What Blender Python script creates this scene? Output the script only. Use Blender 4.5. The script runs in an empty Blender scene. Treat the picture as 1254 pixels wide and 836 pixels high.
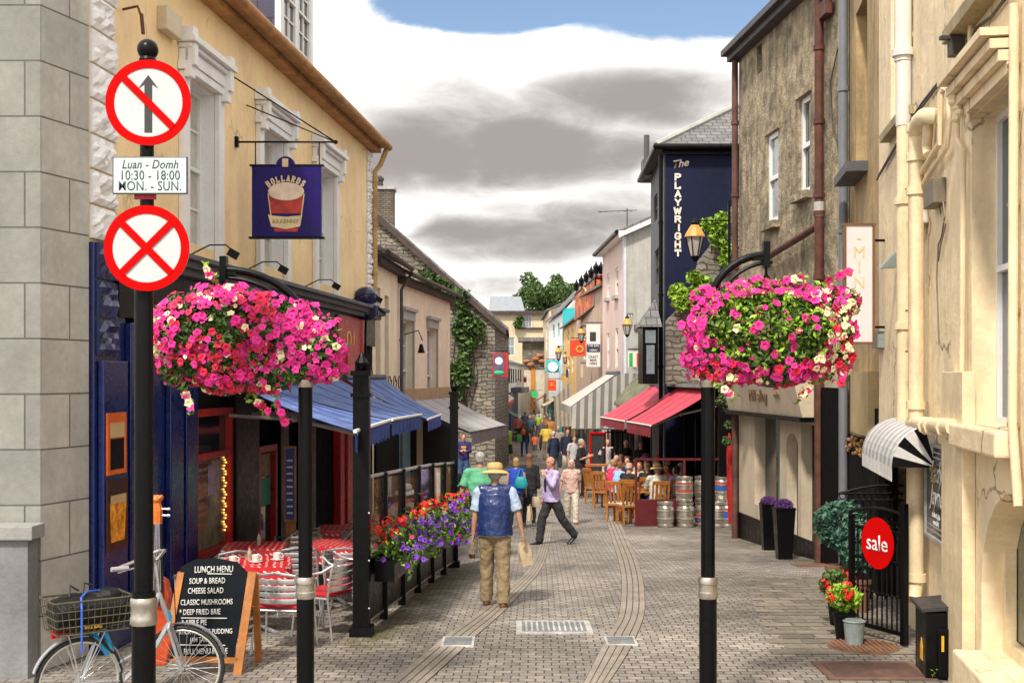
import bpy, bmesh, math, random
from mathutils import Vector, Matrix, Euler
R = math.radians
rnd = random.Random(7)
C = bpy.context.scene.collection
scene = bpy.context.scene

# ------------------------------------------------------------------ camera
F, CX, HY, CZ = 1500.0, 627.0, 460.0, 2.75
cam_d = bpy.data.cameras.new("camera"); cam = bpy.data.objects.new("camera", cam_d); C.objects.link(cam)
cam.location = (0, 0, CZ); cam.rotation_euler = (R(90), 0, 0)
cam_d.sensor_width = 36; cam_d.lens = F / 1254 * 36; cam_d.shift_y = 42 / 1254
cam_d.clip_start = 0.1; cam_d.clip_end = 5000
scene.camera = cam

# ------------------------------------------------------------------ world: sky with broken cloud
SUN_EL, SUN_ROT = R(50), R(202)
w = bpy.data.worlds.new("World"); scene.world = w; w.use_nodes = True
nt = w.node_tree; N = nt.nodes; L = nt.links; N.clear()
def wn(t, **k):
    n = N.new(t)
    for a, b in k.items(): setattr(n, a, b)
    return n
def wmath(op, a, b=None, c=None, clamp=False):
    n = wn('ShaderNodeMath', operation=op, use_clamp=clamp)
    for i, x in enumerate((a, b, c)):
        if x is None: continue
        if hasattr(x, 'is_linked') or hasattr(x, 'links'): L.new(x, n.inputs[i])
        else: n.inputs[i].default_value = x
    return n.outputs[0]
sky = wn('ShaderNodeTexSky', sky_type='NISHITA'); sky.sun_disc = False
sky.sun_elevation = SUN_EL; sky.sun_rotation = SUN_ROT; sky.air_density = 1.0; sky.dust_density = 0.6
bg1 = wn('ShaderNodeBackground'); bg1.inputs[1].default_value = 0.10
L.new(sky.outputs[0], bg1.inputs[0])
tc = wn('ShaderNodeTexCoord'); sep = wn('ShaderNodeSeparateXYZ'); L.new(tc.outputs['Generated'], sep.inputs[0])
zc = wmath('ADD', wmath('MAXIMUM', sep.outputs[2], 0.0), 0.30)
u_ = wmath('DIVIDE', sep.outputs[0], zc); v_ = wmath('DIVIDE', sep.outputs[1], zc)
cmb = wn('ShaderNodeCombineXYZ'); L.new(u_, cmb.inputs[0]); L.new(v_, cmb.inputs[1])
def noise(scale, detail, rough, dist, off):
    m = wn('ShaderNodeMapping'); m.inputs['Location'].default_value = off; m.inputs['Scale'].default_value = (1, 1.15, 1); L.new(cmb.outputs[0], m.inputs[0])
    n = wn('ShaderNodeTexNoise'); n.inputs['Scale'].default_value = scale; n.inputs['Detail'].default_value = detail
    n.inputs['Roughness'].default_value = rough; n.inputs['Distortion'].default_value = dist
    L.new(m.outputs[0], n.inputs['Vector']); return n.outputs[0]
n1 = noise(2.6, 9, .50, .2, (3.1, 7.7, 0)); n2 = noise(4.2, 10, .62, .5, (1.3, 2.2, 0)); n3 = noise(9, 8, .62, .6, (5, 1, 0))
# broad cloud masses, given as directions (tan azimuth, tan elevation, half widths)
yy = wmath('MAXIMUM', sep.outputs[1], 0.05)
ta = wmath('DIVIDE', sep.outputs[0], yy); te = wmath('DIVIDE', sep.outputs[2], yy)
def blob(a, e, ra, re, amp):
    da = wmath('DIVIDE', wmath('SUBTRACT', ta, a), ra); de = wmath('DIVIDE', wmath('SUBTRACT', te, e), re)
    d = wmath('ADD', wmath('MULTIPLY', da, da), wmath('MULTIPLY', de, de))
    return wmath('MULTIPLY', wmath('SUBTRACT', 1.0, d, clamp=True), amp)
dark = None
for b in ((-.04, .208, .21, .060, 1.05), (.03, .170, .11, .042, .9), (.12, .228, .12, .028, 1.0), (-.10, .17, .07, .05, .7), (.14, .19, .06, .03, .6),
          (.03, .115, .12, .030, 1.2), (.085, .135, .07, .018, .6), (-.07, .12, .06, .018, .6), (-.02, .070, .06, .014, .8), (-.1, .275, .2, .03, -1.3), (-.11,.13,.05,.02,-1.),(.13,.165,.035,.02,-.8)):
    x = blob(*b); dark = x if dark is None else wmath('ADD', dark, x)
north = wmath('GREATER_THAN', sep.outputs[1], 0.3)
dark = wmath('MULTIPLY', dark, north)
dk = wmath('ADD', wmath('ADD', wmath('MULTIPLY', dark, 1.25), wmath('MULTIPLY', wmath('SUBTRACT', n1, .5), 2.7)), wmath('MULTIPLY', wmath('SUBTRACT', n3, .5), 1.1))
mr = wn('ShaderNodeMapRange', interpolation_type='SMOOTHSTEP'); L.new(dk, mr.inputs[0]); mr.inputs[1].default_value = -.42; mr.inputs[2].default_value = 1.75
cr = wn('ShaderNodeMixRGB'); L.new(mr.outputs[0], cr.inputs[0])
cr.inputs[1].default_value = (.98, .955, .92, 1); cr.inputs[2].default_value = (.25, .228, .215, 1)
bg2 = wn('ShaderNodeBackground'); L.new(cr.outputs[0], bg2.inputs[0]); bg2.inputs[1].default_value = 1.12
# blue gap
gap = None
for b in ((.085, .306, .22, .040, 1.35), (-.04, .300, .10, .026, 1.15), (.17, .300, .10, .036, 1.0), (.09, .45, .5, .14, .9)):
    x = blob(*b); gap = x if gap is None else wmath('ADD', gap, x)
gap = wmath('MULTIPLY', gap, north)
gp = wmath('ADD', gap, wmath('MULTIPLY', wmath('MULTIPLY', gap, 3.0, clamp=True), wmath('ADD', wmath('MULTIPLY', wmath('SUBTRACT', n2, .52), 2.0), wmath('MULTIPLY', wmath('SUBTRACT', n3, .5), 1.2))))
mr2 = wn('ShaderNodeMapRange', interpolation_type='SMOOTHSTEP'); L.new(gp, mr2.inputs[0]); mr2.inputs[1].default_value = .25; mr2.inputs[2].default_value = 1.0
mx = wn('ShaderNodeMixShader'); L.new(mr2.outputs[0], mx.inputs[0]); L.new(bg2.outputs[0], mx.inputs[1]); L.new(bg1.outputs[0], mx.inputs[2])
out = wn('ShaderNodeOutputWorld'); L.new(mx.outputs[0], out.inputs[0])

sl = bpy.data.lights.new("sun", 'SUN'); sl.energy = 3.1; sl.angle = R(6); sl.color = (1, .93, .82)
so = bpy.data.objects.new("sun", sl); C.objects.link(so)
# the sky's sun_rotation 0 is +Y, turning clockwise seen from above
sd = Vector((math.sin(SUN_ROT) * math.cos(SUN_EL), math.cos(SUN_ROT) * math.cos(SUN_EL), math.sin(SUN_EL)))
so.rotation_euler = (-sd).to_track_quat('-Z', 'Y').to_euler()
vs = scene.view_settings
vs.view_transform = 'Standard'; vs.look = 'None'; vs.gamma = 1; vs.use_curve_mapping = False; vs.exposure = 0.60
scene.display_settings.display_device = 'sRGB'
scene.render.engine = 'CYCLES'
scene.cycles.max_bounces = 6; scene.cycles.diffuse_bounces = 3; scene.cycles.glossy_bounces = 3
scene.cycles.transmission_bounces = 4; scene.cycles.transparent_max_bounces = 8
scene.cycles.use_denoising = True
scene.cycles.sample_clamp_indirect = 4

# ------------------------------------------------------------------ ground profile and pixel geometry
PROF = [(-60, 2.4), (0, 2.62), (8, 2.68), (13, 2.74), (17, 2.9), (24, 3.3), (30, 3.58), (40, 3.75), (60, 3.95), (100, 4.6), (140, 5.0), (400, 5.4), (3000, 6)]
def H(Y):
    for (a, ha), (b, hb) in zip(PROF, PROF[1:]):
        if Y <= b: return ha + (hb - ha) * (Y - a) / (b - a)
    return PROF[-1][1]
def gz(Y): return CZ - H(Y)
def P(px, py, Y): return Vector(((px - CX) / F * Y, Y, CZ + (HY - py) / F * Y))
def X(px, Y): return (px - CX) / F * Y
def GP(px, py):
    lo, hi = 5.0, 200.0
    for _ in range(50):
        m = (lo + hi) / 2
        if HY + H(m) * F / m > py: lo = m
        else: hi = m
    return Vector(((px - CX) / F * lo, lo, gz(lo)))

# ------------------------------------------------------------------ materials
MC = {}
def mk(name, col, rough=.6, metal=0, var=.18, scale=2.5, bump=.0, bscale=30, streak=0.0, streakcol=None, island=0.0, spec=.5,
       brick=None, axis='xz', emit=0, trans=0, coat=0, grime=0.0, checks=None, crack=0.0):
    """procedural surface: colour noise, optional masonry, streaks of weathering, per-piece variation"""
    if name in MC: return MC[name]
    m = bpy.data.materials.new(name); m.use_nodes = True; MC[name] = m
    t = m.node_tree; n = t.nodes; l = t.links
    b = n['Principled BSDF']; b.inputs['Roughness'].default_value = rough; b.inputs['Metallic'].default_value = metal
    b.inputs['Specular IOR Level'].default_value = spec
    if coat: b.inputs['Coat Weight'].default_value = coat; b.inputs['Coat Roughness'].default_value = .15
    if trans: b.inputs['Transmission Weight'].default_value = trans
    c = (*col, 1)
    def mix(fac, a, bb, bt='MIX'):
        x = n.new('ShaderNodeMixRGB'); x.blend_type = bt
        for i, q in enumerate((fac, a, bb)):
            if hasattr(q, 'links'): l.new(q, x.inputs[i])
            else: x.inputs[i].default_value = q
        return x.outputs[0]
    tcn = n.new('ShaderNodeTexCoord'); obj = tcn.outputs['Object']
    def nz(sc, det=5, rg=.6, vec=None, dist=0):
        x = n.new('ShaderNodeTexNoise'); x.inputs['Scale'].default_value = sc; x.inputs['Detail'].default_value = det
        x.inputs['Roughness'].default_value = rg; x.inputs['Distortion'].default_value = dist; l.new(vec or obj, x.inputs['Vector']); return x.outputs[0]
    def rng(s, a, bb, c0=0, d=1):
        x = n.new('ShaderNodeMapRange'); l.new(s, x.inputs[0]); x.inputs[1].default_value = a; x.inputs[2].default_value = bb
        x.inputs[3].default_value = c0; x.inputs[4].default_value = d; return x.outputs[0]
    base = c; hgt = None
    if brick:
        bw, bh, mort, c2, cm = brick[:5]; sq = brick[5] if len(brick) > 5 else 0.0
        sp = n.new('ShaderNodeSeparateXYZ'); l.new(obj, sp.inputs[0]); cb = n.new('ShaderNodeCombineXYZ')
        l.new(sp.outputs[{'x': 0, 'y': 1, 'z': 2}[axis[0]]], cb.inputs[0]); l.new(sp.outputs[{'x': 0, 'y': 1, 'z': 2}[axis[1]]], cb.inputs[1])
        vec = cb.outputs[0]
        if sq:
            wob = n.new('ShaderNodeTexNoise'); wob.inputs['Scale'].default_value = 3.0; wob.inputs['Detail'].default_value = 3; l.new(vec, wob.inputs['Vector'])
            va = n.new('ShaderNodeVectorMath'); va.operation = 'MULTIPLY_ADD'; l.new(wob.outputs['Color'], va.inputs[0]); va.inputs[1].default_value = (sq, sq, 0); l.new(vec, va.inputs[2]); vec = va.outputs[0]
        br = n.new('ShaderNodeTexBrick'); br.inputs['Scale'].default_value = 1; br.inputs['Brick Width'].default_value = bw
        br.inputs['Row Height'].default_value = bh; br.inputs['Mortar Size'].default_value = mort; br.inputs['Mortar Smooth'].default_value = .25
        br.inputs['Color1'].default_value = c; br.inputs['Color2'].default_value = (*c2, 1); br.inputs['Mortar'].default_value = (*cm, 1); br.inputs['Bias'].default_value = 0
        l.new(vec, br.inputs['Vector']); base = br.outputs[0]; hgt = rng(br.outputs[1], 0, 1, 1, 0)
    if var:
        f = rng(nz(scale, 6, .62), .3, .7); g = nz(scale * 9, 4, .6)
        dk = tuple(x * (1 - var) for x in (1, 1, 1)); lt = tuple(x * (1 + var * .8) for x in (1, 1, 1))
        base = mix(1.0, base, mix(f, (*dk, 1), (*lt, 1)), 'MULTIPLY')
        base = mix(1.0, base, mix(rng(g, .3, .7), (1 - var * .5,) * 3 + (1,), (1 + var * .35,) * 3 + (1,)), 'MULTIPLY')
    if island:
        ge = n.new('ShaderNodeNewGeometry')
        base = mix(1.0, base, mix(ge.outputs['Random Per Island'], (1 - island,) * 3 + (1,), (1 + island,) * 3 + (1,)), 'MULTIPLY')
    if streak:
        mp = n.new('ShaderNodeMapping'); mp.inputs['Scale'].default_value = (2.2, 2.2, .22); l.new(obj, mp.inputs[0])
        s = rng(nz(2.2, 7, .65, mp.outputs[0], .4), .50, .72)
        s2 = n.new('ShaderNodeMath'); s2.operation = 'MULTIPLY'; l.new(s, s2.inputs[0]); s2.inputs[1].default_value = streak
        base = mix(s2.outputs[0], base, (*(streakcol or (.12, .10, .08)), 1))
    if grime:
        s = rng(nz(.9, 8, .7, None, .8), .5, .66); s2 = n.new('ShaderNodeMath'); s2.operation = 'MULTIPLY'; l.new(s, s2.inputs[0]); s2.inputs[1].default_value = grime
        base = mix(s2.outputs[0], base, (.07, .06, .04, 1))
    if crack:
        vo = n.new('ShaderNodeTexVoronoi'); vo.feature = 'DISTANCE_TO_EDGE'; vo.inputs['Scale'].default_value = .55
        wv = n.new('ShaderNodeVectorMath'); wv.operation = 'MULTIPLY_ADD'; wn_ = n.new('ShaderNodeTexNoise'); wn_.inputs['Scale'].default_value = 4; wn_.inputs['Detail'].default_value = 6; l.new(obj, wn_.inputs['Vector'])
        l.new(wn_.outputs['Color'], wv.inputs[0]); wv.inputs[1].default_value = (.35, .35, .35); l.new(obj, wv.inputs[2]); l.new(wv.outputs[0], vo.inputs['Vector'])
        s = rng(vo.outputs['Distance'], .004, .012, 1, 0); g2 = rng(nz(.8, 4), .48, .56); s2 = n.new('ShaderNodeMath'); s2.operation = 'MULTIPLY'; l.new(s, s2.inputs[0]); l.new(g2, s2.inputs[1])
        s3 = n.new('ShaderNodeMath'); s3.operation = 'MULTIPLY'; l.new(s2.outputs[0], s3.inputs[0]); s3.inputs[1].default_value = crack; base = mix(s3.outputs[0], base, (.16, .11, .07, 1))
        pt = rng(nz(.7, 2, .4, None, 1.2), .60, .62, 0, .35); base = mix(pt, base, tuple(min(q * 1.12, .9) for q in col) + (1,))
    if checks:
        sz, cc, wd = checks
        sp = n.new('ShaderNodeSeparateXYZ'); l.new(obj, sp.inputs[0])
        for ax in (0, 2):
            md = n.new('ShaderNodeMath'); md.operation = 'PINGPONG'; l.new(sp.outputs[ax], md.inputs[0]); md.inputs[1].default_value = sz / 2
            cp = n.new('ShaderNodeMath'); cp.operation = 'LESS_THAN'; l.new(md.outputs[0], cp.inputs[0]); cp.inputs[1].default_value = wd
            m5 = n.new('ShaderNodeMath'); m5.operation = 'MULTIPLY'; l.new(cp.outputs[0], m5.inputs[0]); m5.inputs[1].default_value = .6
            base = mix(m5.outputs[0], base, (*cc, 1))
    if hasattr(base, 'links'): l.new(base, b.inputs['Base Color'])
    else: b.inputs['Base Color'].default_value = base
    if var or rough > .2:
        l.new(rng(nz(scale * 4, 3), .3, .7, max(rough - .1, .02), min(rough + .12, 1)), b.inputs['Roughness'])
    if bump:
        h = nz(bscale, 6, .65)
        if hgt is not None:
            a = n.new('ShaderNodeMath'); a.operation = 'MULTIPLY_ADD'; l.new(h, a.inputs[0]); a.inputs[1].default_value = .45; l.new(hgt, a.inputs[2]); h = a.outputs[0]
        bp = n.new('ShaderNodeBump'); bp.inputs['Strength'].default_value = min(bump, 1); bp.inputs['Distance'].default_value = .02 * max(1, bump); l.new(h, bp.inputs['Height']); l.new(bp.outputs[0], b.inputs['Normal'])
    if name == 'clear_windbreak': b.inputs['Alpha'].default_value = .22
    if emit: b.inputs['Emission Color'].default_value = c; b.inputs['Emission Strength'].default_value = emit
    return m

# ------------------------------------------------------------------ frames and mesh builder
class Fr:
    """a wall frame: u along the wall, v out of it, w = height (world z)"""
    def __init__(s, A, B, toward=(0, None)):
        s.o = Vector((A[0], A[1], 0)); d = Vector((B[0] - A[0], B[1] - A[1], 0)); s.L = d.length; s.u = d / s.L
        n = Vector((s.u.y, -s.u.x, 0))
        mid = s.o + d / 2; t = Vector((toward[0], toward[1] if toward[1] is not None else mid.y, 0)) - mid
        s.v = n if n.dot(t) > 0 else -n; s.w = Vector((0, 0, 1))
    def p(s, u, v, w): return s.o + s.u * u + s.v * v + s.w * w
    def uw(s, px, py=HY, off=0.0):
        d = Vector(((px - CX) / F, 1, (HY - py) / F)); o = Vector((0, 0, CZ)); q = s.o + s.v * off
        t = (q - o).dot(s.v) / d.dot(s.v); h = o + d * t
        return (h - s.o).dot(s.u), h.z
    def U(s, px, off=0.0): return s.uw(px, HY, off)[0]

def ldir(a, b):
    return (Vector(b) - Vector(a)).normalized()

class MB:
    def __init__(s): s.v = []; s.f = []; s.mi = []
    def add(s, vs, fs, mi=0):
        k = len(s.v); s.v.extend([Vector(x) for x in vs]); s.f.extend([tuple(i + k for i in f) for f in fs]); s.mi.extend([mi] * len(fs)); return s
    def quad(s, a, b, c, d, mi=0): return s.add((a, b, c, d), ((0, 1, 2, 3),), mi)
    def hexa(s, p, mi=0): return s.add(p, ((0, 3, 2, 1), (4, 5, 6, 7), (0, 1, 5, 4), (1, 2, 6, 5), (2, 3, 7, 6), (3, 0, 4, 7)), mi)
    def fbox(s, fr, u0, u1, v0, v1, w0, w1, mi=0):
        return s.hexa([fr.p(u, v, w) for w in (w0, w1) for u, v in ((u0, v0), (u1, v0), (u1, v1), (u0, v1))], mi)
    def box(s, c, sz, rot=None, mi=0):
        M = rot if isinstance(rot, Matrix) else (Euler(rot).to_matrix() if rot else Matrix.Identity(3)); c = Vector(c)
        a, b, d = [x / 2 for x in sz]
        return s.hexa([c + M @ Vector((x, y, z)) for z in (-d, d) for x, y in ((-a, -b), (a, -b), (a, b), (-a, b))], mi)
    def tube(s, pts, r, n=8, mi=0, cap=True, closed=False):
        pts = [Vector(p) for p in pts]; m = len(pts); rr = r if isinstance(r, (list, tuple)) else [r] * m
        up = None; vs = []; fs = []
        for i, p in enumerate(pts):
            if closed: t = (pts[(i + 1) % m] - pts[i - 1])
            else: t = pts[min(i + 1, m - 1)] - pts[max(i - 1, 0)]
            t = t.normalized() if t.length > 1e-9 else Vector((0, 0, 1))
            if up is None:
                up = Vector((0, 0, 1)) if abs(t.z) < .9 else Vector((1, 0, 0))
            a = t.cross(up)
            if a.length < 1e-6: a = t.cross(Vector((0, 1, 0)))
            a.normalize(); b = a.cross(t).normalized(); up = b
            for k in range(n):
                q = 2 * math.pi * k / n; vs.append(p + a * math.cos(q) * rr[i] + b * math.sin(q) * rr[i])
        rg = m if closed else m - 1
        for i in range(rg):
            for k in range(n):
                j = (i + 1) % m; k2 = (k + 1) % n; fs.append((i * n + k, i * n + k2, j * n + k2, j * n + k))
        if cap and not closed: fs.append(tuple(range(n))[::-1]); fs.append(tuple((m - 1) * n + k for k in range(n)))
        return s.add(vs, fs, mi)
    def loft(s, rings, mi=0, cap=True):
        """rings: list of (centre, a-vector, b-vector)"""
        n = 14; vs = []; fs = []
        for c, a, b in rings:
            for k in range(n):
                q = 2 * math.pi * k / n; vs.append(Vector(c) + Vector(a) * math.cos(q) + Vector(b) * math.sin(q))
        for i in range(len(rings) - 1):
            for k in range(n):
                k2 = (k + 1) % n; fs.append((i * n + k, i * n + k2, (i + 1) * n + k2, (i + 1) * n + k))
        if cap: fs.append(tuple(range(n))[::-1]); fs.append(tuple((len(rings) - 1) * n + k for k in range(n)))
        return s.add(vs, fs, mi)
    def lathe(s, prof, c=(0, 0, 0), n=20, mi=0, M=None):
        c = Vector(c); vs = []; fs = []
        for r, z in prof:
            for k in range(n):
                q = 2 * math.pi * k / n; v = Vector((r * math.cos(q), r * math.sin(q), z)); vs.append(c + (M @ v if M else v))
        for i in range(len(prof) - 1):
            for k in range(n):
                k2 = (k + 1) % n; fs.append((i * n + k, i * n + k2, (i + 1) * n + k2, (i + 1) * n + k))
        fs.append(tuple(range(n))[::-1]); fs.append(tuple((len(prof) - 1) * n + k for k in range(n)))
        return s.add(vs, fs, mi)
    def ell(s, c, r, M=None, nu=14, nv=9, mi=0):
        pr = [(math.sin(math.pi * i / nv), -math.cos(math.pi * i / nv)) for i in range(nv + 1)]
        pr[0] = (.02, -1); pr[-1] = (.02, 1)
        D = Matrix.Diagonal(Vector(r)); return s.lathe([(a, b) for a, b in pr], c, nu, mi, (M @ D) if M else D)
    def prism(s, poly, d, mi=0):
        """poly: list of 3D points (planar), extruded by vector d"""
        n = len(poly); d = Vector(d); poly = [Vector(p) for p in poly]
        return s.add(poly + [p + d for p in poly], [tuple(range(n))[::-1], tuple(range(n, 2 * n))] + [(i, (i + 1) % n, (i + 1) % n + n, i + n) for i in range(n)], mi)
    def build(s, name, mat, parent=None, smooth=False, bevel=0, **tags):
        me = bpy.data.meshes.new(name)
        inv = mw(parent).inverted() if parent else None
        vs = [tuple(inv @ v) for v in s.v] if inv else [tuple(v) for v in s.v]
        me.from_pydata(vs, [], s.f); me.update()
        mats = mat if isinstance(mat, (list, tuple)) else [mat]
        for m in mats: me.materials.append(m)
        if len(mats) > 1: me.polygons.foreach_set('material_index', s.mi)
        bm = bmesh.new(); bm.from_mesh(me); bmesh.ops.recalc_face_normals(bm, faces=bm.faces)
        if bevel:
            es = [e for e in bm.edges if len(e.link_faces) == 2 and e.calc_face_angle(0) > .6]
            bmesh.ops.bevel(bm, geom=es, offset=bevel, segments=2, profile=.6, affect='EDGES')
        bm.to_mesh(me); bm.free()
        if smooth:
            me.polygons.foreach_set('use_smooth', [True] * len(me.polygons)); me.set_sharp_from_angle(angle=R(42))
        o = bpy.data.objects.new(name, me); C.objects.link(o)
        if parent: o.parent = parent
        for k, v in tags.items(): o[k] = v
        return o
def each(mb, name, mat, parent, **k):
    """one object per connected piece"""
    p = list(range(len(mb.v)))
    def f(x):
        while p[x] != x: p[x] = p[p[x]]; x = p[x]
        return x
    for fc in mb.f:
        for i in fc[1:]: p[f(i)] = f(fc[0])
    g = {}
    for fc, mi in zip(mb.f, mb.mi): g.setdefault(f(fc[0]), []).append((fc, mi))
    out = []
    for fs in g.values():
        ids = sorted({i for fc, _ in fs for i in fc}); r = {v: n for n, v in enumerate(ids)}; m = MB()
        m.v = [mb.v[i] for i in ids]; m.f = [tuple(r[i] for i in fc) for fc, _ in fs]; m.mi = [mi for _, mi in fs]; out.append(m.build(name, mat, parent, **k))
    return out
def mw(o):
    m = Matrix.LocRotScale(o.location, o.rotation_euler, o.scale)
    return mw(o.parent) @ m if o.parent else m

def thing(name, label, cat, loc=(0, 0, 0), rz=0, group=None):
    o = bpy.data.objects.new(name, None); C.objects.link(o); o.location = loc; o.rotation_euler = (0, 0, rz)
    o.empty_display_size = .2; o['label'] = label; o['category'] = cat
    if group: o['group'] = group
    return o
KIDS = {}
def kids(o): return [c for c in C.objects if c.parent == o]
def dup(root, loc, rz=0, label=None, scale=None):
    def cp(o, par):
        c = o.copy(); C.objects.link(c)
        if par: c.parent = par
        for k in kidmap.get(o.name, []): cp(k, c)
        return c
    kidmap = {}
    for o in C.objects:
        if o.parent: kidmap.setdefault(o.parent.name, []).append(o)
    r = cp(root, None); r.location = loc; r.rotation_euler = (0, 0, rz)
    if scale: r.scale = (scale,) * 3
    if label: r['label'] = label
    return r

def text(s, mat, parent, o, right, up, size, name='lettering', depth=.004, bold=0.0, shear=0, align='CENTER', spacing=1.0, sx=1.0):
    cu = bpy.data.curves.new('t', 'FONT'); cu.body = s; cu.size = 1; cu.align_x = align; cu.align_y = 'CENTER'; cu.offset = bold
    cu.shear = shear; cu.space_character = spacing; cu.extrude = 0; cu.resolution_u = 3
    ob = bpy.data.objects.new('t', cu); C.objects.link(ob); dg = bpy.context.evaluated_depsgraph_get()
    me = bpy.data.meshes.new_from_object(ob.evaluated_get(dg)); bpy.data.objects.remove(ob); bpy.data.curves.remove(cu)
    right = Vector(right).normalized(); up = Vector(up).normalized(); nrm = right.cross(up); o = Vector(o)
    bm = bmesh.new(); bm.from_mesh(me); inv = mw(parent).inverted()
    for v in bm.verts: v.co = o + right * v.co.x * size * sx + up * v.co.y * size
    ex = bmesh.ops.extrude_face_region(bm, geom=list(bm.faces)); 
    for v in [g for g in ex['geom'] if isinstance(g, bmesh.types.BMVert)]: v.co += nrm * depth
    for v in bm.verts: v.co = inv @ v.co
    bmesh.ops.recalc_face_normals(bm, faces=bm.faces)
    me.materials.clear(); me.materials.append(mat); bm.to_mesh(me); bm.free(); me.name = name
    ob = bpy.data.objects.new(name, me); C.objects.link(ob); ob.parent = parent
    return ob

# stroke letters with slab serifs
GL = {
 'P': [[(0,0),(0,1)],[(0,1),(.38,1),(.55,.88),(.55,.62),(.38,.5),(0,.5)]], 'L': [[(0,1),(0,0),(.55,0),(.55,.18)]],
 'A': [[(0,0),(.3,1),(.6,0)],[(.12,.36),(.48,.36)]], 'Y': [[(0,1),(.3,.5),(.6,1)],[(.3,.5),(.3,0)]],
 'W': [[(0,1),(.18,0),(.38,.8),(.58,0),(.76,1)]], 'R': [[(0,0),(0,1)],[(0,1),(.38,1),(.55,.88),(.55,.65),(.38,.53),(0,.53)],[(.28,.53),(.58,0)]],
 'I': [[(.2,0),(.2,1)]], 'G': [[(.58,.78),(.45,1),(.15,1),(0,.75),(0,.25),(.15,0),(.45,0),(.58,.2),(.58,.45),(.34,.45)]],
 'H': [[(0,0),(0,1)],[(.55,0),(.55,1)],[(0,.5),(.55,.5)]], 'T': [[(.3,0),(.3,1)],[(0,.82),(0,1),(.6,1),(.6,.82)]],
 'B': [[(0,0),(0,1),(.38,1),(.52,.88),(.52,.64),(.38,.53),(0,.53)],[(.38,.53),(.57,.4),(.57,.13),(.4,0),(0,0)]],
 'O': [[(.15,0),(0,.25),(0,.75),(.15,1),(.42,1),(.57,.75),(.57,.25),(.42,0),(.15,0)]], 'D': [[(0,0),(0,1),(.35,1),(.55,.78),(.55,.22),(.35,0),(0,0)]],
 'S': [[(.52,.8),(.4,1),(.12,1),(0,.82),(.05,.62),(.5,.4),(.55,.18),(.42,0),(.12,0),(0,.2)]],
}
SER = {'P':[(0,0),(0,1)],'L':[(0,1),(0,0)],'A':[(0,0),(.6,0)],'Y':[(0,1),(.6,1),(.3,0)],'W':[(0,1),(.76,1)],'R':[(0,0),(0,1),(.58,0)],'I':[(.2,0),(.2,1)],
       'H':[(0,0),(0,1),(.55,0),(.55,1)],'T':[(.3,0)],'B':[],'G':[],'O':[],'D':[],'S':[]}
def slab_letter(mb, ch, o, right, up, size, th, depth=.01, wf=.75, wide=1.0):
    nrm = Vector(right).cross(Vector(up)); k = 0
    def Q(a): return Vector(o) + Vector(right) * a[0] * size * wf * wide + Vector(up) * a[1] * size
    for st in GL[ch]:
        for a, b in zip(st, st[1:]):
            A, B = Q(a), Q(b); d = (B - A).normalized(); sd_ = d.cross(nrm) * th / 2; k += 1; dz = nrm * (k * .0006)
            A = A - d * th * .4; B = B + d * th * .4
            mb.prism([A + sd_ + dz, B + sd_ + dz, B - sd_ + dz, A - sd_ + dz], nrm * depth)
    for a in SER[ch]:
        A = Q(a); k += 1; dz = nrm * (k * .0006); r = Vector(right) * size * .15; u = Vector(up) * th * .35
        mb.prism([A - r - u + dz, A + r - u + dz, A + r + u + dz, A - r + u + dz], nrm * depth)
# ------------------------------------------------------------------ palette
M_YEL = mk('yellow_render', (.92, .68, .38), .8, var=.10, scale=1.1, bump=.4, bscale=14, streak=.14, streakcol=(.50, .34, .18), grime=.12, crack=.4)
M_CREAM = mk('cream_render', (.80, .65, .43), .75, var=.13, scale=1.3, bump=.8, bscale=6, streak=.50, streakcol=(.50, .35, .19), grime=.16, crack=.8)
M_CREAMP = mk('cream_pipe_paint', (.75, .61, .39), .5, var=.16, scale=3, bump=.35, bscale=12, streak=.6, streakcol=(.40, .28, .15))
M_PALE = mk('pale_render', (.87, .72, .54), .85, var=.12, scale=.9, bump=.4, bscale=14, streak=.22, streakcol=(.40, .30, .20), grime=.12)
M_WHITE = mk('white_paint', (.82, .81, .81), .6, var=.08, scale=3, bump=.25, bscale=20, streak=.15, streakcol=(.4, .38, .34))
M_WHITEW = mk('white_window_paint', (.76, .76, .75), .45, var=.06)
M_ASHLAR = mk('grey_ashlar', (.22, .215, .20), .8, var=.22, scale=1.6, bump=.45, bscale=60, brick=(1.05, .51, .009, (.29, .28, .255), (.10, .095, .085)), axis='xz', streak=.22, streakcol=(.2, .19, .17))  # bank front: same stone with its shade put into a darker colour
M_ASHLAR2 = mk('pale_ashlar', (.43, .42, .395), .8, var=.20, scale=1.6, bump=.4, bscale=60, brick=(.80, .51, .009, (.53, .50, .45), (.13, .12, .11)), axis='yz', streak=.22, streakcol=(.26, .24, .2))  # bank corner: the lit copy of that stone, paler in colour
M_STONE = mk('rubble_stone', (.30, .26, .20), .9, var=.40, scale=1.6, bump=1.6, bscale=10, brick=(.42, .15, .018, (.16, .145, .12), (.07, .06, .05), .30), axis='xz', grime=.35)
M_STONEY = mk('rubble_stone_side', (.28, .25, .20), .9, var=.40, scale=1.6, bump=1.6, bscale=10, brick=(.42, .15, .018, (.15, .135, .11), (.06, .055, .045), .30), axis='yz', grime=.4)
M_ROUGH = mk('weathered_roughcast', (.37, .30, .20), .95, var=.62, scale=3.4, bump=2.6, bscale=12, streak=.8, streakcol=(.085, .07, .055), grime=.75)
M_BROWNR = mk('brown_stained_render', (.42, .29, .14), .85, var=.30, scale=1.2, bump=.6, bscale=9, streak=.8, streakcol=(.13, .09, .05), grime=.3)
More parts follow.
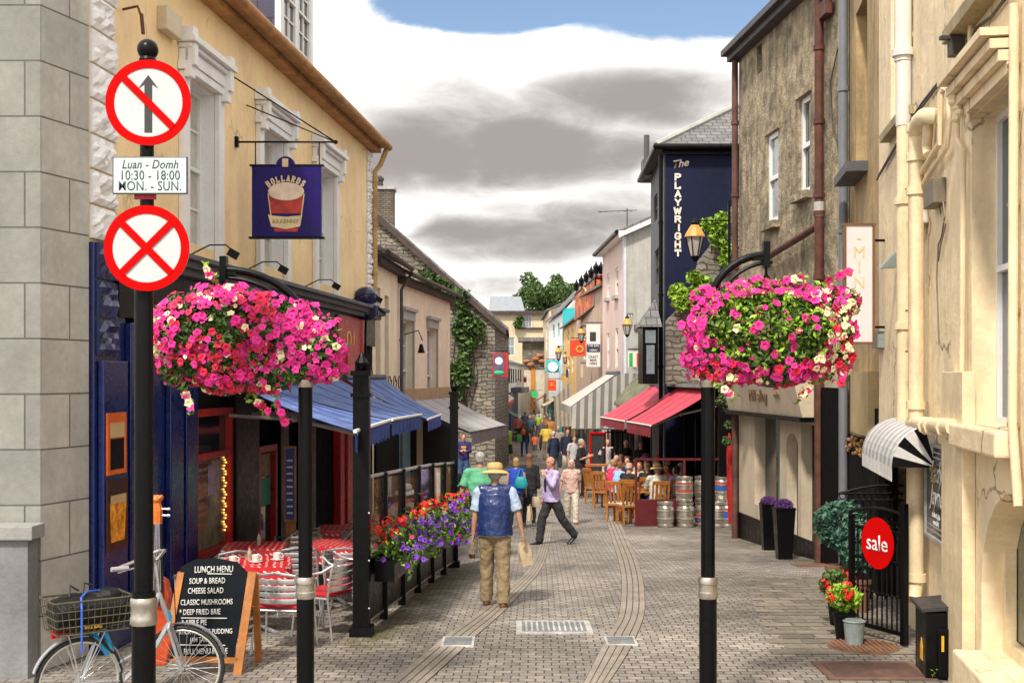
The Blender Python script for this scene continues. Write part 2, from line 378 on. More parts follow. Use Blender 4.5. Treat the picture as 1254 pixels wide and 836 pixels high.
M_TAUPE = mk('taupe_render', (.52, .43, .32), .8, var=.14, scale=1.2, bump=.35, bscale=14, streak=.35, streakcol=(.2, .16, .11))
M_NAVYW = mk('navy_painted_render', (.010, .013, .040), .7, spec=.15, var=.35, scale=.5, bump=.25, bscale=10, streak=.3, streakcol=(.02, .02, .03))
M_DGREY = mk('dark_grey_paint', (.07, .07, .075), .6, var=.2, bump=.2)
M_PINK = mk('pale_pink_render', (.74, .55, .49), .8, var=.08, scale=.7, bump=.2, streak=.3, streakcol=(.42, .32, .28))
M_GREYR = mk('grey_render', (.38, .37, .34), .85, var=.14, scale=.8, bump=.3, streak=.35)
M_SLATE = mk('slate_roof', (.13, .125, .13), .7, var=.3, scale=2, bump=.7, brick=(.30, .22, .012, (.20, .19, .185), (.035, .035, .035)), axis='xy', grime=.2)
M_SLATEY = mk('slate_roof_side', (.13, .125, .13), .7, var=.3, scale=2, bump=.7, brick=(.30, .20, .012, (.20, .19, .185), (.035, .035, .035)), axis='yz', grime=.2)
M_SLATEX = mk('slate_cheek', (.05, .04, .085), .5, var=.3, scale=2, bump=.6, brick=(.42, .34, .012, (.075, .06, .11), (.012, .01, .02)), axis='xz', grime=.2)
M_NAVYP = mk('gloss_navy_paint', (.003, .013, .105), .28, var=.35, scale=1.5, bump=.2, bscale=12, streak=.35, streakcol=(.005, .006, .03), coat=.3)
M_BLACK = mk('black_gloss_paint', (.003, .003, .0035), .34, var=.25, bump=.06, bscale=30, spec=.18)
M_IRON = mk('black_ironwork', (.003, .003, .004), .42, var=.3, bump=.2, bscale=60, spec=.18)
M_INT = mk('dark_interior', (.004, .0035, .0035), .9, var=.3, spec=.1)  # near-black base colour stands in for the shade of interiors and openings
M_RED = mk('red_gloss_paint', (.42, .012, .012), .35, var=.2, bump=.1)
M_MAROON = mk('maroon_panel', (.10, .006, .008), .45, var=.2)
M_GLASS = mk('window_glass', (.022, .028, .032), .06, var=0, spec=.9)
M_GLASSB = mk('pale_window_glass', (.20, .24, .27), .08, var=.3, scale=1.5, spec=.9)
M_GUT = mk('rusty_ochre_gutter', (.42, .20, .06), .7, var=.4, scale=4, bump=.4, grime=.5)
M_RUST = mk('rusty_iron_pipe', (.10, .032, .018), .7, var=.5, scale=5, bump=.5, bscale=30)
M_GPIPE = mk('grey_plastic_pipe', (.16, .17, .19), .4, var=.15)
M_DWOOD = mk('dark_bargeboard', (.06, .04, .035), .8, var=.4, bump=.4)
M_TEAL = mk('turquoise_paint', (.03, .42, .46), .6, var=.12)
M_YEL2 = mk('warm_yellow_render', (.76, .48, .17), .8, var=.12, streak=.2)
M_BEIGE = mk('beige_render', (.60, .50, .34), .8, var=.12, streak=.3)
M_LEAD = mk('lead_flashing', (.22, .26, .25), .5, var=.3)
M_BRICK = mk('chimney_brick', (.20, .15, .11), .9, var=.35, bump=1, brick=(.22, .08, .012, (.12, .10, .085), (.05, .045, .04)), axis='xz', grime=.3)
M_LEAF = mk('leaf_green', (.060, .115, .022), .55, var=.25, scale=3, island=.6)
M_LEAF2 = mk('yellow_green_leaf', (.23, .38, .025), .55, var=.2, scale=3, island=.5)
M_LEAF3 = mk('bluish_leaf', (.045, .12, .08), .5, var=.2, scale=6, island=.5)
M_BARK = mk('bark', (.07, .05, .035), .9, var=.4, bump=.8)

# ------------------------------------------------------------------ ground
def ground_mat():
    m = bpy.data.materials.new('grey_brown_paving_setts'); m.use_nodes = True; t = m.node_tree; n = t.nodes; l = t.links; b = n['Principled BSDF']
    tcn = n.new('ShaderNodeTexCoord')
    def mp(sc=(1, 1, 1), rot=0, loc=(0, 0, 0)):
        x = n.new('ShaderNodeMapping'); x.inputs['Scale'].default_value = sc; x.inputs['Rotation'].default_value = (0, 0, rot); x.inputs['Location'].default_value = loc; l.new(tcn.outputs['Object'], x.inputs[0]); return x.outputs[0]
    wob = n.new('ShaderNodeTexNoise'); wob.inputs['Scale'].default_value = 3.5; wob.inputs['Detail'].default_value = 3; l.new(mp(), wob.inputs['Vector'])
    va = n.new('ShaderNodeVectorMath'); va.operation = 'MULTIPLY_ADD'; l.new(wob.outputs['Color'], va.inputs[0]); va.inputs[1].default_value = (.035, .035, 0); l.new(mp(rot=R(1.2)), va.inputs[2])
    br = n.new('ShaderNodeTexBrick'); br.inputs['Scale'].default_value = 1; br.inputs['Brick Width'].default_value = .15; br.inputs['Row Height'].default_value = .108
    br.inputs['Mortar Size'].default_value = .007; br.inputs['Mortar Smooth'].default_value = .3; br.inputs['Color1'].default_value = (.305, .265, .225, 1)
    br.inputs['Color2'].default_value = (.195, .172, .148, 1); br.inputs['Mortar'].default_value = (.05, .042, .034, 1); l.new(va.outputs[0], br.inputs['Vector'])
    def nz(sc, vec, det=6, rg=.62):
        x = n.new('ShaderNodeTexNoise'); x.inputs['Scale'].default_value = sc; x.inputs['Detail'].default_value = det; x.inputs['Roughness'].default_value = rg; l.new(vec, x.inputs['Vector']); return x.outputs[0]
    def mix(f, a, c, bt='MULTIPLY'):
        x = n.new('ShaderNodeMixRGB'); x.blend_type = bt
        for i, q in enumerate((f, a, c)):
            if hasattr(q, 'links'): l.new(q, x.inputs[i])
            else: x.inputs[i].default_value = q
        return x.outputs[0]
    def rg(s, a, c, d, e):
        x = n.new('ShaderNodeMapRange'); l.new(s, x.inputs[0]); x.inputs[1].default_value = a; x.inputs[2].default_value = c; x.inputs[3].default_value = d; x.inputs[4].default_value = e; return x.outputs[0]
    base = mix(1, br.outputs[0], rg(nz(.45, mp()), .32, .68, .48, 1.42))
    base = mix(1, base, rg(nz(9, mp()), .3, .7, .75, 1.25))
    base = mix(rg(nz(.8, mp(sc=(1, .3, 1), loc=(3, 8, 0)), 8, .7), .57, .66, 0, .35), base, (.06, .05, .04, 1), 'MIX')
    base = mix(rg(nz(1.7, mp(sc=(.6, 1.6, 1), loc=(9, 1, 0)), 8, .75), .60, .70, 0, .45), base, (.34, .31, .27, 1), 'MIX')
    # moss along the fence foot on the left and the wall foot on the right
    sp = n.new('ShaderNodeSeparateXYZ'); l.new(tcn.outputs['Object'], sp.inputs[0])
    def ma(op, a, c=None, d=None):
        x = n.new('ShaderNodeMath'); x.operation = op
        for i, q in enumerate((a, c, d)):
            if q is None: continue
            if hasattr(q, 'links'): l.new(q, x.inputs[i])
            else: x.inputs[i].default_value = q
        return x.outputs[0]
    dl = ma('ABSOLUTE', ma('SUBTRACT', sp.outputs[0], ma('MULTIPLY_ADD', sp.outputs[1], .10, -2.72)))
    yl = ma('MULTIPLY', ma('GREATER_THAN', sp.outputs[1], 12.3), ma('LESS_THAN', sp.outputs[1], 20))
    ml = ma('MULTIPLY', rg(dl, .1, .55, 1, 0), yl)
    dr = ma('ABSOLUTE', ma('SUBTRACT', sp.outputs[0], ma('MULTIPLY_ADD', sp.outputs[1], -.081, 6.65)))
    mr_ = ma('MULTIPLY', rg(dr, .05, .5, 1, 0), ma('GREATER_THAN', sp.outputs[1], 20))
    mm = ma('MULTIPLY', ma('MAXIMUM', ml, mr_), rg(nz(3.2, mp(), 8, .7), .42, .58, 0, .8))
    base = mix(mm, base, (.085, .075, .018, 1), 'MIX')
    l.new(base, b.inputs['Base Color']); l.new(rg(nz(2, mp()), .3, .7, .55, .85), b.inputs['Roughness'])
    h = ma('MULTIPLY_ADD', nz(30, mp()), .3, rg(br.outputs[1], 0, 1, 1, 0))
    bp = n.new('ShaderNodeBump'); bp.inputs['Strength'].default_value = .9; bp.inputs['Distance'].default_value = .02; l.new(h, bp.inputs['Height']); l.new(bp.outputs[0], b.inputs['Normal'])
    return m
M_PAVE = ground_mat()
g = MB(); ys = [-60, -20] + [i for i in range(0, 64, 1)] + [70, 80, 90, 100, 120, 140, 200, 400, 1500, 3000]
xs = [-3000, -60, -8, -4, -2, 0, 2, 4, 8, 60, 3000]
g.v = [Vector((x, y, gz(y))) for y in ys for x in xs]
g.f = [(j * len(xs) + i, j * len(xs) + i + 1, (j + 1) * len(xs) + i + 1, (j + 1) * len(xs) + i) for j in range(len(ys) - 1) for i in range(len(xs) - 1)]; g.mi = [0] * len(g.f)
g.build('street_paving', M_PAVE, kind='structure', label='worn grey brown paving setts of the pedestrian street')

# longitudinal courses of setts that mark the carriageway edge
def strip_mat():
    return mk('long_course_setts', (.29, .245, .20), .7, var=.3, scale=1.3, bump=.6, bscale=40)
M_STRIP = strip_mat(); M_JOINT = mk('dark_joint', (.035, .03, .024), .9, var=.2)
def course(Lp, Rp, n):
    """courses between two pixel polylines on the ground; each course a band with dark joints between"""
    a = [GP(*p) for p in Lp]; b = [GP(*p) for p in Rp]
    def samp(pl, t):
        k = t * (len(pl) - 1); i = min(int(k), len(pl) - 2); f = k - i
        p0 = pl[max(i - 1, 0)]; p1 = pl[i]; p2 = pl[i + 1]; p3 = pl[min(i + 2, len(pl) - 1)]
        q = .5 * ((2 * p1) + (p2 - p0) * f + (2 * p0 - 5 * p1 + 4 * p2 - p3) * f * f + (3 * p1 - p0 - 3 * p2 + p3) * f ** 3)
        return q
    under = MB(); top = MB(); T = 90
    for i in range(T):
        t0, t1 = i / T, (i + 1) / T
        A0, B0, A1, B1 = samp(a, t0), samp(b, t0), samp(a, t1), samp(b, t1)
        def z(v, d): return Vector((v.x, v.y, gz(v.y) + d))
        under.quad(z(A0, .004), z(B0, .004), z(B1, .004), z(A1, .004))
        for k in range(n):
            s0 = (k + .07) / n; s1 = (k + .93) / n
            top.quad(*(z(q, .008) for q in (A0.lerp(B0, s0), A0.lerp(B0, s1), A1.lerp(B1, s1), A1.lerp(B1, s0))))
    return under, top
u1, t1 = course([(741, 632), (758, 690), (759, 745), (742, 780), (712, 842)], [(757, 632), (779, 680), (790, 732), (780, 778), (742, 842)], 4)
u2, t2 = course([(668, 640), (652, 690), (604, 735), (541, 782), (470, 842)], [(677, 640), (666, 690), (630, 735), (580, 782), (515, 842)], 4)
for k, (u, t) in enumerate(((u1, t1), (u2, t2))):
    u.build('paving_joint', M_JOINT, kind='structure'); t.build('paving_course', M_STRIP, kind='structure')
# worn flagstones at right near the gate
fl = MB()
for i in range(24):
    for j in range(4):
        y0 = 12.0 + i * .25; x0 = 2.55 + .035 * i + j * .36 + (.16 if i % 2 else 0)
        if x0 > 1.98 + .153 * y0 - .1: continue
        p = [(x0 + .010, y0 + .010), (x0 + .345, y0 + .010), (x0 + .345, y0 + .238), (x0 + .010, y0 + .238)]
        fl.quad(*(Vector((x, y, gz(y) + .005)) for x, y in p))
fl.build('flagstone_path', mk('worn_flagstone', (.20, .17, .13), .75, var=.35, scale=1.5, bump=.5, island=.25), kind='structure')

# ------------------------------------------------------------------ generic building tools
def wall_sheet(mb, fr, u0, u1, w0, w1, ops, depth=.2, mi=0, reveal_mi=0):
    us = sorted({u0, u1, *[o[0] for o in ops], *[o[1] for o in ops]}); ws = sorted({w0, w1, *[o[2] for o in ops], *[o[3] for o in ops]})
    us = [u for u in us if u0 <= u <= u1]; ws = [q for q in ws if w0 <= q <= w1]
    for a, b in zip(us, us[1:]):
        for c, d in zip(ws, ws[1:]):
            mu, mw_ = (a + b) / 2, (c + d) / 2
            if any(o[0] < mu < o[1] and o[2] < mw_ < o[3] for o in ops): continue
            mb.quad(fr.p(a, 0, c), fr.p(b, 0, c), fr.p(b, 0, d), fr.p(a, 0, d), mi)
    for o in ops:
        a, b, c, d = o[:4]; D = o[5] if len(o) > 5 else depth
        if len(o) > 4 and o[4] == 'arch':
            r = (b - a) / 2; rise = r * .75; sp = d - rise; n = 10
            pts = [((a + b) / 2 + r * math.cos(math.pi * k / n), sp + rise * math.sin(math.pi * k / n)) for k in range(n + 1)]
            for (x0, z0), (x1, z1) in zip(pts, pts[1:]):
                mb.quad(fr.p(x0, 0, z0), fr.p(x1, 0, z1), fr.p(x1, 0, d), fr.p(x0, 0, d), mi)
                mb.quad(fr.p(x0, 0, z0), fr.p(x1, 0, z1), fr.p(x1, -D, z1), fr.p(x0, -D, z0), reveal_mi)
            top = sp
        else:
            top = d; mb.quad(fr.p(a, 0, d), fr.p(b, 0, d), fr.p(b, -D, d), fr.p(a, -D, d), reveal_mi)
        mb.quad(fr.p(a, 0, c), fr.p(a, 0, top), fr.p(a, -D, top), fr.p(a, -D, c), reveal_mi)
        mb.quad(fr.p(b, 0, c), fr.p(b, 0, top), fr.p(b, -D, top), fr.p(b, -D, c), reveal_mi)
        mb.quad(fr.p(a, 0, c), fr.p(b, 0, c), fr.p(b, -D, c), fr.p(a, -D, c), reveal_mi)

def window(par, fr, a, b, c, d, D=.2, mat=None, nx=2, ny=2, fw=.055, glass=None, sill=None, mid=True, curtain=None):
    mat = mat or M_WHITEW; f = MB(); v0, v1 = -D + .02, -D + .075
    f.fbox(fr, a, a + fw, v0, v1, c, d); f.fbox(fr, b - fw, b, v0, v1, c, d)
    f.fbox(fr, a + fw, b - fw, v0, v1, c, c + fw); f.fbox(fr, a + fw, b - fw, v0, v1, d - fw, d)
    if mid: f.fbox(fr, a + fw, b - fw, v0 + .002, v1 + .01, (c + d) / 2 - fw * .45, (c + d) / 2 + fw * .45)
    for i in range(1, nx): u = a + (b - a) * i / nx; f.fbox(fr, u - .012, u + .012, v0 + .003, v1 - .015, c + fw, d - fw)
    for i in range(1, ny):
        if mid and i * 2 == ny: continue
        q = c + (d - c) * i / ny; f.fbox(fr, a + fw, b - fw, v0 + .004, v1 - .018, q - .012, q + .012)
    o = f.build('window', mat, par)
    p = MB(); p.fbox(fr, a + fw * .6, b - fw * .6, v0 - .012, v0 + .012, c + fw * .6, d - fw * .6); p.build('pane', glass or M_GLASS, o)
    if curtain:
        q = MB(); q.fbox(fr, a + fw, a + (b - a) * .3, v0 + .013, v0 + .016, c + fw, d - fw); q.fbox(fr, b - (b - a) * .3, b - fw, v0 + .013, v0 + .016, c + fw, d - fw); q.build('curtain', curtain, o)
    if sill:
        s = MB(); s.fbox(fr, a - .08, b + .08, -D + .08, .09, c - .11, c + .01); s.build('sill', sill, o, bevel=.01)
    return o

def opx(fr, x0, x1, y0, y1, *rest):
    """an opening read from a rectangle seen on the wall (heights read at its middle)"""
    a, b = fr.U(x0), fr.U(x1); m = (x0 + x1) / 2
    t, q = fr.uw(m, y0)[1], fr.uw(m, y1)[1]
    if a > b: a, b = b, a
    return (a, b, q, t, *rest)

def gable_roof(par, fr, u0, u1, we, rise, D, mat, over=.25, th=.12, name='roof'):
    r = MB()
    for s0, s1 in (((over, we - .08), (-D / 2, we + rise)), ((-D / 2, we + rise), (-D - over, we - .08))):
        pr = [fr.p(u0 - .1, s0[0], s0[1]), fr.p(u0 - .1, s1[0], s1[1]), fr.p(u0 - .1, s1[0], s1[1] + th), fr.p(u0 - .1, s0[0], s0[1] + th)]
        r.prism(pr, fr.u * (u1 - u0 + .2))
    return r.build(name, mat, par)

def mass(mb, fr, u0, u1, w0, w1, D, v=-.26, rise=0):
    pr = [fr.p(u0, v, w0), fr.p(u0, -D, w0), fr.p(u0, -D, w1)] + ([fr.p(u0, -D / 2, w1 + rise)] if rise else []) + [fr.p(u0, v, w1)]
    mb.prism(pr, fr.u * (u1 - u0))
def endcap(mb, fr, u, w0, w1, D, rise=0):
    """the end wall of a building at u, joining front plane and mass"""
    pts = [fr.p(u, 0, w0), fr.p(u, -D, w0), fr.p(u, -D, w1)] + ([fr.p(u, -D / 2, w1 + rise)] if rise else []) + [fr.p(u, 0, w1)]
    mb.add(pts, [tuple(range(len(pts)))])

def downpipe(par, pts, r, mat, cols=(), name='downpipe'):
    p = MB(); p.tube(pts, r, 10)
    for c in cols: c = Vector(c); p.tube([c - Vector((0, 0, .04)), c + Vector((0, 0, .04))], r * 1.28, 10)
    return p.build(name, mat, par, smooth=True)

def leaf_cloud(mb, cen, n, size, rr, flat=0.6):
    """cen(): returns a point; leaves are small folded quads"""
    for _ in range(n):
        p = cen(); s = size * rr.uniform(.6, 1.3)
        d = Vector((rr.gauss(0, 1), rr.gauss(0, 1), rr.gauss(0, flat))).normalized(); u = d.cross(Vector((rr.gauss(0, 1), rr.gauss(0, 1), rr.gauss(0, 1)))).normalized(); n_ = d.cross(u)
        mb.add([p - d * s, p + u * s * .5 + n_ * s * .15, p + d * s, p - u * s * .5 + n_ * s * .15], [(0, 1, 2), (0, 2, 3)])

# ------------------------------------------------------------------ grey stone bank at the left edge
bank = thing('stone_bank_building', 'grey ashlar stone bank building filling the left edge, with a plinth block', 'building', (-5, 11.25, gz(11.25)))
b_ = MB(); cx_, cy_ = -4.33, 11.25
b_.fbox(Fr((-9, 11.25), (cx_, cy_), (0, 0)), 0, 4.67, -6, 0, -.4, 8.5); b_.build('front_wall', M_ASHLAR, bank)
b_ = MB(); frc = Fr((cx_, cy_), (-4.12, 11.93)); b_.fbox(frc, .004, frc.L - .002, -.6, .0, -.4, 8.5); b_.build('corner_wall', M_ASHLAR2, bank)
b_ = MB(); zt = P(0, 660, 11.0).z; zb = P(0, 643, 11.0).z
b_.fbox(Fr((-6, 10.98), (-4.32, 10.98), (0, 0)), 0, 1.66, -.25, 0, -.3, zt); b_.build('plinth', mk('blue_grey_stone', (.20, .205, .21), .8, var=.25, scale=2, bump=.3, streak=.3), bank, bevel=.008); b_ = MB(); b_.fbox(Fr((-6, 10.98), (-4.32, 10.98), (0, 0)), 0, 1.72, -.25, .06, zt, zb)
b_.build('plinth_cap', mk('grey_cap_stone', (.30, .295, .28), .8, var=.2, bump=.3), bank, bevel=.012)

# ------------------------------------------------------------------ yellow pub
fp = Fr((-5.2 + .0893 * 11.95, 11.95), (-5.2 + .0893 * 25.4, 25.4)); EZ = 7.38
pub = thing('yellow_pub_building', 'yellow rendered pub with white window surrounds above a dark blue and black shopfront', 'building', (-4.5, 12, gz(12)))
def pu(x): return fp.U(x)
wins = [(pu(226), pu(262)), (pu(318), pu(347)), (pu(386), pu(408))]
ops = [(a, b, 4.35, 6.32, 'rect', .24) for a, b in wins]
wl = MB(); wall_sheet(wl, fp, 0, fp.L, 4.0, EZ, ops, .24, 0, 1)
wl.fbox(fp, 0, fp.L, -5, -.26, -1.2, EZ, 0); endcap(wl, fp, fp.L, -1.2, EZ, 5); wl.build('wall', [M_YEL, M_WHITE], pub)
for a, b in wins:
    wo = window(pub, fp, a, b, 4.35, 6.32, .24, nx=2, ny=4, curtain=mk('net_curtain', (.5, .48, .42), .9, var=.2))
    s = MB()
    for q0, q1 in ((a - .20, a - .004), (b + .004, b + .20)): s.fbox(fp, q0, q1, .003, .075, 4.2, 6.34)
    for q0, q1 in ((a - .22, a - .06), (b + .06, b + .22)): s.fbox(fp, q0, q1, .076, .16, 6.26, 6.40); s.fbox(fp, q0 + .02, q1 - .02, .077, .20, 6.40, 6.66)
    s.fbox(fp, a - .24, b + .24, .003, .10, 6.345, 6.44); s.fbox(fp, a - .20, b + .20, .003, .12, 6.445, 6.60); s.fbox(fp, a - .22, b + .22, .003, .17, 6.605, 6.66)
    s.fbox(fp, a - .27, b + .27, .003, .23, 6.665, 6.74); s.fbox(fp, a - .25, a - .08, .003, .2, 6.742, 6.84); s.fbox(fp, b + .08, b + .25, .003, .2, 6.742, 6.84)
    s.build('surround', M_WHITE, wo, bevel=.008)
# quoins
qn = MB(); qb = MB(); rq = random.Random(3)
def rocky(mb, fr, u0, u1, w0, w1, v):
    n, m = 7, 6; vs = []
    for j in range(m + 1):
        for i in range(n + 1):
            e = (0 < i < n) and (0 < j < m); vs.append(fr.p(u0 + (u1 - u0) * i / n, v + (rq.uniform(.02, .085) if e else .03), w0 + (w1 - w0) * j / m))
    mb.add(vs, [(j * (n + 1) + i, j * (n + 1) + i + 1, (j + 1) * (n + 1) + i + 1, (j + 1) * (n + 1) + i) for j in range(m) for i in range(n)])
    mb.fbox(fr, u0, u1, .001, v + .03 - .001, w0, w1)
for k in range(10): qn = MB(); rocky(qn, fp, .02, .55 + (.08 if k % 2 else 0), 4.10 + k * .345, 4.10 + k * .345 + .32, .0); qn.build('quoin', M_WHITE, pub)
for k in range(16): qn = MB(); rocky(qn, fp, fp.L - .42, fp.L - .02, 4.0 + k * .21, 4.0 + k * .21 + .195, .0); qn.build('quoin', M_WHITE, pub)
for k in range(3): qb = MB(); rocky(qb, fp, .04, .5, 2.95 + k * .38, 2.95 + k * .38 + .35, .06); qb.build('quoin', mk('navy_rusticated_block', (.006, .012, .08), .3, var=.4, bump=.3, coat=.4), pub)
# eaves, gutter, roof
e = MB(); e.fbox(fp, -.1, fp.L + .12, -.2, .20, EZ, EZ + .10); e.fbox(fp, -.1, fp.L + .12, -.2, .30, EZ + .10, EZ + .19); e.build('cornice', M_GUT, pub, bevel=.01)
gt = MB(); gt.tube([fp.p(-.1, .36, EZ + .15), fp.p(fp.L + .16, .36, EZ + .12)], .075, 10); gt.build('gutter', M_GUT, pub, smooth=True)
gable_roof(pub, fp, 0, fp.L, EZ + .15, 1.5, 5, M_SLATEY, .2)
ua = fp.L - .02; downpipe(pub, [fp.p(ua + .08, .34, EZ + .1), fp.p(ua + .06, .2, EZ - .25), fp.p(ua + .02, .09, EZ - .4), fp.p(ua + .02, .09, 3.9)], .055, mk('ochre_downpipe', (.48, .30, .12), .6, var=.3), [fp.p(ua + .02, .09, z) for z in (6.8, 5.9, 4.9)])
# dormer
ud0, ud1 = fp.U(341), fp.U(380)
dm = MB(); dm.fbox(fp, ud0 + .02, ud1, -.95, -.05, EZ, 9.6); db = dm.build('dormer', M_SLATEX, pub)
dw = MB(); dw.fbox(fp, ud0, ud1 + .02, -.05, .02, EZ + .02, EZ + .22); dw.fbox(fp, ud0 - .02, ud0 + .14, -.05, .04, EZ + .22, 9.6); dw.fbox(fp, ud1 - .14, ud1 + .03, -.05, .04, EZ + .22, 9.6)
dw.fbox(fp, (ud0 + ud1) / 2 - .06, (ud0 + ud1) / 2 + .06, -.05, .03, EZ + .22, 9.6); dw.build('dormer_frame', M_WHITEW, db)
fd = Fr(fp.p(0, .02, 0)[:2], fp.p(fp.L, .02, 0)[:2])
for a, b in ((ud0 + .15, (ud0 + ud1) / 2 - .07), ((ud0 + ud1) / 2 + .07, ud1 - .15)): window(db, fd, a, b, EZ + .3, 9.5, .06, nx=2, ny=6, fw=.04)
# shopfront
sf = MB(); U = fp.U
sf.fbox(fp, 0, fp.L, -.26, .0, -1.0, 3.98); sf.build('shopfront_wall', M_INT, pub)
c_ = MB(); c_.fbox(fp, U(147), fp.L + .1, .0, .30, 3.98, 4.06); c_.fbox(fp, U(147), fp.L + .05, .0, .22, 3.90, 3.98); c_.fbox(fp, U(147), fp.L + .15, .0, .38, 4.06, 4.12); c_.build('shopfront_cornice', mk('grey_cornice', (.11, .11, .115), .6, var=.3), pub, bevel=.01)
c_ = MB(); c_.fbox(fp, .5, fp.L, .001, .10, 3.35, 3.90); c_.build('fascia', M_BLACK, pub)
c_ = MB(); c_.fbox(fp, .0, U(147), .001, .06, -.4, 4.06)
for x0, x1, z1 in ((112, 142, 2.9), (146, 168, 3.3), (196, 212, 3.3), (216, 230, 3.3)): c_.fbox(fp, U(x0), U(x1), .062, .13, .25, z1); c_.fbox(fp, U(x0) - .03, U(x1) + .03, .062, .16, -.3, .24)
c_.fbox(fp, U(147), U(229), .003, .058, -.4, 3.3); c_.build('blue_panelling', M_NAVYP, pub, bevel=.012)
def redwin(x0, x1, y0, y1, bars):
    a, b, q, t = opx(fp, x0, x1, y0, y1); f = MB()
    for u in (a, b - .09): f.fbox(fp, u, u + .09, .02, .11, q, t)
    f.fbox(fp, a, b, .021, .109, q, q + .09); f.fbox(fp, a, b, .021, .109, t - .09, t)
    for z in bars: f.fbox(fp, a + .09, b - .09, .022, .10, q + (t - q) * z, q + (t - q) * z + .08)
    o = f.build('shop_window', M_RED, pub); p = MB(); p.fbox(fp, a + .05, b - .05, .012, .03, q + .05, t - .05); p.build('pane', M_GLASS, o); return a, b, q, t, o
a, b, q, t, o = redwin(229, 276, 500, 680, (.66,)); i_ = MB(); i_.fbox(fp, a + .1, b - .1, .031, .033, q + .1, q + (t - q) * .65); i_.build('reflection_glass', mk('greenish_window', (.20, .20, .13), .12, var=.7, scale=3, spec=.8), o)  # mottled greenish sheet over the pane paints in a window reflection
# things shown inside the near window: price board, posters and string lights
i_ = MB()
for k in range(11): i_.fbox(fp, a + .15, a + .62, .034, .038, q + .35 + k * .085, q + .35 + k * .085 + .045)
i_.build('price_list', mk('price_list_print', (.30, .10, .04), .6, island=.7, var=.3), o)
i_ = MB(); i_.fbox(fp, a + .66, a + .95, .034, .04, q + .75, q + 1.12); i_.build('poster', mk('lilac_poster', (.45, .34, .50), .6, var=.5, scale=12), o)
i_ = MB()
for k in range(26): i_.ell(fp.p(b - .16 + .05 * math.sin(k * 1.7), .045, q + .25 + k * .038), (.014, .014, .014), nu=6, nv=4)
i_.build('string_lights', mk('amber_bulbs', (.9, .55, .12), .4, emit=1.2), o)
redwin(308, 331, 545, 672, ())
i_ = MB(); a2, b2, q2, t2 = opx(fp, 311, 328, 556, 660)
i_.fbox(fp, a2, b2, .034, .04, q2 + .9, t2); i_.build('poster', mk('faded_poster', (.40, .32, .22), .6, var=.6, scale=9), pub)
i_ = MB(); i_.fbox(fp, a2, b2, .034, .042, q2 + .48, q2 + .88); i_.build('poster', mk('turquoise_poster', (.03, .42, .33), .6, var=.2), pub)
pil = MB()
for x0, x1 in ((277, 306), (333, 343), (362, 377)): pil.fbox(fp, U(x0), U(x1), .002, .14, -.4, 3.35)
each(pil, 'pilaster', M_BLACK, pub, bevel=.01)
pil = MB(); pil.fbox(fp, U(408), U(413), .002, .14, -.8, 3.35); pil.fbox(fp, U(415), U(424), .002, .17, -.8, 3.35); each(pil, 'pilaster', M_RED, pub, bevel=.01)
pil = MB(); pil.fbox(fp, U(426), U(432), .002, .10, -.8, 2.6); pil.build('door', mk('sky_blue_door', (.12, .30, .45), .5), pub)
pil = MB(); pil.fbox(fp, U(405), U(438), .102, .14, 3.0, 3.85); pn = pil.build('signboard', M_RED, pub)
text('O I', mk('gold_lettering', (.75, .50, .10), .4), pn, fp.p(U(420), .141, 3.4), fp.u, (0, 0, 1), .5, depth=.01)
for x in (232, 300, 372, 430):   # swan neck lamps on the fascia
    pu_ = U(x); sl_ = MB(); sl_.tube([fp.p(pu_, .0, 4.2), fp.p(pu_, .25, 4.32), fp.p(pu_, .45, 4.32), fp.p(pu_, .52, 4.26)], .009, 6); sl_.box(fp.p(pu_, .54, 4.21), (.13, .11, .09), (0, .5, .2)); sl_.build('fascia_lamp', M_IRON, pub)
# bracket with projecting pub sign
sg = thing('hanging_pub_sign', 'purple blue hanging sign reading BOLLARDS with a painted pint glass', 'pub sign', P(300, 170, 16.5))
Y = 16.5; M_SIGNB = mk('deep_blue_sign', (.014, .005, .12), .35, var=.35, scale=2.2, bump=.12, spec=.2)
s_ = MB(); x0, x1, z0, z1 = X(309, Y), X(394, Y), P(0, 290, Y).z, P(0, 204, Y).z
s_.box(((x0 + x1) / 2, Y, (z0 + z1) / 2), (x1 - x0, .07, z1 - z0))
cxx = X(350, Y); s_.prism([Vector((cxx + .13 * math.cos(q) , Y - .034, z1 + .004 + .13 * math.sin(q))) for q in [math.pi * k / 12 for k in range(13)]], (0, .068, 0))
bd = s_.build('board', M_SIGNB, sg, bevel=.006)
s_ = MB(); s_.box(((x0 + x1) / 2, Y, z0 - .015), (x1 - x0 + .08, .10, .025)); s_.box(((x0 + cxx) / 2 - .08, Y, z1 + .012), ((cxx - x0) - .10, .09, .022)); s_.box(((x1 + cxx) / 2 + .08, Y, z1 + .012), ((x1 - cxx) - .10, .09, .022)); s_.build('frame', M_IRON, sg)
s_ = MB(); s_.box((cxx, Y - .04, z1 + .045), (.08, .012, .11)); s_.build('crest', mk('cream_sign_paint', (.72, .55, .33), .5, var=.15), bd)
M_SCREAM = MC['cream_sign_paint']
wl_ = MB(); word = 'BOLLARDS'
for i, ch in enumerate(word):
    ang = R(34 - 68 * i / 7); rad = .40; cc = Vector((X(351, Y), Y - .036, P(0, 221, Y).z - rad)); up = Vector((math.sin(-ang), 0, math.cos(ang))); rt = Vector((math.cos(ang), 0, math.sin(ang)))
    slab_letter(wl_, ch, cc + up * rad * .96 - rt * .022, rt, up, .072, .017, .006)
wl_.build('lettering', M_SCREAM, bd)
def sx(p, yy_): return Vector((X(p, Y), Y - .036, P(0, yy_, Y).z))
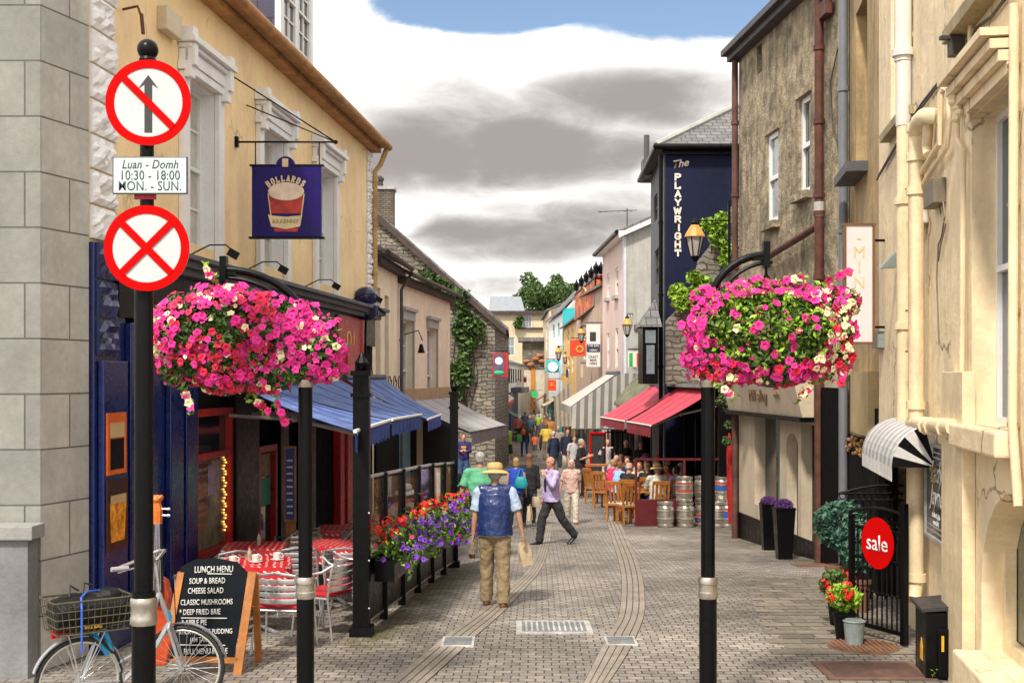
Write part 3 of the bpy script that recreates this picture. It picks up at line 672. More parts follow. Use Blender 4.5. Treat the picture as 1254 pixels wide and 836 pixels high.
gl = MB(); gl.prism([sx(*p) for p in ((329, 240), (372, 240), (369, 262), (332, 262))], (0, -.006, 0)); gl.build('beer', mk('red_beer_paint', (.45, .02, .01), .4, var=.5, scale=8), bd)
gl = MB(); gl.prism([sx(351 + 22 * math.cos(q), 235 + 11 * math.sin(q)) for q in [math.pi * 2 * k / 24 for k in range(24)]], (0, -.009, 0)); gl.build('beer_head', mk('beer_head_paint', (.72, .58, .44), .5, var=.2, scale=9), bd)
for p0, p1 in (((329, 238), (334, 276)), ((373, 238), (368, 276))): gl = MB(); gl.tube([sx(*p0), sx(*p1)], .009, 6); gl.build('glass_edge', M_SCREAM, bd)
gl = MB(); gl.prism([sx(*p) for p in ((329, 263), (333, 264.5), (351, 266), (368, 264.5), (371, 263), (368, 278), (351, 281), (333, 278))], (0, -.012, 0)); rb = gl.build('ribbon', M_SCREAM, bd)
text('KILKENNY', mk('olive_lettering', (.30, .30, .05), .6), rb, sx(350.5, 271.5) + Vector((0, -.013, 0)), (1, 0, 0), (0, 0, 1), .075, depth=.004, bold=.01)
gl = MB(); gl.prism([sx(*p) for p in ((336, 279.8), (366, 279.8), (365, 284), (337, 284))], (0, -.006, 0)); gl.build('beer', MC['red_beer_paint'], bd)
br_ = MB(); wallp = fp.p(fp.U(288), .02, P(0, 170, Y).z); endp = P(411, 174, Y)
br_.tube([Vector((wallp.x, Y, endp.z)), endp], .014, 6); br_.tube([Vector((wallp.x, Y - .35, P(0, 100, Y).z)), endp], .010, 6); br_.tube([Vector((wallp.x, Y + .5, P(0, 118, Y).z)), endp], .010, 6)
br_.ell(endp, (.03, .03, .03), nu=8, nv=6)
for px in (313, 391): br_.tube([Vector((X(px, Y), Y, endp.z)), Vector((X(px, Y), Y, z1))], .008, 5)
br_.box((wallp.x, Y, endp.z), (.05, .08, .14)); br_.box((wallp.x, Y - .35, P(0, 100, Y).z), (.05, .08, .14)); br_.build('bracket', M_IRON, sg)
# alarm box and wall fittings
al = MB(); a0, a1, aw0, aw1 = opx(fp, 192, 211, 14, 43); al.fbox(fp, a0, a1, .0, .12, aw0, aw1); al.build('alarm_box', mk('cream_plastic', (.62, .52, .36), .5), pub, bevel=.015)
al = MB(); p0 = fp.p(U(148), .02, fp.uw(148, 12)[1]); al.tube([p0, p0 + fp.v * .16 + Vector((0, 0, .03)), p0 + fp.v * .2 - Vector((0, 0, .08))], .014, 6); al.tube([p0 + fp.v * .2 - Vector((0, 0, .05)), p0 + fp.v * .22 - Vector((0, 0, .26))], .02, 6); al.build('wall_hook', M_RUST, pub)
# beer posters on the blue panelling
for x0, x1, y0, y1, kind in ((114, 138, 505, 580, 0), (114, 140, 586, 672, 1)):
    a, b, q, t = opx(fp, x0, x1, y0, y1)
    th = thing('beer_poster', ['orange poster with a dark pint, upper one on the blue pilaster', 'orange and yellow pint glass poster, lower one on the blue pilaster'][kind], 'poster', fp.p(a, .14, q)); 
    s = MB(); s.fbox(fp, a, b, .132, .146, q, t); bk = s.build('backing', mk('poster_dark', (.05, .015, .01), .4, var=.4) if kind else mk('poster_orange', (.75, .14, .015), .4, var=.3), th)
    s = MB()
    if kind == 0:
        s.fbox(fp, a + .06, b - .06, .147, .151, q + (t - q) * .6, t - .1); s.build('print', mk('pale_print', (.6, .42, .2), .4), bk); s = MB(); s.fbox(fp, a + .07, b - .07, .147, .150, q + .05, q + (t - q) * .58); s.build('print', M_BLACK, bk)
    else:
        hh = t - q; u = (a + b) / 2
        s.prism([fp.p(u - .17, .147, q + hh * .12), fp.p(u + .15, .147, q + hh * .12), fp.p(u + .2, .147, q + hh * .68), fp.p(u - .2, .147, q + hh * .68)], fp.v * .004); s.build('print', mk('amber_print', (.85, .33, .02), .4, var=.8, scale=11), bk)
        s = MB(); s.fbox(fp, u - .19, u + .19, .152, .155, q + hh * .66, q + hh * .78); s.build('print', MC['pale_print'], bk)

# ------------------------------------------------------------------ blue awnings
def awning(label, A, B, zf, zb, ZA, mat, matv, val=.2, trim=None, group=None, name='awning', scallop=True, arms=True, tilt=None):
    """A,B: near and far front corners (x,y); ZA: (near back (x,y), far back (x,y))"""
    root = thing(name, label, 'awning', (A[0], A[1], zf), 0, group); (ax, ay), (bx, by) = ZA
    a = Vector((A[0], A[1], zf)); b = Vector((B[0], B[1], zf if tilt is None else tilt)); c = Vector((bx, by, zb)); d = Vector((ax, ay, zb))
    m = MB(); n = 10; nd = 6; vs = []
    for i in range(n + 1):
        for j in range(nd + 1):
            p = a.lerp(b, i / n).lerp(d.lerp(c, i / n), j / nd); p.z -= .05 * math.sin(math.pi * j / nd) * (1 + .25 * math.sin(i * 2.1)); vs.append(p)
    fs = [(i * (nd + 1) + j, i * (nd + 1) + j + 1, (i + 1) * (nd + 1) + j + 1, (i + 1) * (nd + 1) + j) for i in range(n) for j in range(nd)]
    m.add(vs, fs); m.add([v - Vector((0, 0, .012)) for v in vs], fs); cv = m.build('canopy', mat, root, smooth=True)
    sm = MB()
    for k in range(1, 4):
        t = k / 4; p0 = a.lerp(b, t); p1 = d.lerp(c, t); pts = []
        for j in range(nd + 1):
            q = p0.lerp(p1, j / nd); q.z -= .05 * math.sin(math.pi * j / nd) * (1 + .25 * math.sin(t * n * 2.1)) - .006; pts.append(q)
        sm.tube(pts, .004, 4)
    sm.build('seam', matv, cv)
    v = MB(); n = 36; dirn = (a - d).normalized(); vs = []
    for i in range(n + 1):
        p = a.lerp(b, i / n) + Vector((dirn.x, dirn.y, 0)) * .012; w_ = .018 * math.sin(i * 1.5)
        vs.append(p + Vector((0, 0, -.02))); vs.append(p + Vector((dirn.x * w_, dirn.y * w_, -val - (.035 * abs(math.sin(i * math.pi / 4)) if scallop else 0))))
    v.add(vs, [(2 * i, 2 * i + 1, 2 * i + 3, 2 * i + 2) for i in range(n)]); v.build('valance', matv, root)
    f = MB(); f.tube([a + Vector((dirn.x * .01, 0, 0)), b + Vector((dirn.x * .01, 0, 0))], .022, 8); f.build('front_bar', trim or M_WHITEW, root)
    if arms:
        f = MB()
        for t in (.04, .96):
            p = a.lerp(b, t); q = d.lerp(c, t); e = p.lerp(q, .5) + (b - a).normalized() * (.4 if t < .5 else -.4) - Vector((0, 0, .2)); q2 = q - Vector((0, 0, .45))
            f.tube([p - Vector((0, 0, .03)), e, q2], .024, 6); f.ell(e, (.04, .04, .04), nu=8, nv=5)
        each(f, 'folding_arm', mk('pale_metal_arm', (.45, .42, .38), .4, metal=.4), root)
    f = MB(); f.tube([d + Vector((0, 0, .02)), c + Vector((0, 0, .02))], .06, 8); f.build('cassette', M_DGREY, root)
    return root
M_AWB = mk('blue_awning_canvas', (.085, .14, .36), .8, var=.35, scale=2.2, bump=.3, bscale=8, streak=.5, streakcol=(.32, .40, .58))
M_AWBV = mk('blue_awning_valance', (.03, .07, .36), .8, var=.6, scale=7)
bx = lambda Y_: -5.2 + .0893 * Y_ + .3
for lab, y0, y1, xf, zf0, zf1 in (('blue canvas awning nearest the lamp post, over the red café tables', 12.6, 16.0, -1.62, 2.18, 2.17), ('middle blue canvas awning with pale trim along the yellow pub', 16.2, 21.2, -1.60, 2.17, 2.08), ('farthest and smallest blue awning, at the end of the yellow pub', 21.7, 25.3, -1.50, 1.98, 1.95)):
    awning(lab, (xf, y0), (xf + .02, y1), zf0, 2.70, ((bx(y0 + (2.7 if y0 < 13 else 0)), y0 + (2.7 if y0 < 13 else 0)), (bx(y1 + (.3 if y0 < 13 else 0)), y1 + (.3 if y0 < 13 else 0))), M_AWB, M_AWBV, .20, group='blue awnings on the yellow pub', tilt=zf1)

gb = thing('globe_lamp', 'navy blue globe lamp pair at the end of the pub cornice', 'lamp', P(448, 365, 24)); m = MB(); m.ell(P(448, 364, 24), (.24, .24, .21)); m.build('globe', mk('navy_glass', (.012, .012, .07), .2, var=.3), gb, smooth=True)
m = MB(); m.lathe([(.10, .0), (.24, .10), (.25, .28), (.20, .33)], P(449, 392, 24), 16); m.build('cup', MC['navy_glass'], gb, smooth=True); m = MB(); m.tube([P(425, 377, 24), P(462, 376, 24), P(472, 384, 24)], .03, 6); m.tube([P(448, 390, 24), P(447, 440, 24)], .025, 6); m.build('bracket', M_IRON, gb)
# ------------------------------------------------------------------ pale two-part building left of centre
fa = Fr((X(456, 25.6), 25.6), (X(487, 29.2), 29.2)); fb = Fr((X(487, 29.2), 29.2), (X(551, 37.2), 37.2))
pale = thing('pale_rendered_building', 'pale pinkish rendered building with two tall deep windows beyond the yellow pub', 'building', (fa.o.x, fa.o.y, gz(26)))
m = MB(); slots = [opx(fa, 460, 466, 352, 508), opx(fa, 471, 476, 362, 512)]
za = 5.30; wall_sheet(m, fa, 0, fa.L, -1.4, za, slots, .18, 0, 1); m.fbox(fa, 0, fa.L, -5, -.2, -1.4, za)
tw = [opx(fb, 492, 505, 392, 515), opx(fb, 523, 534, 402, 518)]
zb_ = 5.15; wall_sheet(m, fb, 0, fb.L, -1.4, zb_, tw, .22, 0, 1); m.fbox(fb, 0, fb.L, -5, -.24, -1.4, zb_); endcap(m, fb, fb.L, -1.4, zb_, 5)
m.build('wall', [M_PALE, M_PALE], pale)
for o_ in slots: m = MB(); m.fbox(fa, o_[0], o_[1], -.17, -.14, o_[2], o_[3]); m.build('pane', M_GLASSB, pale); m = MB(); m.fbox(fa, o_[0] - .06, o_[1] + .06, -.1, .08, o_[2] - .12, o_[2]); m.build('sill', M_PALE, pale)
for o_ in tw:
    w_ = window(pale, fb, *o_[:4], .22, nx=2, ny=4, glass=M_GLASSB)
    m = MB(); m.fbox(fb, o_[0] - .10, o_[1] + .10, .003, .07, o_[3], o_[3] + .22); m.fbox(fb, o_[0] - .16, o_[1] + .16, .003, .13, o_[3] + .222, o_[3] + .30); m.fbox(fb, o_[1], o_[1] + .10, .003, .05, o_[2], o_[3] - .003); m.build('surround', M_GREYR, w_)
def wonky_roof(fr, z, rise, D, mat, v=.28):
    r = MB(); r.prism([fr.p(-.05, v, z), fr.p(-.05, -D, z + rise), fr.p(-.05, -D, z + rise + .1), fr.p(-.05, v, z + .1)], fr.u * (fr.L + .15)); return r
wonky_roof(fa, za, 1.25, 2.4, M_SLATEY).build('roof', M_SLATEY, pale); wonky_roof(fb, zb_, 1.25, 2.4, M_SLATEY).build('roof', M_SLATEY, pale)
for fr_, z_ in ((fa, za), (fb, zb_)):
    m = MB(); m.fbox(fr_, 0, fr_.L + .05, .0, .18, z_ - .18, z_ - .01); m.build('soffit', M_DWOOD, pale)
    m = MB(); m.tube([fr_.p(-.05, .33, z_ + .03), fr_.p(fr_.L + .1, .33, z_)], .06, 8); m.build('gutter', M_DWOOD, pale)
downpipe(pale, [fb.p(.05, .3, zb_), fb.p(.05, .08, zb_ - .35), fb.p(.05, .08, -.8)], .04, M_DGREY, [fb.p(.05, .08, z) for z in (3.6, 2.2, .9)])
m = MB()
for k in range(9): m.box(fb.p(.35, .04, 4.6 - k * .36), (.05, .06, .03))
p = fb.p(.55, .05, 3.75); m.tube([p, p + fb.v * .35 + Vector((0, 0, .1)), p + fb.v * .45 - Vector((0, 0, .15))], .015, 6); m.lathe([(.09, 0), (.05, .16), (.03, .22)], p + fb.v * .42 - Vector((0, 0, .45)), 8); m.build('wall_lamp', M_IRON, pale)
m = MB()
for k in range(3):
    c0 = fa.p(1.6 + k * .75, .12, 2.62); m.tube([c0 + fa.u * (math.cos(a) * (.12 + .02 * a)) + Vector((0, 0, math.sin(a) * (.10 + .015 * a))) for a in [i * .5 for i in range(14)]], .012, 5)
m.build('scroll_bracket', M_IRON, pale)
# ground floor shop: timber fascia, pale blue door, openings with their shade painted near-black
m = MB(); m.fbox(fb, 0.3, fb.L, .002, .12, 2.12, 2.42); m.build('fascia', mk('tan_fascia', (.40, .27, .14), .7, var=.2, streak=.3), pale)
m = MB(); m.fbox(fb, .0, 1.3, .002, .06, -1.2, 2.1); m.build('door', mk('pale_blue_timber', (.10, .25, .32), .5, var=.25), pale)
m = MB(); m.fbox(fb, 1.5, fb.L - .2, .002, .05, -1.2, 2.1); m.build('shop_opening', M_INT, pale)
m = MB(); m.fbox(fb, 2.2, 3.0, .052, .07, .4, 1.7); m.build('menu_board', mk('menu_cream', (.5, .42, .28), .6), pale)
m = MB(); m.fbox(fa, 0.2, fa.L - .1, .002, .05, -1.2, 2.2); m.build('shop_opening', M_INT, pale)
M_AWG = mk('pale_grey_awning_canvas', (.36, .345, .34), .8, var=.12, scale=1, bump=.1, streak=.15)
M_AWGV = mk('grey_awning_seam', (.22, .21, .215), .8, var=.2)
ga = awning('pale grey awning over the pavement at the end of the pale building', (X(577, 28.8), 28.8), (X(621, 36), 36), 1.42, 2.20, ((X(493, 29.9) , 29.9), (X(545, 36.6), 36.6)), M_AWG, M_AWGV, .30, trim=M_DGREY, scallop=False, tilt=1.30)

# ------------------------------------------------------------------ rubble stone gable house with ivy
YG = 46.0; fg = Fr((-6.2, YG), (X(606, YG), YG), (0, 0)); sgh = thing('stone_gable_house', 'rubble stone house with a dark gable edge and ivy on the wall', 'house', (-1, YG, gz(YG)))
pk = P(462, 268, YG); le = P(606, 398, YG)
m = MB(); uL = fg.L; up_ = (Vector((pk.x, YG, 0)) - fg.o).x
poly = [fg.p(0, 0, -2), fg.p(uL, 0, -2), fg.p(uL, 0, le.z), fg.p(up_, 0, pk.z), fg.p(0, 0, pk.z - 1.0)]
m.add(poly, [(0, 1, 2, 3, 4)]); m.build('gable_wall', M_STONE, sgh)
m = MB(); frs = Fr((le.x, YG), (le.x + .5, YG + 8), (3, YG)); m.fbox(frs, 0, frs.L, -.5, 0, -2, le.z); m.build('side_wall', M_STONEY, sgh)
m = MB(); a = Vector((pk.x, YG - .22, pk.z + .22)); b = Vector((le.x + .42, YG - .22, le.z - .16)); m.prism([a, b, b - Vector((0, 0, .22)), a - Vector((0, 0, .30))], (0, .16, 0))
a2_ = a + Vector((-1.6, 0, -1.15)); m.prism([a2_, a, a - Vector((0, 0, .28)), a2_ - Vector((0, 0, .28))], (0, .16, 0)); m.build('bargeboard', M_DWOOD, sgh)
m = MB(); m.prism([a + Vector((0, .17, .06)), b + Vector((.1, .17, .06)), b + Vector((.1, .17, -.06)), a + Vector((0, .17, -.06))], (0, 8, 0)); m.prism([a2_ + Vector((0, .17, .06)), a + Vector((0, .17, .06)), a + Vector((0, .17, -.06)), a2_ + Vector((0, .17, -.06))], (0, 8, 0)); m.build('roof', M_SLATE, sgh)
ch = MB(); q0, q1 = P(449, 232, YG), P(481, 262, YG); ch.box(((q0.x + q1.x) / 2, YG + .5, (q0.z + q1.z) / 2 - .6), (q1.x - q0.x, .8, q0.z - q1.z + 1.3)); co = ch.build('chimney', M_BRICK, sgh)
ch = MB(); ch.box(((q0.x + q1.x) / 2, YG + .5, q0.z + .08), (q1.x - q0.x + .12, .92, .12)); ch.build('chimney_cap', M_GREYR, co)
ch = MB(); ch.lathe([(.15, 0), (.13, .22), (.17, .26), (.17, .34), (.09, .42)], ((q0.x + q1.x) / 2 - .05, YG + .4, q0.z + .14), 12); ch.build('chimney_pot', M_DWOOD, co)
rr = random.Random(11); iv = MB()
def ivy_pt():
    while True:
        px, py = rr.uniform(512, 592), rr.uniform(330, 492)
        # dense column between x 548..585, a run along the verge, gaps elsewhere
        d1 = abs(px - (566 + 10 * math.sin(py * .05))) < (14 + 8 * math.sin(py * .11 + 1)) and 355 < py
        d2 = abs(py - (338 + (px - 515) * .55)) < 12 and px < 560
        if (d1 and rr.random() < .9) or d2: return P(px, py, YG - .05 - rr.random() * .35)
leaf_cloud(iv, ivy_pt, 2600, .11, rr); ivt = thing('ivy', 'green ivy climbing the rubble stone gable wall', 'climbing plant', P(562, 490, YG - .1)); iv.build('foliage', M_LEAF, ivt)
iv = MB()
for k in range(6): iv.tube([P(560 + k * 4 + 5 * math.sin(j * 1.1 + k), 500 - j * 16, YG - .06) for j in range(9)], .018, 5)
iv.build('stem', M_BARK, ivt)

# ------------------------------------------------------------------ right: cream building
fr = Fr((2.33 + .153 * 5.5, 5.5), (2.33 + .153 * 15.9, 15.9)); UR = fr.U
cream = thing('cream_rendered_building', 'cream rendered building at right covered with pipes and cables', 'building', (4, 12, gz(12)))
arch = opx(fr, 1228, 1202, 598, 800); arch = (UR(1300), UR(1202), fr.uw(1215, 808)[1], fr.uw(1235, 600)[1], 'arch', .26)
w1 = (UR(1241), UR(1190), fr.uw(1215, 522)[1], fr.uw(1190, 152)[1] + .05, 'rect', .27)
w2 = (UR(1118), UR(1091), fr.uw(1095, 158)[1], 7.8, 'rect', .25)
w3 = (UR(1245), UR(1180), fr.uw(1190, 20)[1], 7.8, 'rect', .2)
door = (UR(1110), UR(1070), -1.0, fr.uw(1100, 560)[1], 'rect', .5)
m = MB(); wall_sheet(m, fr, 0, fr.L, -1.0, 8.6, [arch, w1, w2, w3, door], .25, 0, 0); mass(m, fr, 0, fr.L, -1, 8.6, 6, -.55); m.build('wall', M_CREAM, cream)
m = MB(); m.fbox(fr, arch[0], arch[1], -.30, -.262, arch[2], arch[3]); m.build('pane', mk('greenish_shop_glass', (.10, .115, .085), .12, var=.3, spec=.8), cream)
m = MB(); m.fbox(fr, arch[1] - .085, arch[1] - .004, -.255, -.17, arch[2], arch[3] - .5); m.fbox(fr, arch[0], arch[1] - .09, -.255, -.17, arch[2], arch[2] + .10); m.build('window_frame', M_CREAMP, cream)
m = MB(); m.fbox(fr, arch[0] - .1, arch[1] + .06, -.16, .22, arch[2] - .6, arch[2] - .01); m.build('sill', M_CREAM, cream, bevel=.02)
window(cream, fr, w1[0], w1[1], w1[2], w1[3], .27, nx=1, ny=2, glass=M_GLASS); window(cream, fr, w2[0], w2[1], w2[2], w2[3], .25, nx=1, ny=2); window(cream, fr, w3[0], w3[1], w3[2], w3[3], .2, nx=2, ny=1)
m = MB(); m.fbox(fr, w1[0] - .15, w1[1] + .12, .002, .17, w1[2] - .20, w1[2] - .01); m.build('sill', M_CREAM, cream, bevel=.02)
m = MB(); m.fbox(fr, w2[0] - .05, w2[1] + .1, -.2, .12, w2[2] - .10, w2[2] - .005); m.build('sill', mk('mossy_sill', (.32, .26, .14), .8, var=.4), cream)
m = MB(); m.fbox(fr, w3[0] - .1, w3[1] + .12, -.15, .16, w3[2] - .12, w3[2] - .005); m.build('sill', MC['mossy_sill'], cream)
m = MB()
for k, (v_, h_) in enumerate(((.07, .10), (.13, .09), (.19, .08), (.26, .07))): m.fbox(fr, w1[0] - .1, w1[1] + .06 + v_ * .3, .002, v_, w1[3] + .02 + k * .095, w1[3] + .02 + k * .095 + h_ - .01)
c0 = fr.p(w1[1] + .04, .12, w1[3] + .2)
for k in range(9): m.ell(c0 + Vector((rnd.uniform(-.03, .03), rnd.uniform(-.05, .05), -.2 + k * .05)), (.04, .05, .035), nu=7, nv=5)
m.build('window_hood', M_CREAM, cream)
def rp(px, py, v=.06): u, w = fr.uw(px, py, v); return fr.p(u, v, w)
# boxed pipe strip, downpipes, soil pipe
m = MB(); m.fbox(fr, UR(1195), UR(1168), .002, .11, -.6, fr.uw(1180, 455)[1]); m.build('boxed_pipe', M_CREAMP, cream, bevel=.008)
x_ = 1108; v_ = .10; u_dp = UR(1106, v_)
downpipe(cream, [fr.p(u_dp, v_, 7.6), fr.p(u_dp, v_, rp(1106, 82).z)], .095, mk('white_downpipe', (.66, .63, .58), .5, var=.12, streak=.3), [fr.p(u_dp, v_, rp(1106, 72).z)])
downpipe(cream, [fr.p(u_dp, v_ - .005, rp(1106, 82).z), fr.p(u_dp, v_ - .005, rp(1106, 160).z)], .085, MC['white_downpipe'])
downpipe(cream, [fr.p(u_dp, v_ - .008, rp(1106, 160).z), fr.p(u_dp, v_ - .008, rp(1106, 570).z)], .078, M_CREAMP, [fr.p(u_dp, .1, rp(1106, y).z) for y in (250, 400)])
us = UR(1122, .12)
downpipe(cream, [rp(1146, 143, .02), rp(1142, 142, .10), rp(1132, 142, .13), rp(1124, 150, .13), rp(1121, 162, .13), fr.p(us, .12, rp(1122, 175).z), fr.p(us, .12, rp(1122, 705).z), fr.p(us, .14, rp(1122, 718).z), fr.p(us - .05, .16, rp(1122, 726).z)], .078, M_CREAMP,
         [fr.p(us, .12, rp(1122, y).z) for y in (165, 200, 240, 495, 530, 700)], 'soil_pipe')
downpipe(cream, [rp(1117, 517, .13), rp(1168, 523, .13)], .072, M_CREAMP)
m = MB()
for px in (1135, 1142, 1158): a = rp(px, 519 + (px - 1117) * .12, .13); m.tube([a - fr.u * .03, a + fr.u * .03], .088, 10)
each(m, 'pipe_collar', M_CREAMP, cream)
for pts, r in (([(1156, 108, .05), (1152, 115, .07), (1151, 175, .07), (1120, 226, .08)], .030), ([(1160, 108, .05), (1163, 150, .06), (1160, 180, .06), (1128, 228, .07)], .022), ([(1137, 150, .08), (1135, 180, .08), (1137, 190, .08)], .05),
               ([(1173, 60, .04), (1172, 170, .05), (1180, 185, .05), (1178, 455, .05)], .024), ([(1188, 30, .04), (1186, 150, .05)], .02), ([(1242, 5, .05), (1240, 520, .05), (1247, 620, .05)], .035)):
    downpipe(cream, [rp(*p) for p in pts], r, M_CREAMP, name='thin_pipe')
m = MB()
for y in (230, 380, 430, 560, 620): m.box(rp(1119, y, .06), (.12, .2, .02)); 
for y in (80, 140, 250, 380, 520): m.box(rp(1241, y, .04), (.06, .09, .03))
each(m, 'pipe_bracket', mk('rusty_clip', (.30, .17, .08), .7, var=.3), cream)
m = MB(); m.fbox(fr, UR(1159), UR(1146), .0, .12, rp(1152, 247).z, rp(1152, 216).z); m.build('meter_box', mk('brown_meter_box', (.20, .16, .11), .6, var=.3, grime=.4), cream, bevel=.01)
m = MB(); m.fbox(fr, UR(1138), UR(1126), .0, .10, rp(1132, 272).z, rp(1132, 243).z); m.build('alarm_box', mk('off_white_plastic', (.6, .55, .45), .5), cream, bevel=.02)
m = MB(); m.fbox(fr, UR(1083), UR(1075), .0, .08, rp(1079, 425).z, rp(1079, 405).z); m.build('junction_box', M_LEAD, cream)
def cable(pts, r, mat, par, v=.03): return downpipe(par, [rp(a, b, v) for a, b in pts], r, mat, name='cable')
M_CABLE = mk('dark_cable', (.04, .035, .03), .6)
cable([(1168, 80), (1150, 100), (1130, 125), (1110, 155), (1090, 190), (1076, 215)], .012, M_CABLE, cream)
cable([(1168, 83), (1148, 106), (1130, 130), (1108, 160), (1088, 196), (1074, 220)], .012, M_CABLE, cream)
cable([(1230, 0), (1215, 20), (1195, 35), (1188, 60), (1178, 58), (1170, 50)], .014, M_CABLE, cream)
cable([(1155, 247), (1157, 265), (1153, 290), (1149, 300), (1147, 340), (1150, 420)], .008, MC['brown_meter_box'], cream)
cable([(1150, 247), (1152, 262), (1158, 275), (1152, 300), (1149, 320)], .008, MC['brown_meter_box'], cream)
m = MB(); c0 = rp(1171, 58, .1); m.box(c0, (.12, .10, .16)); m.box(c0 + Vector((-.05, 0, .08)), (.18, .06, .03)); m.build('insulator', M_CABLE, cream)
m = MB(); a = rp(1099, 322, .02); m.prism([a + Vector((0, 0, .14)), a - Vector((.2, 0, .06)), a - Vector((0, 0, .05))], (0, .12, 0)); m.build('wall_lamp', M_LEAD, cream)
m = MB(); m.fbox(fr, door[0] + .02, door[1] - .02, -.5, -.46, -1, door[3]); m.build('door', M_BLACK, cream)
m = MB(); m.fbox(fr, UR(1068) + .01, fr.L, -.24, .004, -1.0, rp(1072, 520).z + .2); m.build('dark_passage', M_INT, cream)  # solid near-black slab painting the shade of the passage
for px0, px1 in ((1186, 1190),):
    m = MB(); m.fbox(fr, UR(px1), UR(px0), .002, .035, -.5, w1[2] - .22); m.build('plaster_edge', M_CREAM, cream)
# poster board
pb = thing('wall_poster_board', 'black framed notice board with white scrawled writing on the cream wall', 'notice board', rp(1154, 610, 0))
bu0, bu1 = UR(1167), UR(1141); bz0, bz1 = rp(1154, 668).z, rp(1154, 546).z
m = MB(); m.fbox(fr, bu0, bu1, .01, .05, bz0, bz1); bb = m.build('board', mk('notice_black', (.012, .012, .014), .25, var=.4, scale=6), pb)
m = MB()
for q0, q1, r0, r1 in ((bu0, bu1, bz0, bz0 + .03), (bu0, bu1, bz1 - .03, bz1), (bu0, bu0 + .03, bz0 + .031, bz1 - .031), (bu1 - .03, bu1, bz0 + .031, bz1 - .031)): m.fbox(fr, q0, q1, .051, .075, r0, r1)
for k in range(2): m.fbox(fr, bu0 + .06, bu1 - .06, .0515, .056, bz0 + .07 + k * .05, bz0 + .085 + k * .05); m.fbox(fr, bu0 + .06, bu1 - .06, .0515, .056, bz1 - .09 - k * .05, bz1 - .075 - k * .05)
m.build('frame', mk('greyish_frame', (.35, .34, .33), .5, var=.3), pb)
M_CHALK = mk('chalk_white', (.62, .62, .60), .8, var=.2)
um = (bu0 + bu1) / 2
text('Lady', M_CHALK, bb, fr.p(um, .053, bz1 - .28), -fr.u, (0, 0, 1), .30, shear=.5, bold=.008)
text('Jayne', M_CHALK, bb, fr.p(um, .053, bz0 + .42), -fr.u, (0, 0, 1), .28, shear=.5, bold=.006)
for k, s in enumerate(('clothes & gifts', 'open daily')): text(s, M_CHALK, bb, fr.p(um, .053, bz0 + .24 - k * .07), -fr.u, (0, 0, 1), .07)
m = MB(); m.fbox(fr, bu0 + .035, bu0 + .12, .0525, .056, bz0 + .18, bz0 + .55); m.build('red_flash', M_RED, bb)
m = MB()
for k in range(5): m.ell(fr.p(um - .12 + .07 * k, .058, bz0 + .62 + .06 * math.sin(k * 2)), (.035, .006, .03), nu=8, nv=5)
m.build('picture', mk('olive_print', (.25, .22, .10), .5, var=.6, scale=20), bb)
# black storage box on the ground
kb = thing('black_storage_box', 'black cabinet with yellow warning stickers at the foot of the cream wall', 'storage box', GP(1150, 815))
m = MB(); k0, k1 = fr.uw(1169, 700, .45)[0], fr.uw(1128, 700, .30)[0]; fk = fr; kz = gz(11.2)
kw0 = UR(1170, .05); kw1 = kw0 + .58
m.fbox(fk, kw0 + .02, kw1 - .02, .02, .30, kz, kz + .60); kbb = m.build('body', M_BLACK, kb, bevel=.012)
zt = kz + .605
m = MB(); m.prism([fk.p(kw0 + .0, .01, zt + .03), fk.p(kw0 + .0, .34, zt + .002), fk.p(kw0 + .0, .34, zt + .03), fk.p(kw0 + .0, .01, zt + .07)], fk.u * (kw1 - kw0)); m.build('lid', mk('scuffed_black', (.035, .033, .035), .45, var=.4), kb)
m = MB(); m.fbox(fk, kw0 - .015, kw0 + .018, .04, .20, kz + .04, zt - .14); m.build('door', M_BLACK, kb, bevel=.008)
m = MB(); m.prism([fk.p(kw0 + .16, .302, kz + .14), fk.p(kw0 + .28, .302, kz + .14), fk.p(kw0 + .28, .302, kz + .26), fk.p(kw0 + .22, .302, kz + .34), fk.p(kw0 + .16, .302, kz + .26)], fk.v * .004); m.build('sticker', mk('warning_yellow', (.75, .38, .01), .5), kb)
m = MB(); m.fbox(fk, kw0 - .019, kw0 - .0155, .15, .172, zt - .34, zt - .2); m.build('sticker', MC['warning_yellow'], kb)
# small dutch canopy
dc = thing('striped_dutch_canopy', 'small quarter-round grey and white striped canopy over the cream building doorway', 'canopy', rp(1080, 540, .2))
ca, cb_ = fr.U(1110, .30), fr.U(1062, .38); zc_ = rp(1090, 509).z; m = MB(); n = 8; Rr = .42; frl = MB(); mi_k = 0
for k in range(n):
    a0, a1 = math.pi / 2 * k / n, math.pi / 2 * (k + 1) / n; ns = 16
    for j in range(ns):
        ua, ub = ca + (cb_ - ca) * j / ns, ca + (cb_ - ca) * (j + 1) / ns
        m.quad(fr.p(ua, .02 + Rr * math.sin(a0), zc_ - Rr + Rr * math.cos(a0)), fr.p(ub, .02 + Rr * math.sin(a0), zc_ - Rr + Rr * math.cos(a0)), fr.p(ub, .02 + Rr * math.sin(a1), zc_ - Rr + Rr * math.cos(a1)), fr.p(ua, .02 + Rr * math.sin(a1), zc_ - Rr + Rr * math.cos(a1)), j % 2)
dcm = m.build('hood', [mk('canopy_pale', (.55, .53, .52), .7, var=.15), mk('canopy_grey', (.34, .33, .34), .7, var=.15)], dc)
m = MB()
for j in range(22): ua = ca + (cb_ - ca) * (j + .1) / 22; m.fbox(fr, ua, ua + (cb_ - ca) / 22 * .62, .02 + Rr - .004, .02 + Rr + .002, zc_ - Rr - .14, zc_ - Rr)
m.build('fringe', MC['canopy_pale'], dc)
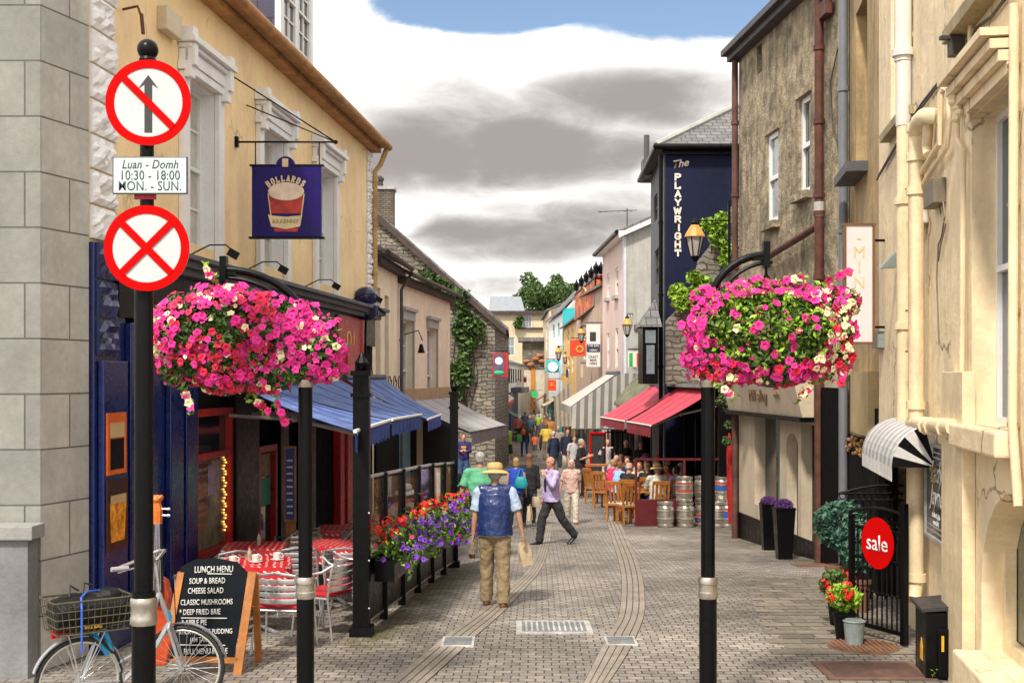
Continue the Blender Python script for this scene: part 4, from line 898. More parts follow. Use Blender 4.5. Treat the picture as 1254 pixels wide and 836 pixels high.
for u_e in (ca, cb_):
    m = MB(); nseg = 6
    for k in range(nseg):
        a0, a1 = math.pi / 2 * k / nseg, math.pi / 2 * (k + 1) / nseg
        m.add([fr.p(u_e, .02, zc_ - Rr), fr.p(u_e, .02 + Rr * math.sin(a0), zc_ - Rr + Rr * math.cos(a0)), fr.p(u_e, .02 + Rr * math.sin(a1), zc_ - Rr + Rr * math.cos(a1))], [(0, 1, 2)], k % 2)
    m.build('end_panel', [MC['canopy_pale'], M_BLACK], dc)
# ------------------------------------------------------------------ brown stained building, and rough rendered building
f1 = Fr((X(1078, 16.1), 16.1), (X(1040, 19.3), 19.3)); brn = thing('brown_stained_building', 'narrow brown stained building with a tall dark recessed window beside the cream one', 'building', (5, 17.5, gz(17.5)))
wo1 = opx(f1, 1062, 1048, 0, 205); wo1 = (wo1[0], wo1[1], wo1[2], 8.2, 'rect', .3); m = MB()
wall_sheet(m, f1, 0, f1.L, -1.2, 9.6, [wo1], .3); m.fbox(f1, 0, f1.L, -5, -.36, -1.2, 9.6); m.build('wall', M_BROWNR, brn)
window(brn, f1, *wo1[:4], .3, nx=1, ny=2, mat=M_DWOOD)
m = MB(); m.fbox(f1, wo1[0] - .1, wo1[1] + .15, .002, .3, wo1[2] - .16, wo1[2] - .02); m.build('sill', M_DGREY, brn)
m = MB(); m.fbox(f1, .0, f1.L, .004, .06, -1.2, P(1045, 535, 18).z); m.build('dark_shopfront', M_INT, brn)  # near-black sheet in place of the shaded shop interior
m = MB()
for k in range(60): m.ell(f1.p(rnd.uniform(.1, f1.L - .1), .08, P(1045, 535, 18).z - rnd.uniform(0, .25)), (.035, .02, .03), nu=6, nv=4)
m.build('gilded_fringe', mk('brown_gilt', (.30, .15, .05), .5, island=.8), brn)
m = MB(); m.fbox(f1, .15, f1.L * .6, .003, .14, P(1060, 532, 17).z, P(1060, 455, 17).z); m.build('fascia', mk('tan_panel', (.48, .36, .18), .7, var=.2, streak=.4), brn)
bs = thing('vertical_shop_sign', 'tall white vertical board in a brown frame with orange letters MINI', 'shop sign', P(1052, 420, 15.4)); Y = 15.4
m = MB(); x0, x1, z0, z1 = X(1034, Y), X(1069, Y), P(0, 420, Y).z, P(0, 275, Y).z; m.box(((x0 + x1) / 2, Y, (z0 + z1) / 2), (x1 - x0, .05, z1 - z0)); bo = m.build('board', mk('sign_off_white', (.62, .60, .60), .5, var=.06), bs)
m = MB()
for c, s in ((((x0 + x1) / 2, Y, z1), (x1 - x0 + .05, .08, .03)), (((x0 + x1) / 2, Y, z0), (x1 - x0 + .05, .08, .03)), ((x0, Y, (z0 + z1) / 2), (.03, .079, z1 - z0 - .03)), ((x1, Y, (z0 + z1) / 2), (.03, .079, z1 - z0 - .03))): m.box(c, s)
m.build('frame', mk('brown_frame', (.16, .07, .03), .5), bs)
for k, s in enumerate('-MINI'): text(s, mk('orange_lettering', (.72, .50, .26), .5), bo, ((x0 + x1) / 2, Y - .027, P(0, 291 + k * 18.5, Y).z), (1, 0, 0), (0, 0, 1), .20)
m = MB(); m.box((x1 + .2, Y, z1 - .2), (.4, .03, .03)); m.box((x1 + .2, Y, z0 + .2), (.4, .03, .03)); m.build('bracket', M_IRON, bs)

f2 = Fr((X(1040, 19.2), 19.2), (X(905, 25.5), 25.5)); rough = thing('roughcast_building', 'tall weathered brown roughcast building with white sash windows and rusty pipes', 'building', (5, 22, gz(22)))
a_ = opx(f2, 953, 940, 163, 272); b2_ = opx(f2, 992, 978, 118, 236); s_ = opx(f2, 933, 927, 55, 90)
ez2 = 9.30; zsplit = f2.uw(950, 468)[1]; zsplit = P(950, 466, 23).z
m = MB(); wall_sheet(m, f2, 0, f2.L, zsplit, ez2 + .0, [a_ + ('rect', .10), b2_ + ('rect', .13), s_ + ('rect', .2)], .18); m.fbox(f2, 0, f2.L, -6, -.25, zsplit, ez2); endcap(m, f2, f2.L, -1.4, ez2, 6); m.build('wall', M_ROUGH, rough)
window(rough, f2, *a_, .10, nx=1, ny=2, glass=M_GLASSB, fw=.09); window(rough, f2, *b2_, .13, nx=1, ny=2, fw=.09)
m = MB(); m.fbox(f2, s_[0], s_[1], -.19, -.17, s_[2], s_[3]); m.build('vent', M_INT, rough)
for q in (a_, b2_): m = MB(); m.fbox(f2, q[0] - .12, q[1] + .12, .0, .14, q[2] - .14, q[2] - .01); m.build('sill', M_ROUGH, rough); m = MB(); m.fbox(f2, q[0] - .1, q[1] + .1, .0, .05, q[3] + .01, q[3] + .13); m.build('lintel', M_ROUGH, rough)
m = MB(); m.fbox(f2, -.2, f2.L + .15, -.3, .22, ez2, ez2 + .12); m.fbox(f2, -.2, f2.L + .2, .1, .34, ez2 + .121, ez2 + .24); m.build('eaves', mk('dark_eaves_board', (.05, .042, .05), .6, var=.4), rough)
gable_roof(rough, f2, 0, f2.L, ez2 + .25, 2.2, 6, M_SLATEY, .2)
def q2(px, py, v=.1): u, w_ = f2.uw(px, py, v); return f2.p(u, v, w_)
up2 = f2.U(1003, .12); downpipe(rough, [f2.p(up2, .12, ez2 + .1), f2.p(up2, .12, -1.0)], .075, M_RUST, [f2.p(up2, .12, q2(1003, y).z) for y in (60, 150, 240, 262, 340)])
m = MB(); m.tube([f2.p(up2, .12, q2(1003, 266).z), f2.p(up2, .12, q2(1003, 248).z)], .085, 10); m.build('pipe_patch', mk('pale_pipe_patch', (.40, .40, .38), .5), rough)
up2 = f2.L - .05; downpipe(rough, [f2.p(up2, .1, ez2 + .1), f2.p(up2, .1, -.9)], .065, mk('dark_rusty_pipe', (.10, .04, .03), .7, var=.5), [f2.p(up2, .1, z) for z in (8, 6.5, 5, 3.4)])
up2 = f2.U(1034, .14); downpipe(rough, [f2.p(up2, .16, 9.4), f2.p(up2, .16, -.6)], .070, M_GPIPE, [f2.p(up2, .16, z) for z in (7.2, 5.0)])
downpipe(rough, [q2(1001, 276, .12), q2(985, 287, .14), q2(944, 312, .14), q2(936, 318, .1)], .065, M_RUST)
downpipe(rough, [q2(1026, 60, .03), q2(1017, 100, .03), q2(1019, 150, .03), q2(1030, 190, .03)], .012, M_CABLE, name='cable')
m = MB(); m.box(q2(1010, 12, .1), (.12, .5, .25)); m.build('rusty_bracket', M_RUST, rough)
# taupe ground floor with fascia, windows, niche, door
zsp = zsplit; gfl = -1.2
d1_ = (f2.U(1004), f2.U(981), gfl, q2(990, 520, 0).z); win_ = opx(f2, 955, 924, 508, 622); ni = (f2.U(977), f2.U(963), gfl + .4, q2(970, 530, 0).z, 'arch', .2)
m = MB(); wall_sheet(m, f2, 0, f2.L, gfl, zsp, [d1_ + ('rect', .25), win_ + ('rect', .25), ni], .2); m.fbox(f2, 0, f2.L, -6, -.29, gfl, zsp); m.build('ground_floor_wall', M_TAUPE, rough)
m = MB(); m.fbox(f2, 0, f2.L, .002, .03, gfl, P(930, 0, 24).z * 0 + gz(23) + .42); m.build('black_plinth', M_BLACK, rough)
m = MB(); m.fbox(f2, win_[0], win_[1], -.24, -.22, win_[2], win_[3]); wdo = m.build('shop_window', M_GLASS, rough)
m = MB(); um_ = (win_[0] + win_[1]) / 2; m.fbox(f2, um_ - .55, um_ - .48, -.219, -.1, win_[2], win_[3]); m.fbox(f2, um_ - .47, um_ - .1, -.215, -.2, win_[2], win_[3]); m.build('teal_panel', mk('teal_shop_panel', (.12, .22, .20), .5), wdo)
m = MB(); m.fbox(f2, d1_[0], d1_[1], -.24, -.2, gfl, d1_[3]); dd = m.build('door', M_BLACK, rough)
m = MB(); m.fbox(f2, d1_[0] + .1, d1_[0] + .5, -.199, -.18, gz(22) + .95, gz(22) + 1.15); m.build('letter_plate', M_LEAD, dd)
m = MB(); m.fbox(f2, 0.0, f2.U(1006), .035, .12, gfl, zsp - .1); m.build('dark_entrance', M_INT, rough)  # flat near-black box standing for shade inside the entrance
fz0, fz1 = P(950, 505, 23.5).z, P(950, 464, 23.5).z
m = MB(); m.prism([f2.p(f2.U(998), .02, fz0), f2.p(f2.U(998), .22, fz0), f2.p(f2.U(998), .38, fz1), f2.p(f2.U(998), .02, fz1)], f2.u * (f2.L - f2.U(998) - .02)); fas = m.build('fascia', M_TAUPE, rough)
m = MB(); m.fbox(f2, f2.U(999), f2.L, .0, .27, fz0 - .08, fz0 - .004); m.build('fascia_rail', M_BLACK, rough)
tn = (f2.v * .16 + Vector((0, 0, fz1 - fz0))).normalized()
text('Mill alley', mk('brown_script', (.20, .13, .07), .6), fas, f2.p((f2.U(998) + f2.L) / 2, .31, (fz0 + fz1) / 2), -f2.u, tn, .34, shear=.5, depth=.012)
text('crafts', MC['brown_script'], fas, f2.p(f2.U(972), .31, (fz0 + fz1) / 2 + .03), -f2.u, tn, .16, depth=.012)
for px in (914, 934):
    m = MB(); a = q2(px, 462, .3); m.tube([a - f2.v * .25 + Vector((0, 0, .1)), a + f2.v * .2 + Vector((0, 0, .1))], .012, 6); m.box(a + f2.v * .28 - Vector((0, 0, .02)), (.13, .15, .22), (0, .5, 0)); m.build('fascia_lamp', M_BLACK, rough)

# ------------------------------------------------------------------ dark blue hipped pub: THE PLAYWRIGHT
YP = 34.0; px0 = X(815, YP); fpw = Fr((px0, YP), (9.5, YP), (px0, 0)); fps = Fr((px0, YP), (X(797, 39.2), 39.2)); pw = thing('navy_corner_pub', 'dark navy pub with white vertical lettering The PLAYWRIGHT and a slate hip roof', 'pub', (px0, YP, gz(YP)))
ze = 2.75 + 279 * YP / F
m = MB(); m.fbox(fpw, .0, fpw.L, -.3, 0, -1.4, ze); m.build('side_wall', M_NAVYW, pw)
sw = [opx(fps, 805, 801, 238, 270), opx(fps, 807, 802, 305, 348)]
m = MB(); wall_sheet(m, fps, 0.302, fps.L, -1.4, ze, [q + ('rect', .12) for q in sw], .12); m.fbox(fps, .302, fps.L, -4, -.16, -1.4, ze); m.build('street_wall', mk('slate_grey_render', (.085, .088, .095), .7, var=.25, streak=.3), pw)
for q in sw: window(pw, fps, *q, .12, mat=M_DWOOD, nx=1, ny=2, glass=M_GLASSB)
eo = .3; A_ = Vector((px0 - eo, YP - eo, ze)); B_ = Vector((9.8, YP - eo, ze)); C_ = Vector((X(797, 39.2) - eo, 39.6, ze)); Rg = Vector((X(905, 36.6), 36.6, 2.75 + 330 * 36.6 / F)); Rg2 = Vector((9.8, 36.6, Rg.z)); Dk = Vector((9.8, 40, ze)); mid_ = Vector((X(835, 35.4), 35.4, 2.75 + 300 * 35.4 / F))
m = MB(); m.add([A_, B_, Rg2, Rg, C_, Dk], [(0, 1, 2, 3), (0, 3, 4), (4, 3, 2, 5)]); m.add([p - Vector((0, 0, .1)) for p in (A_, B_, Rg2, Rg, C_, Dk)], [(0, 1, 2, 3), (0, 3, 4), (4, 3, 2, 5)]); rf = m.build('roof', M_SLATE, pw)
m = MB(); m.tube([A_ + Vector((0, 0, .04)), Rg + Vector((0, 0, .06))], .08, 6); m.build('ridge_tile', M_GREYR, rf)
m = MB(); m.tube([B_ - Vector((0, .03, .02)), A_ - Vector((.03, .03, .02)), C_ - Vector((.03, 0, .02))], .08, 8); m.fbox(fpw, -.1, fpw.L, 0, .12, ze - .2, ze - .02); m.build('gutter', M_BLACK, pw)
downpipe(pw, [Vector((px0 - .12, YP + .1, z)) for z in (ze - .2, -1)], .06, M_BLACK, [Vector((px0 - .12, YP + .1, z)) for z in (7, 5, 3)])
m = MB(); cpt = C_ + Vector((.1, -1.0, .1)); m.box(cpt + Vector((0, 0, .1)), (.3, .6, .5)); m.tube([cpt, cpt + Vector((0, 0, 1.15))], .09, 8); m.build('chimney', M_DGREY, pw)
M_LET = mk('pale_pink_lettering', (.80, .66, .58), .5, var=.08)
m = MB()
for i, ch_ in enumerate('PLAYWRIGHT'):
    z = P(0, 220.5 + i * 10.3, YP).z; wdt = {'I': .2, 'W': .42}.get(ch_, .34)
    slab_letter(m, ch_, Vector((X(832.5, YP) - wdt * .36, YP - .012, z)), Vector((1, 0, 0)), Vector((0, 0, 1)), .158, .050, .012, 1.0, 1.45)
lt = m.build('lettering', M_LET, pw)
text('The', M_LET, pw, (X(832, YP), YP - .012, P(0, 201, YP).z), (1, 0, .18), (-.18, 0, 1), .30, shear=.45, bold=.02)
# black oriel bay
orl = MB(); YO = 33.4; x0, x1 = X(787, YO), X(806, YO) ; z0, z1 = P(0, 470, YO).z, P(0, 400, YO).z
orl.box(((x0 + x1) / 2, YO + .6, (z0 + z1) / 2), (x1 - x0, 1.2, z1 - z0)); oo = orl.build('oriel_bay', M_BLACK, pw)
o2 = MB(); xm = (x0 + x1) / 2 + .1; o2.add([Vector((x0 - .1, YO - .1, z1)), Vector((x1 + .1, YO - .1, z1)), Vector((x1 + .1, YO + 1.3, z1)), Vector((x0 - .1, YO + 1.3, z1)), Vector((x1, YO + .7, P(0, 364, YO).z))], [(0, 1, 4), (1, 2, 4), (2, 3, 4), (3, 0, 4), (0, 3, 2, 1)]); o2.build('oriel_roof', M_SLATE, oo)
o2 = MB(); o2.box((xm - .1, YO - .012, P(0, 440, YO).z), (.22, .02, .78)); o2.build('pane', M_GLASSB, oo); o2 = MB(); o2.box((xm - .1, YO - .012, P(0, 412, YO).z), (.28, .02, .35)); o2.build('pane', M_GLASSB, oo)
# ruined stone wall with greenery, and stone cafe building behind the red awnings
ru = thing('ruined_stone_wall', 'ruined rubble stone wall with plants growing on top below the navy pub', 'stone wall', (5.5, 32, gz(32))); Yr = 32.6
pl_ = [(818, 470), (906, 470), (906, 243), (898, 252), (885, 275), (872, 300), (858, 318), (852, 345), (838, 372), (818, 392)]
m = MB(); m.prism([P(a, b, Yr) for a, b in pl_] , (0, .55, 0)); m.build('masonry', M_STONE, ru)
cf = Fr((4.85, 28.6), (4.25, 41.0)); caf = thing('stone_cafe_building', 'low stone café building with a dark open front behind the red awnings', 'café', (4.8, 30, gz(30)))
m = MB(); m.fbox(cf, 0, cf.L, -.4, 0, 2.45, 4.3); m.build('stone_wall', M_STONEY, caf)
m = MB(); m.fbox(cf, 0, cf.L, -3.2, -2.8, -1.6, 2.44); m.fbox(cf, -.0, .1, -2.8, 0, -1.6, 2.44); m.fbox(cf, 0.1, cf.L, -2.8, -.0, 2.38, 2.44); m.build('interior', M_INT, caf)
m = MB()
for u_, w_ in ((.1, .12), (1.6, .1), (3.1, .1), (4.6, .16), (6.4, .1), (8.2, .1), (10.2, .14), (12.2, .1)): m.fbox(cf, u_, u_ + w_, -.2, -.05, -1.2, 2.37)
each(m, 'post', M_BLACK, caf)
m = MB()
for u_ in (2.3, 5.6, 7.6): m.fbox(cf, u_, u_ + .14, -.6, -.5, -1.2, 2.3)
m.fbox(cf, 5.0, 6.0, -1.2, -1.1, -1.2, 2.2); each(m, 'pale_post', mk('pale_shutter', (.32, .30, .24), .6, var=.3), caf)
m = MB(); m.prism([P(783, 455, 41), P(752, 492, 40.4), P(768, 500, 38.6), P(806, 462, 38.6)], (0, 0, -.1)); m.build('mossy_lean_to_roof', mk('mossy_slates', (.16, .16, .10), .9, var=.4, bump=.8, grime=.5), caf)
m = MB(); m.fbox(cf, .0, 6, .01, .3, 2.46, 2.53); m.build('flashing', M_LEAD, caf)
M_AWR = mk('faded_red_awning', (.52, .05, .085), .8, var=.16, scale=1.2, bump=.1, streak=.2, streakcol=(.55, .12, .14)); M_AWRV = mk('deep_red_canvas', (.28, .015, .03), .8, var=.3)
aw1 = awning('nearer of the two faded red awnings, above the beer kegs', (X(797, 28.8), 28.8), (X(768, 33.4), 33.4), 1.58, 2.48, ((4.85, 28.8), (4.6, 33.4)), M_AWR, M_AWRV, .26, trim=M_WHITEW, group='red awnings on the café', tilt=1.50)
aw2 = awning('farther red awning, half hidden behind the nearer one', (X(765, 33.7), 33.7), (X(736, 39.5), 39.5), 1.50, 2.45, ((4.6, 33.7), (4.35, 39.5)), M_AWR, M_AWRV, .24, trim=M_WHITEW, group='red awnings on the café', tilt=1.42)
pm = MB()
for a, b in (((792, 470), (770, 492)), ((778, 474), (752, 498))): pm.tube([P(*a, 31), P(*b, 31)], .0, 3)
def greenery(name, label, pts, n, size, mat, seed, Yd=.3, cat='plant', stems=True):
    rg_ = random.Random(seed); tg = thing(name, label, cat, P(pts[0][0], pts[0][1], pts[0][3])); m = MB()
    def pt():
        a, b, r, y = rg_.choice(pts); q = rg_.uniform(0, 6.28); k = r * math.sqrt(rg_.random()); return P(a + k * math.cos(q), b + k * math.sin(q), y - rg_.random() * Yd)
    leaf_cloud(m, pt, n, size, rg_); m.build('foliage', mat, tg)
    if stems:
        m = MB()
        for a, b, r, y in pts[:6]: m.tube([P(a, b + r, y - .05), P(a + rg_.uniform(-2, 2), b, y - .1), P(a + rg_.uniform(-4, 4), b - r * .8, y - .15)], .012, 5)
        m.build('stem', M_BARK, tg)
    return tg
greenery('wall_shrub', 'yellow green shrub growing on the sloping top of the ruined wall', [(880, 290, 13, Yr), (892, 305, 9, Yr), (868, 275, 8, Yr), (885, 268, 8, Yr), (888, 320, 7, Yr)], 650, .10, M_LEAF2, 5)
greenery('wall_shrub', 'bushy yellow green plant at the left end of the ruined wall above the red awning', [(845, 365, 14, Yr), (830, 358, 11, Yr), (862, 352, 14, Yr), (876, 362, 10, Yr), (850, 340, 8, Yr), (833, 372, 8, Yr)], 900, .10, M_LEAF2, 6)
greenery('wall_shrub', 'small green tuft on the mossy roof beside the black bay', [(797, 458, 7, 38), (803, 464, 5, 38)], 140, .07, M_LEAF, 8)
greenery('trailing_creeper', 'straggly creeper hanging beside the beige shopfront above the kegs', [(891, 500, 6, 26.2), (893, 520, 5, 26.2), (896, 480, 8, 26.2), (890, 540, 5, 26.2), (884, 490, 7, 26.2)], 260, .06, M_LEAF, 9)

# ------------------------------------------------------------------ pink and grey house
f3 = Fr((X(767, 48), 48), (X(738, 56.8), 56.8)); pk_ = thing('pink_house', 'pale pink house with narrow windows and a grey rendered gable end', 'house', (4.4, 50, gz(50)))
ze3 = 8.35; ws3 = [opx(f3, 746, 743.5, 335, 365), opx(f3, 757, 753.5, 328, 362), opx(f3, 746, 743.5, 408, 450), opx(f3, 757, 753.5, 402, 450)]
m = MB(); wall_sheet(m, f3, 0, f3.L, -1.6, ze3, [q + ('rect', .12) for q in ws3], .12); m.build('wall', M_PINK, pk_)
for q in ws3: window(pk_, f3, *q, .12, nx=1, ny=2, fw=.1); 
for q in ws3[:2]: m = MB(); m.fbox(f3, q[0] - .1, q[1] + .1, 0, .15, q[2] - .15, q[2]); m.build('sill', M_GREYR, pk_)
m = MB(); fe = Fr((X(767, 48), 48), (X(767, 48) + 5, 48), (4, 0)); m.add([fe.p(0, 0, -1.6), fe.p(5, 0, -1.6), fe.p(5, 0, ze3 + 2.2), fe.p(0, 0, ze3)], [(0, 1, 2, 3)]); m.build('gable_wall', M_GREYR, pk_)
m = MB(); m.prism([fe.p(-.3, .3, ze3 - .1), fe.p(5, .3, ze3 + 2.3), fe.p(5, .3, ze3 + 2.45), fe.p(-.3, .3, ze3 + .08)], (0, 9.2, 0)); m.build('roof', M_SLATE, pk_)
m = MB(); m.prism([fe.p(-.32, .33, ze3 - .22), fe.p(5, .33, ze3 + 2.1), fe.p(5, .33, ze3 + 2.32), fe.p(-.32, .33, ze3 - .05)], (0, .1, 0)); m.fbox(f3, -.3, f3.L, .0, .35, ze3 - .1, ze3 + .04); m.build('fascia_board', M_WHITEW, pk_)
m = MB(); m.tube([f3.p(-.3, .4, ze3), f3.p(f3.L, .4, ze3)], .09, 8); m.build('gutter', M_BLACK, pk_)
m = MB(); m.fbox(f3, -.0, .5, .004, .1, -1.6, ze3 - .15); m.build('corner_strip', mk('pale_grey_corner', (.55, .56, .60), .6), pk_)
m = MB(); m.fbox(fe, .3, 2.2, .003, .1, 4.55, 4.75); m.build('string_course', M_DGREY, pk_)
an = MB(); a = P(768, 285, 50); an.tube([a, a + Vector((0, 0, 1.0))], .02, 5); an.tube([a + Vector((-1.2, 0, .85)), a + Vector((.4, 0, .92))], .014, 5)
for k in range(6): an.tube([a + Vector((-1.1 + k * .25, -.2, .86)), a + Vector((-1.1 + k * .25, .2, .86))], .01, 4)
an.build('aerial', M_IRON, pk_)
# striped stall awning with white canopy
st = thing('striped_side_awning', 'white topped awning with a grey and white striped side curtain', 'awning', P(730, 525, 43)); Ya = 43.0
cA, cB, cC, cD = P(701, 497, Ya), P(757, 458, Ya), P(781, 456, Ya - .2), P(762, 524, Ya - .6)
m = MB(); nst = 16
for k in range(nst):
    t0, t1 = k / nst, (k + 1) / nst; top = lambda t: P(701 + 79 * t, max(497 - 55 * t, 457), Ya); bot = lambda t: P(700 + 79 * t, 525, Ya - .03 * (round(t * nst) % 2))
    m.quad(top(t0), top(t1), bot(t1), bot(t0), k % 2)
m.build('side_curtain', [mk('stripe_white', (.42, .40, .35), .8, var=.12), mk('stripe_grey', (.19, .18, .17), .8, var=.12)], st)
m = MB(); e0, e1, e2, e3 = P(700, 498, Ya + .05), P(757, 457, Ya + .05), P(744, 457, 52), P(687, 493, 52); m.quad(e0, e1, e2, e3); m.quad(*(p - Vector((0, 0, .02)) for p in (e0, e1, e2, e3))); m.build('canopy', mk('white_canopy', (.52, .47, .43), .8, var=.08), st)
m = MB(); m.quad(e0, e3, e3 - Vector((0, 0, .30)), e0 - Vector((0, 0, .30))); m.build('valance', MC['stripe_white'], st)
m = MB(); m.tube([e1, e2], .09, 8); m.tube([e0, e1], .04, 6); m.tube([P(701, 525, Ya), P(760, 525, Ya - .1)], .03, 5); m.build('frame', M_DGREY, st)
ba = thing('brown_striped_blind', 'drab brown striped blind beyond the white topped awning', 'awning', P(680, 500, 58)); m = MB()
for k in range(8):
    t0, t1 = k / 8, (k + 1) / 8; m.quad(P(678 + 22 * t0, 488 - 22 * t0, 58), P(678 + 22 * t1, 488 - 22 * t1, 58), P(680 + 20 * t1, 522, 58), P(680 + 20 * t0, 522, 58), k % 2)
m.build('curtain', [mk('drab_stripe', (.22, .18, .13), .8), mk('pale_stripe', (.36, .32, .27), .8)], ba)
# street-side shopfront behind the striped awnings
f4 = Fr((4.25, 41.2), (X(738, 56.9), 56.9)); shp = thing('dark_shopfront_row', 'dark ground floor shopfronts under the striped awnings', 'shop', (4.2, 45, gz(45)))
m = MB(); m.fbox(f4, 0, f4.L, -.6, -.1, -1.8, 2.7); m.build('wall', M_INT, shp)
m = MB()
for k in range(7): m.fbox(f4, .8 + k * 2, 1.0 + k * 2, -.1, .02, -1.5, 2.3)
each(m, 'post', M_DWOOD, shp)
# ------------------------------------------------------------------ farther houses on the right
def house(name, label, A, B, z1, mat, wins=(), D=7, rise=1.6, roofm=None, wmat=None, cat='house', shop=None, shopz=None, endrise=None, gm=None):
    f = Fr(A, B, (.4, None)); h = thing(name, label, cat, (A[0], A[1], gz(A[1]))); m = MB(); ops = [opx(f, *q) + ('rect', .12) for q in wins]
    wall_sheet(m, f, 0, f.L, -2.4, z1, ops, .12); mass(m, f, 0, f.L, -2.4, z1, D, -.2, rise); endcap(m, f, 0, -2.4, z1, D, rise); m.build('wall', mat, h)
    for q in ops: window(h, f, *q[:4], .12, nx=1, ny=2, mat=wmat or M_WHITEW, fw=.09)
    gable_roof(h, f, 0, f.L, z1, rise, D, roofm or M_SLATEY, .25)
    if shop: m = MB(); m.fbox(f, .3, f.L - .3, .01, .12, -2.0, shopz or .8); m.build('shopfront', shop, h)
    return h, f
h1, g1 = house('rendered_house', 'rendered house carrying the red and gold banner box, beyond the pink house', (X(738, 57), 57.2), (X(706, 68), 68), 2.75 + 75 * 60 / F + 1.2, mk('dusty_render', (.50, .36, .28), .85, var=.2), [(732, 728, 400, 440), (718, 714, 405, 440)], shop=M_DGREY, shopz=1.6)
h2, g2 = house('yellow_house', 'narrow warm yellow house beyond the red banner box', (X(706, 68.4), 68.4), (X(690, 82), 82), 2.75 + 66 * 72 / F, M_YEL2, [(702, 700, 400, 418), (697, 695, 402, 420), (702, 700, 436, 456), (697, 695, 437, 456)], shop=mk('tan_shop', (.35, .2, .1), .6), shopz=.7)
h3, g3 = house('white_turquoise_house', 'white house with turquoise trim and pointed gable beyond the yellow one', (X(690, 82.3), 82.3), (X(672, 98), 98), 2.75 + 72 * 90 / F, M_WHITE, [(685, 683, 395, 412), (679, 677, 397, 414), (685, 683, 440, 458), (679, 677, 440, 458)], wmat=M_TEAL, rise=2.8, D=5, shop=M_TEAL, shopz=.5)
m = MB(); m.fbox(g3, -.02, .0, -4.6, .06, -2, 7.3); m.build('turquoise_end_wall', M_TEAL, h3)
h4, g4 = house('grey_render_house', 'plain beige grey house before the street closes', (X(672, 98.3), 98.3), (X(665, 116), 116), 2.75 + 75 * 105 / F, M_BEIGE, [(670, 668.5, 400, 430)], shop=mk('grey_shop', (.3, .28, .25), .6), shopz=1)
# red and gold banner box with lanterns
bn = thing('red_gold_banner_box', 'projecting red and gold dragon banner box topped by black lanterns', 'sign', P(720, 390, 60)); Yb = 60
m = MB(); m.prism([P(704, 362, 66), P(729, 342, Yb), P(729, 372, Yb), P(704, 392, 66)], (.25, 0, 0)); bx_ = m.build('banner', mk('red_orange_banner', (.62, .13, .03), .6, var=.9, scale=1.6), bn)
m = MB(); m.box(((P(733.5, 0, Yb).x), Yb + .2, P(0, 356, Yb).z), (.42, .3, 1.55)); m.build('end_panel', mk('red_end_panel', (.55, .03, .015), .6, var=.5, scale=6), bn)
m = MB(); m.tube([P(704, 361, 66), P(729, 340, Yb), P(738, 341, Yb)], .05, 6); m.tube([P(704, 393, 66), P(729, 374, Yb), P(738, 374, Yb)], .05, 6)
for a in (729, 738): m.tube([P(a, 340, Yb - .02), P(a, 375, Yb - .02)], .045, 6)
m.build('frame', M_BLACK, bn)
m = MB(); m.tube([P(706, 375, 66) + Vector((-.03, 0, 0)), P(716, 352, 63), P(722, 362, 62), P(727, 350, 61)], .07, 6); m.build('gold_dragon', mk('gold_paint', (.75, .42, .05), .4), bx_)
for k in range(6):
    t = k / 5; p = P(706 + 30 * t, 360 - 20 * min(t * 1.25, 1), 66 - 6 * min(t * 1.25, 1)); m = MB(); m.tube([p, p + Vector((0, 0, .18))], .03, 5); m.lathe([(.09, .18), (.16, .50), (.17, .53), (.05, .68), (.02, .80)], p, 6); m.build('lantern', M_BLACK, bn)
def signboard(name, label, px0, px1, py0, py1, Y, mat, rod=None, round_=False, cat='shop sign', letters=()):
    t = thing(name, label, cat, P((px0 + px1) / 2, py1, Y)); m = MB(); a, b = P(px0, py1, Y), P(px1, py0, Y)
    if round_: c = (a + b) / 2; m.lathe([((b.x - a.x) / 2, -.04), ((b.x - a.x) / 2, .04)], c, 24, M=Matrix.Rotation(R(90), 3, 'X'))
    else: m.box(((a.x + b.x) / 2, Y, (a.z + b.z) / 2), (b.x - a.x, .08, b.z - a.z))
    o = m.build('board', mat, t)
    if rod: m = MB(); m.tube([P(rod, py0, Y) + Vector((0, 0, .08)), P(px0 if rod > px1 else px1, py0, Y) + Vector((0, 0, .08))], .025, 6); m.build('bracket', M_IRON, t)
    for s, cx, cy, sz, mt in letters: text(s, mt, o, P(cx, cy, Y) - Vector((0, .045, 0)), (1, 0, 0), (0, 0, 1), sz, depth=.01, bold=.02)
    return t, o
M_ORS = mk('orange_red_sign', (.72, .06, .02), .5, var=.25, scale=2); M_LW = mk('white_lettering', (.8, .8, .8), .5); M_LK = mk('black_lettering', (.03, .03, .03), .5)
signboard('hanging_red_sign', 'square orange red sign with a gold disc left of the long white banner', 698, 717, 416, 436, 60, M_ORS, 722, letters=(('O', 710, 428, .5, MC['gold_paint']),))
t_, o_ = signboard('hanging_banner', 'long white banner with a dark middle band and a tankard picture', 718, 735, 397, 449, 57, mk('banner_white', (.66, .64, .62), .6, var=.05), 740)
m = MB(); m.box((X(726.5, 57), 56.95, P(0, 426, 57).z), (.62, .02, .36)); m.build('dark_band', mk('navy_band', (.03, .03, .07), .5), o_)
m = MB(); m.box((X(726, 57), 56.95, P(0, 412, 57).z), (.28, .02, .42)); m.build('tankard', M_LK, o_)
for s, y, z in (('THE BAR', 423.5, .13), ('MENU', 429, .13)): text(s, M_LW, o_, (X(726.5, 57), 56.935, P(0, y, 57).z), (1, 0, 0), (0, 0, 1), z, bold=.01)
for s, y in (('CRAFT', 437), ('BEER', 441), ('HERE', 445)): text(s, M_LK, o_, (X(726.5, 57), 56.955, P(0, y, 57).z), (1, 0, 0), (0, 0, 1), .15, bold=.01)
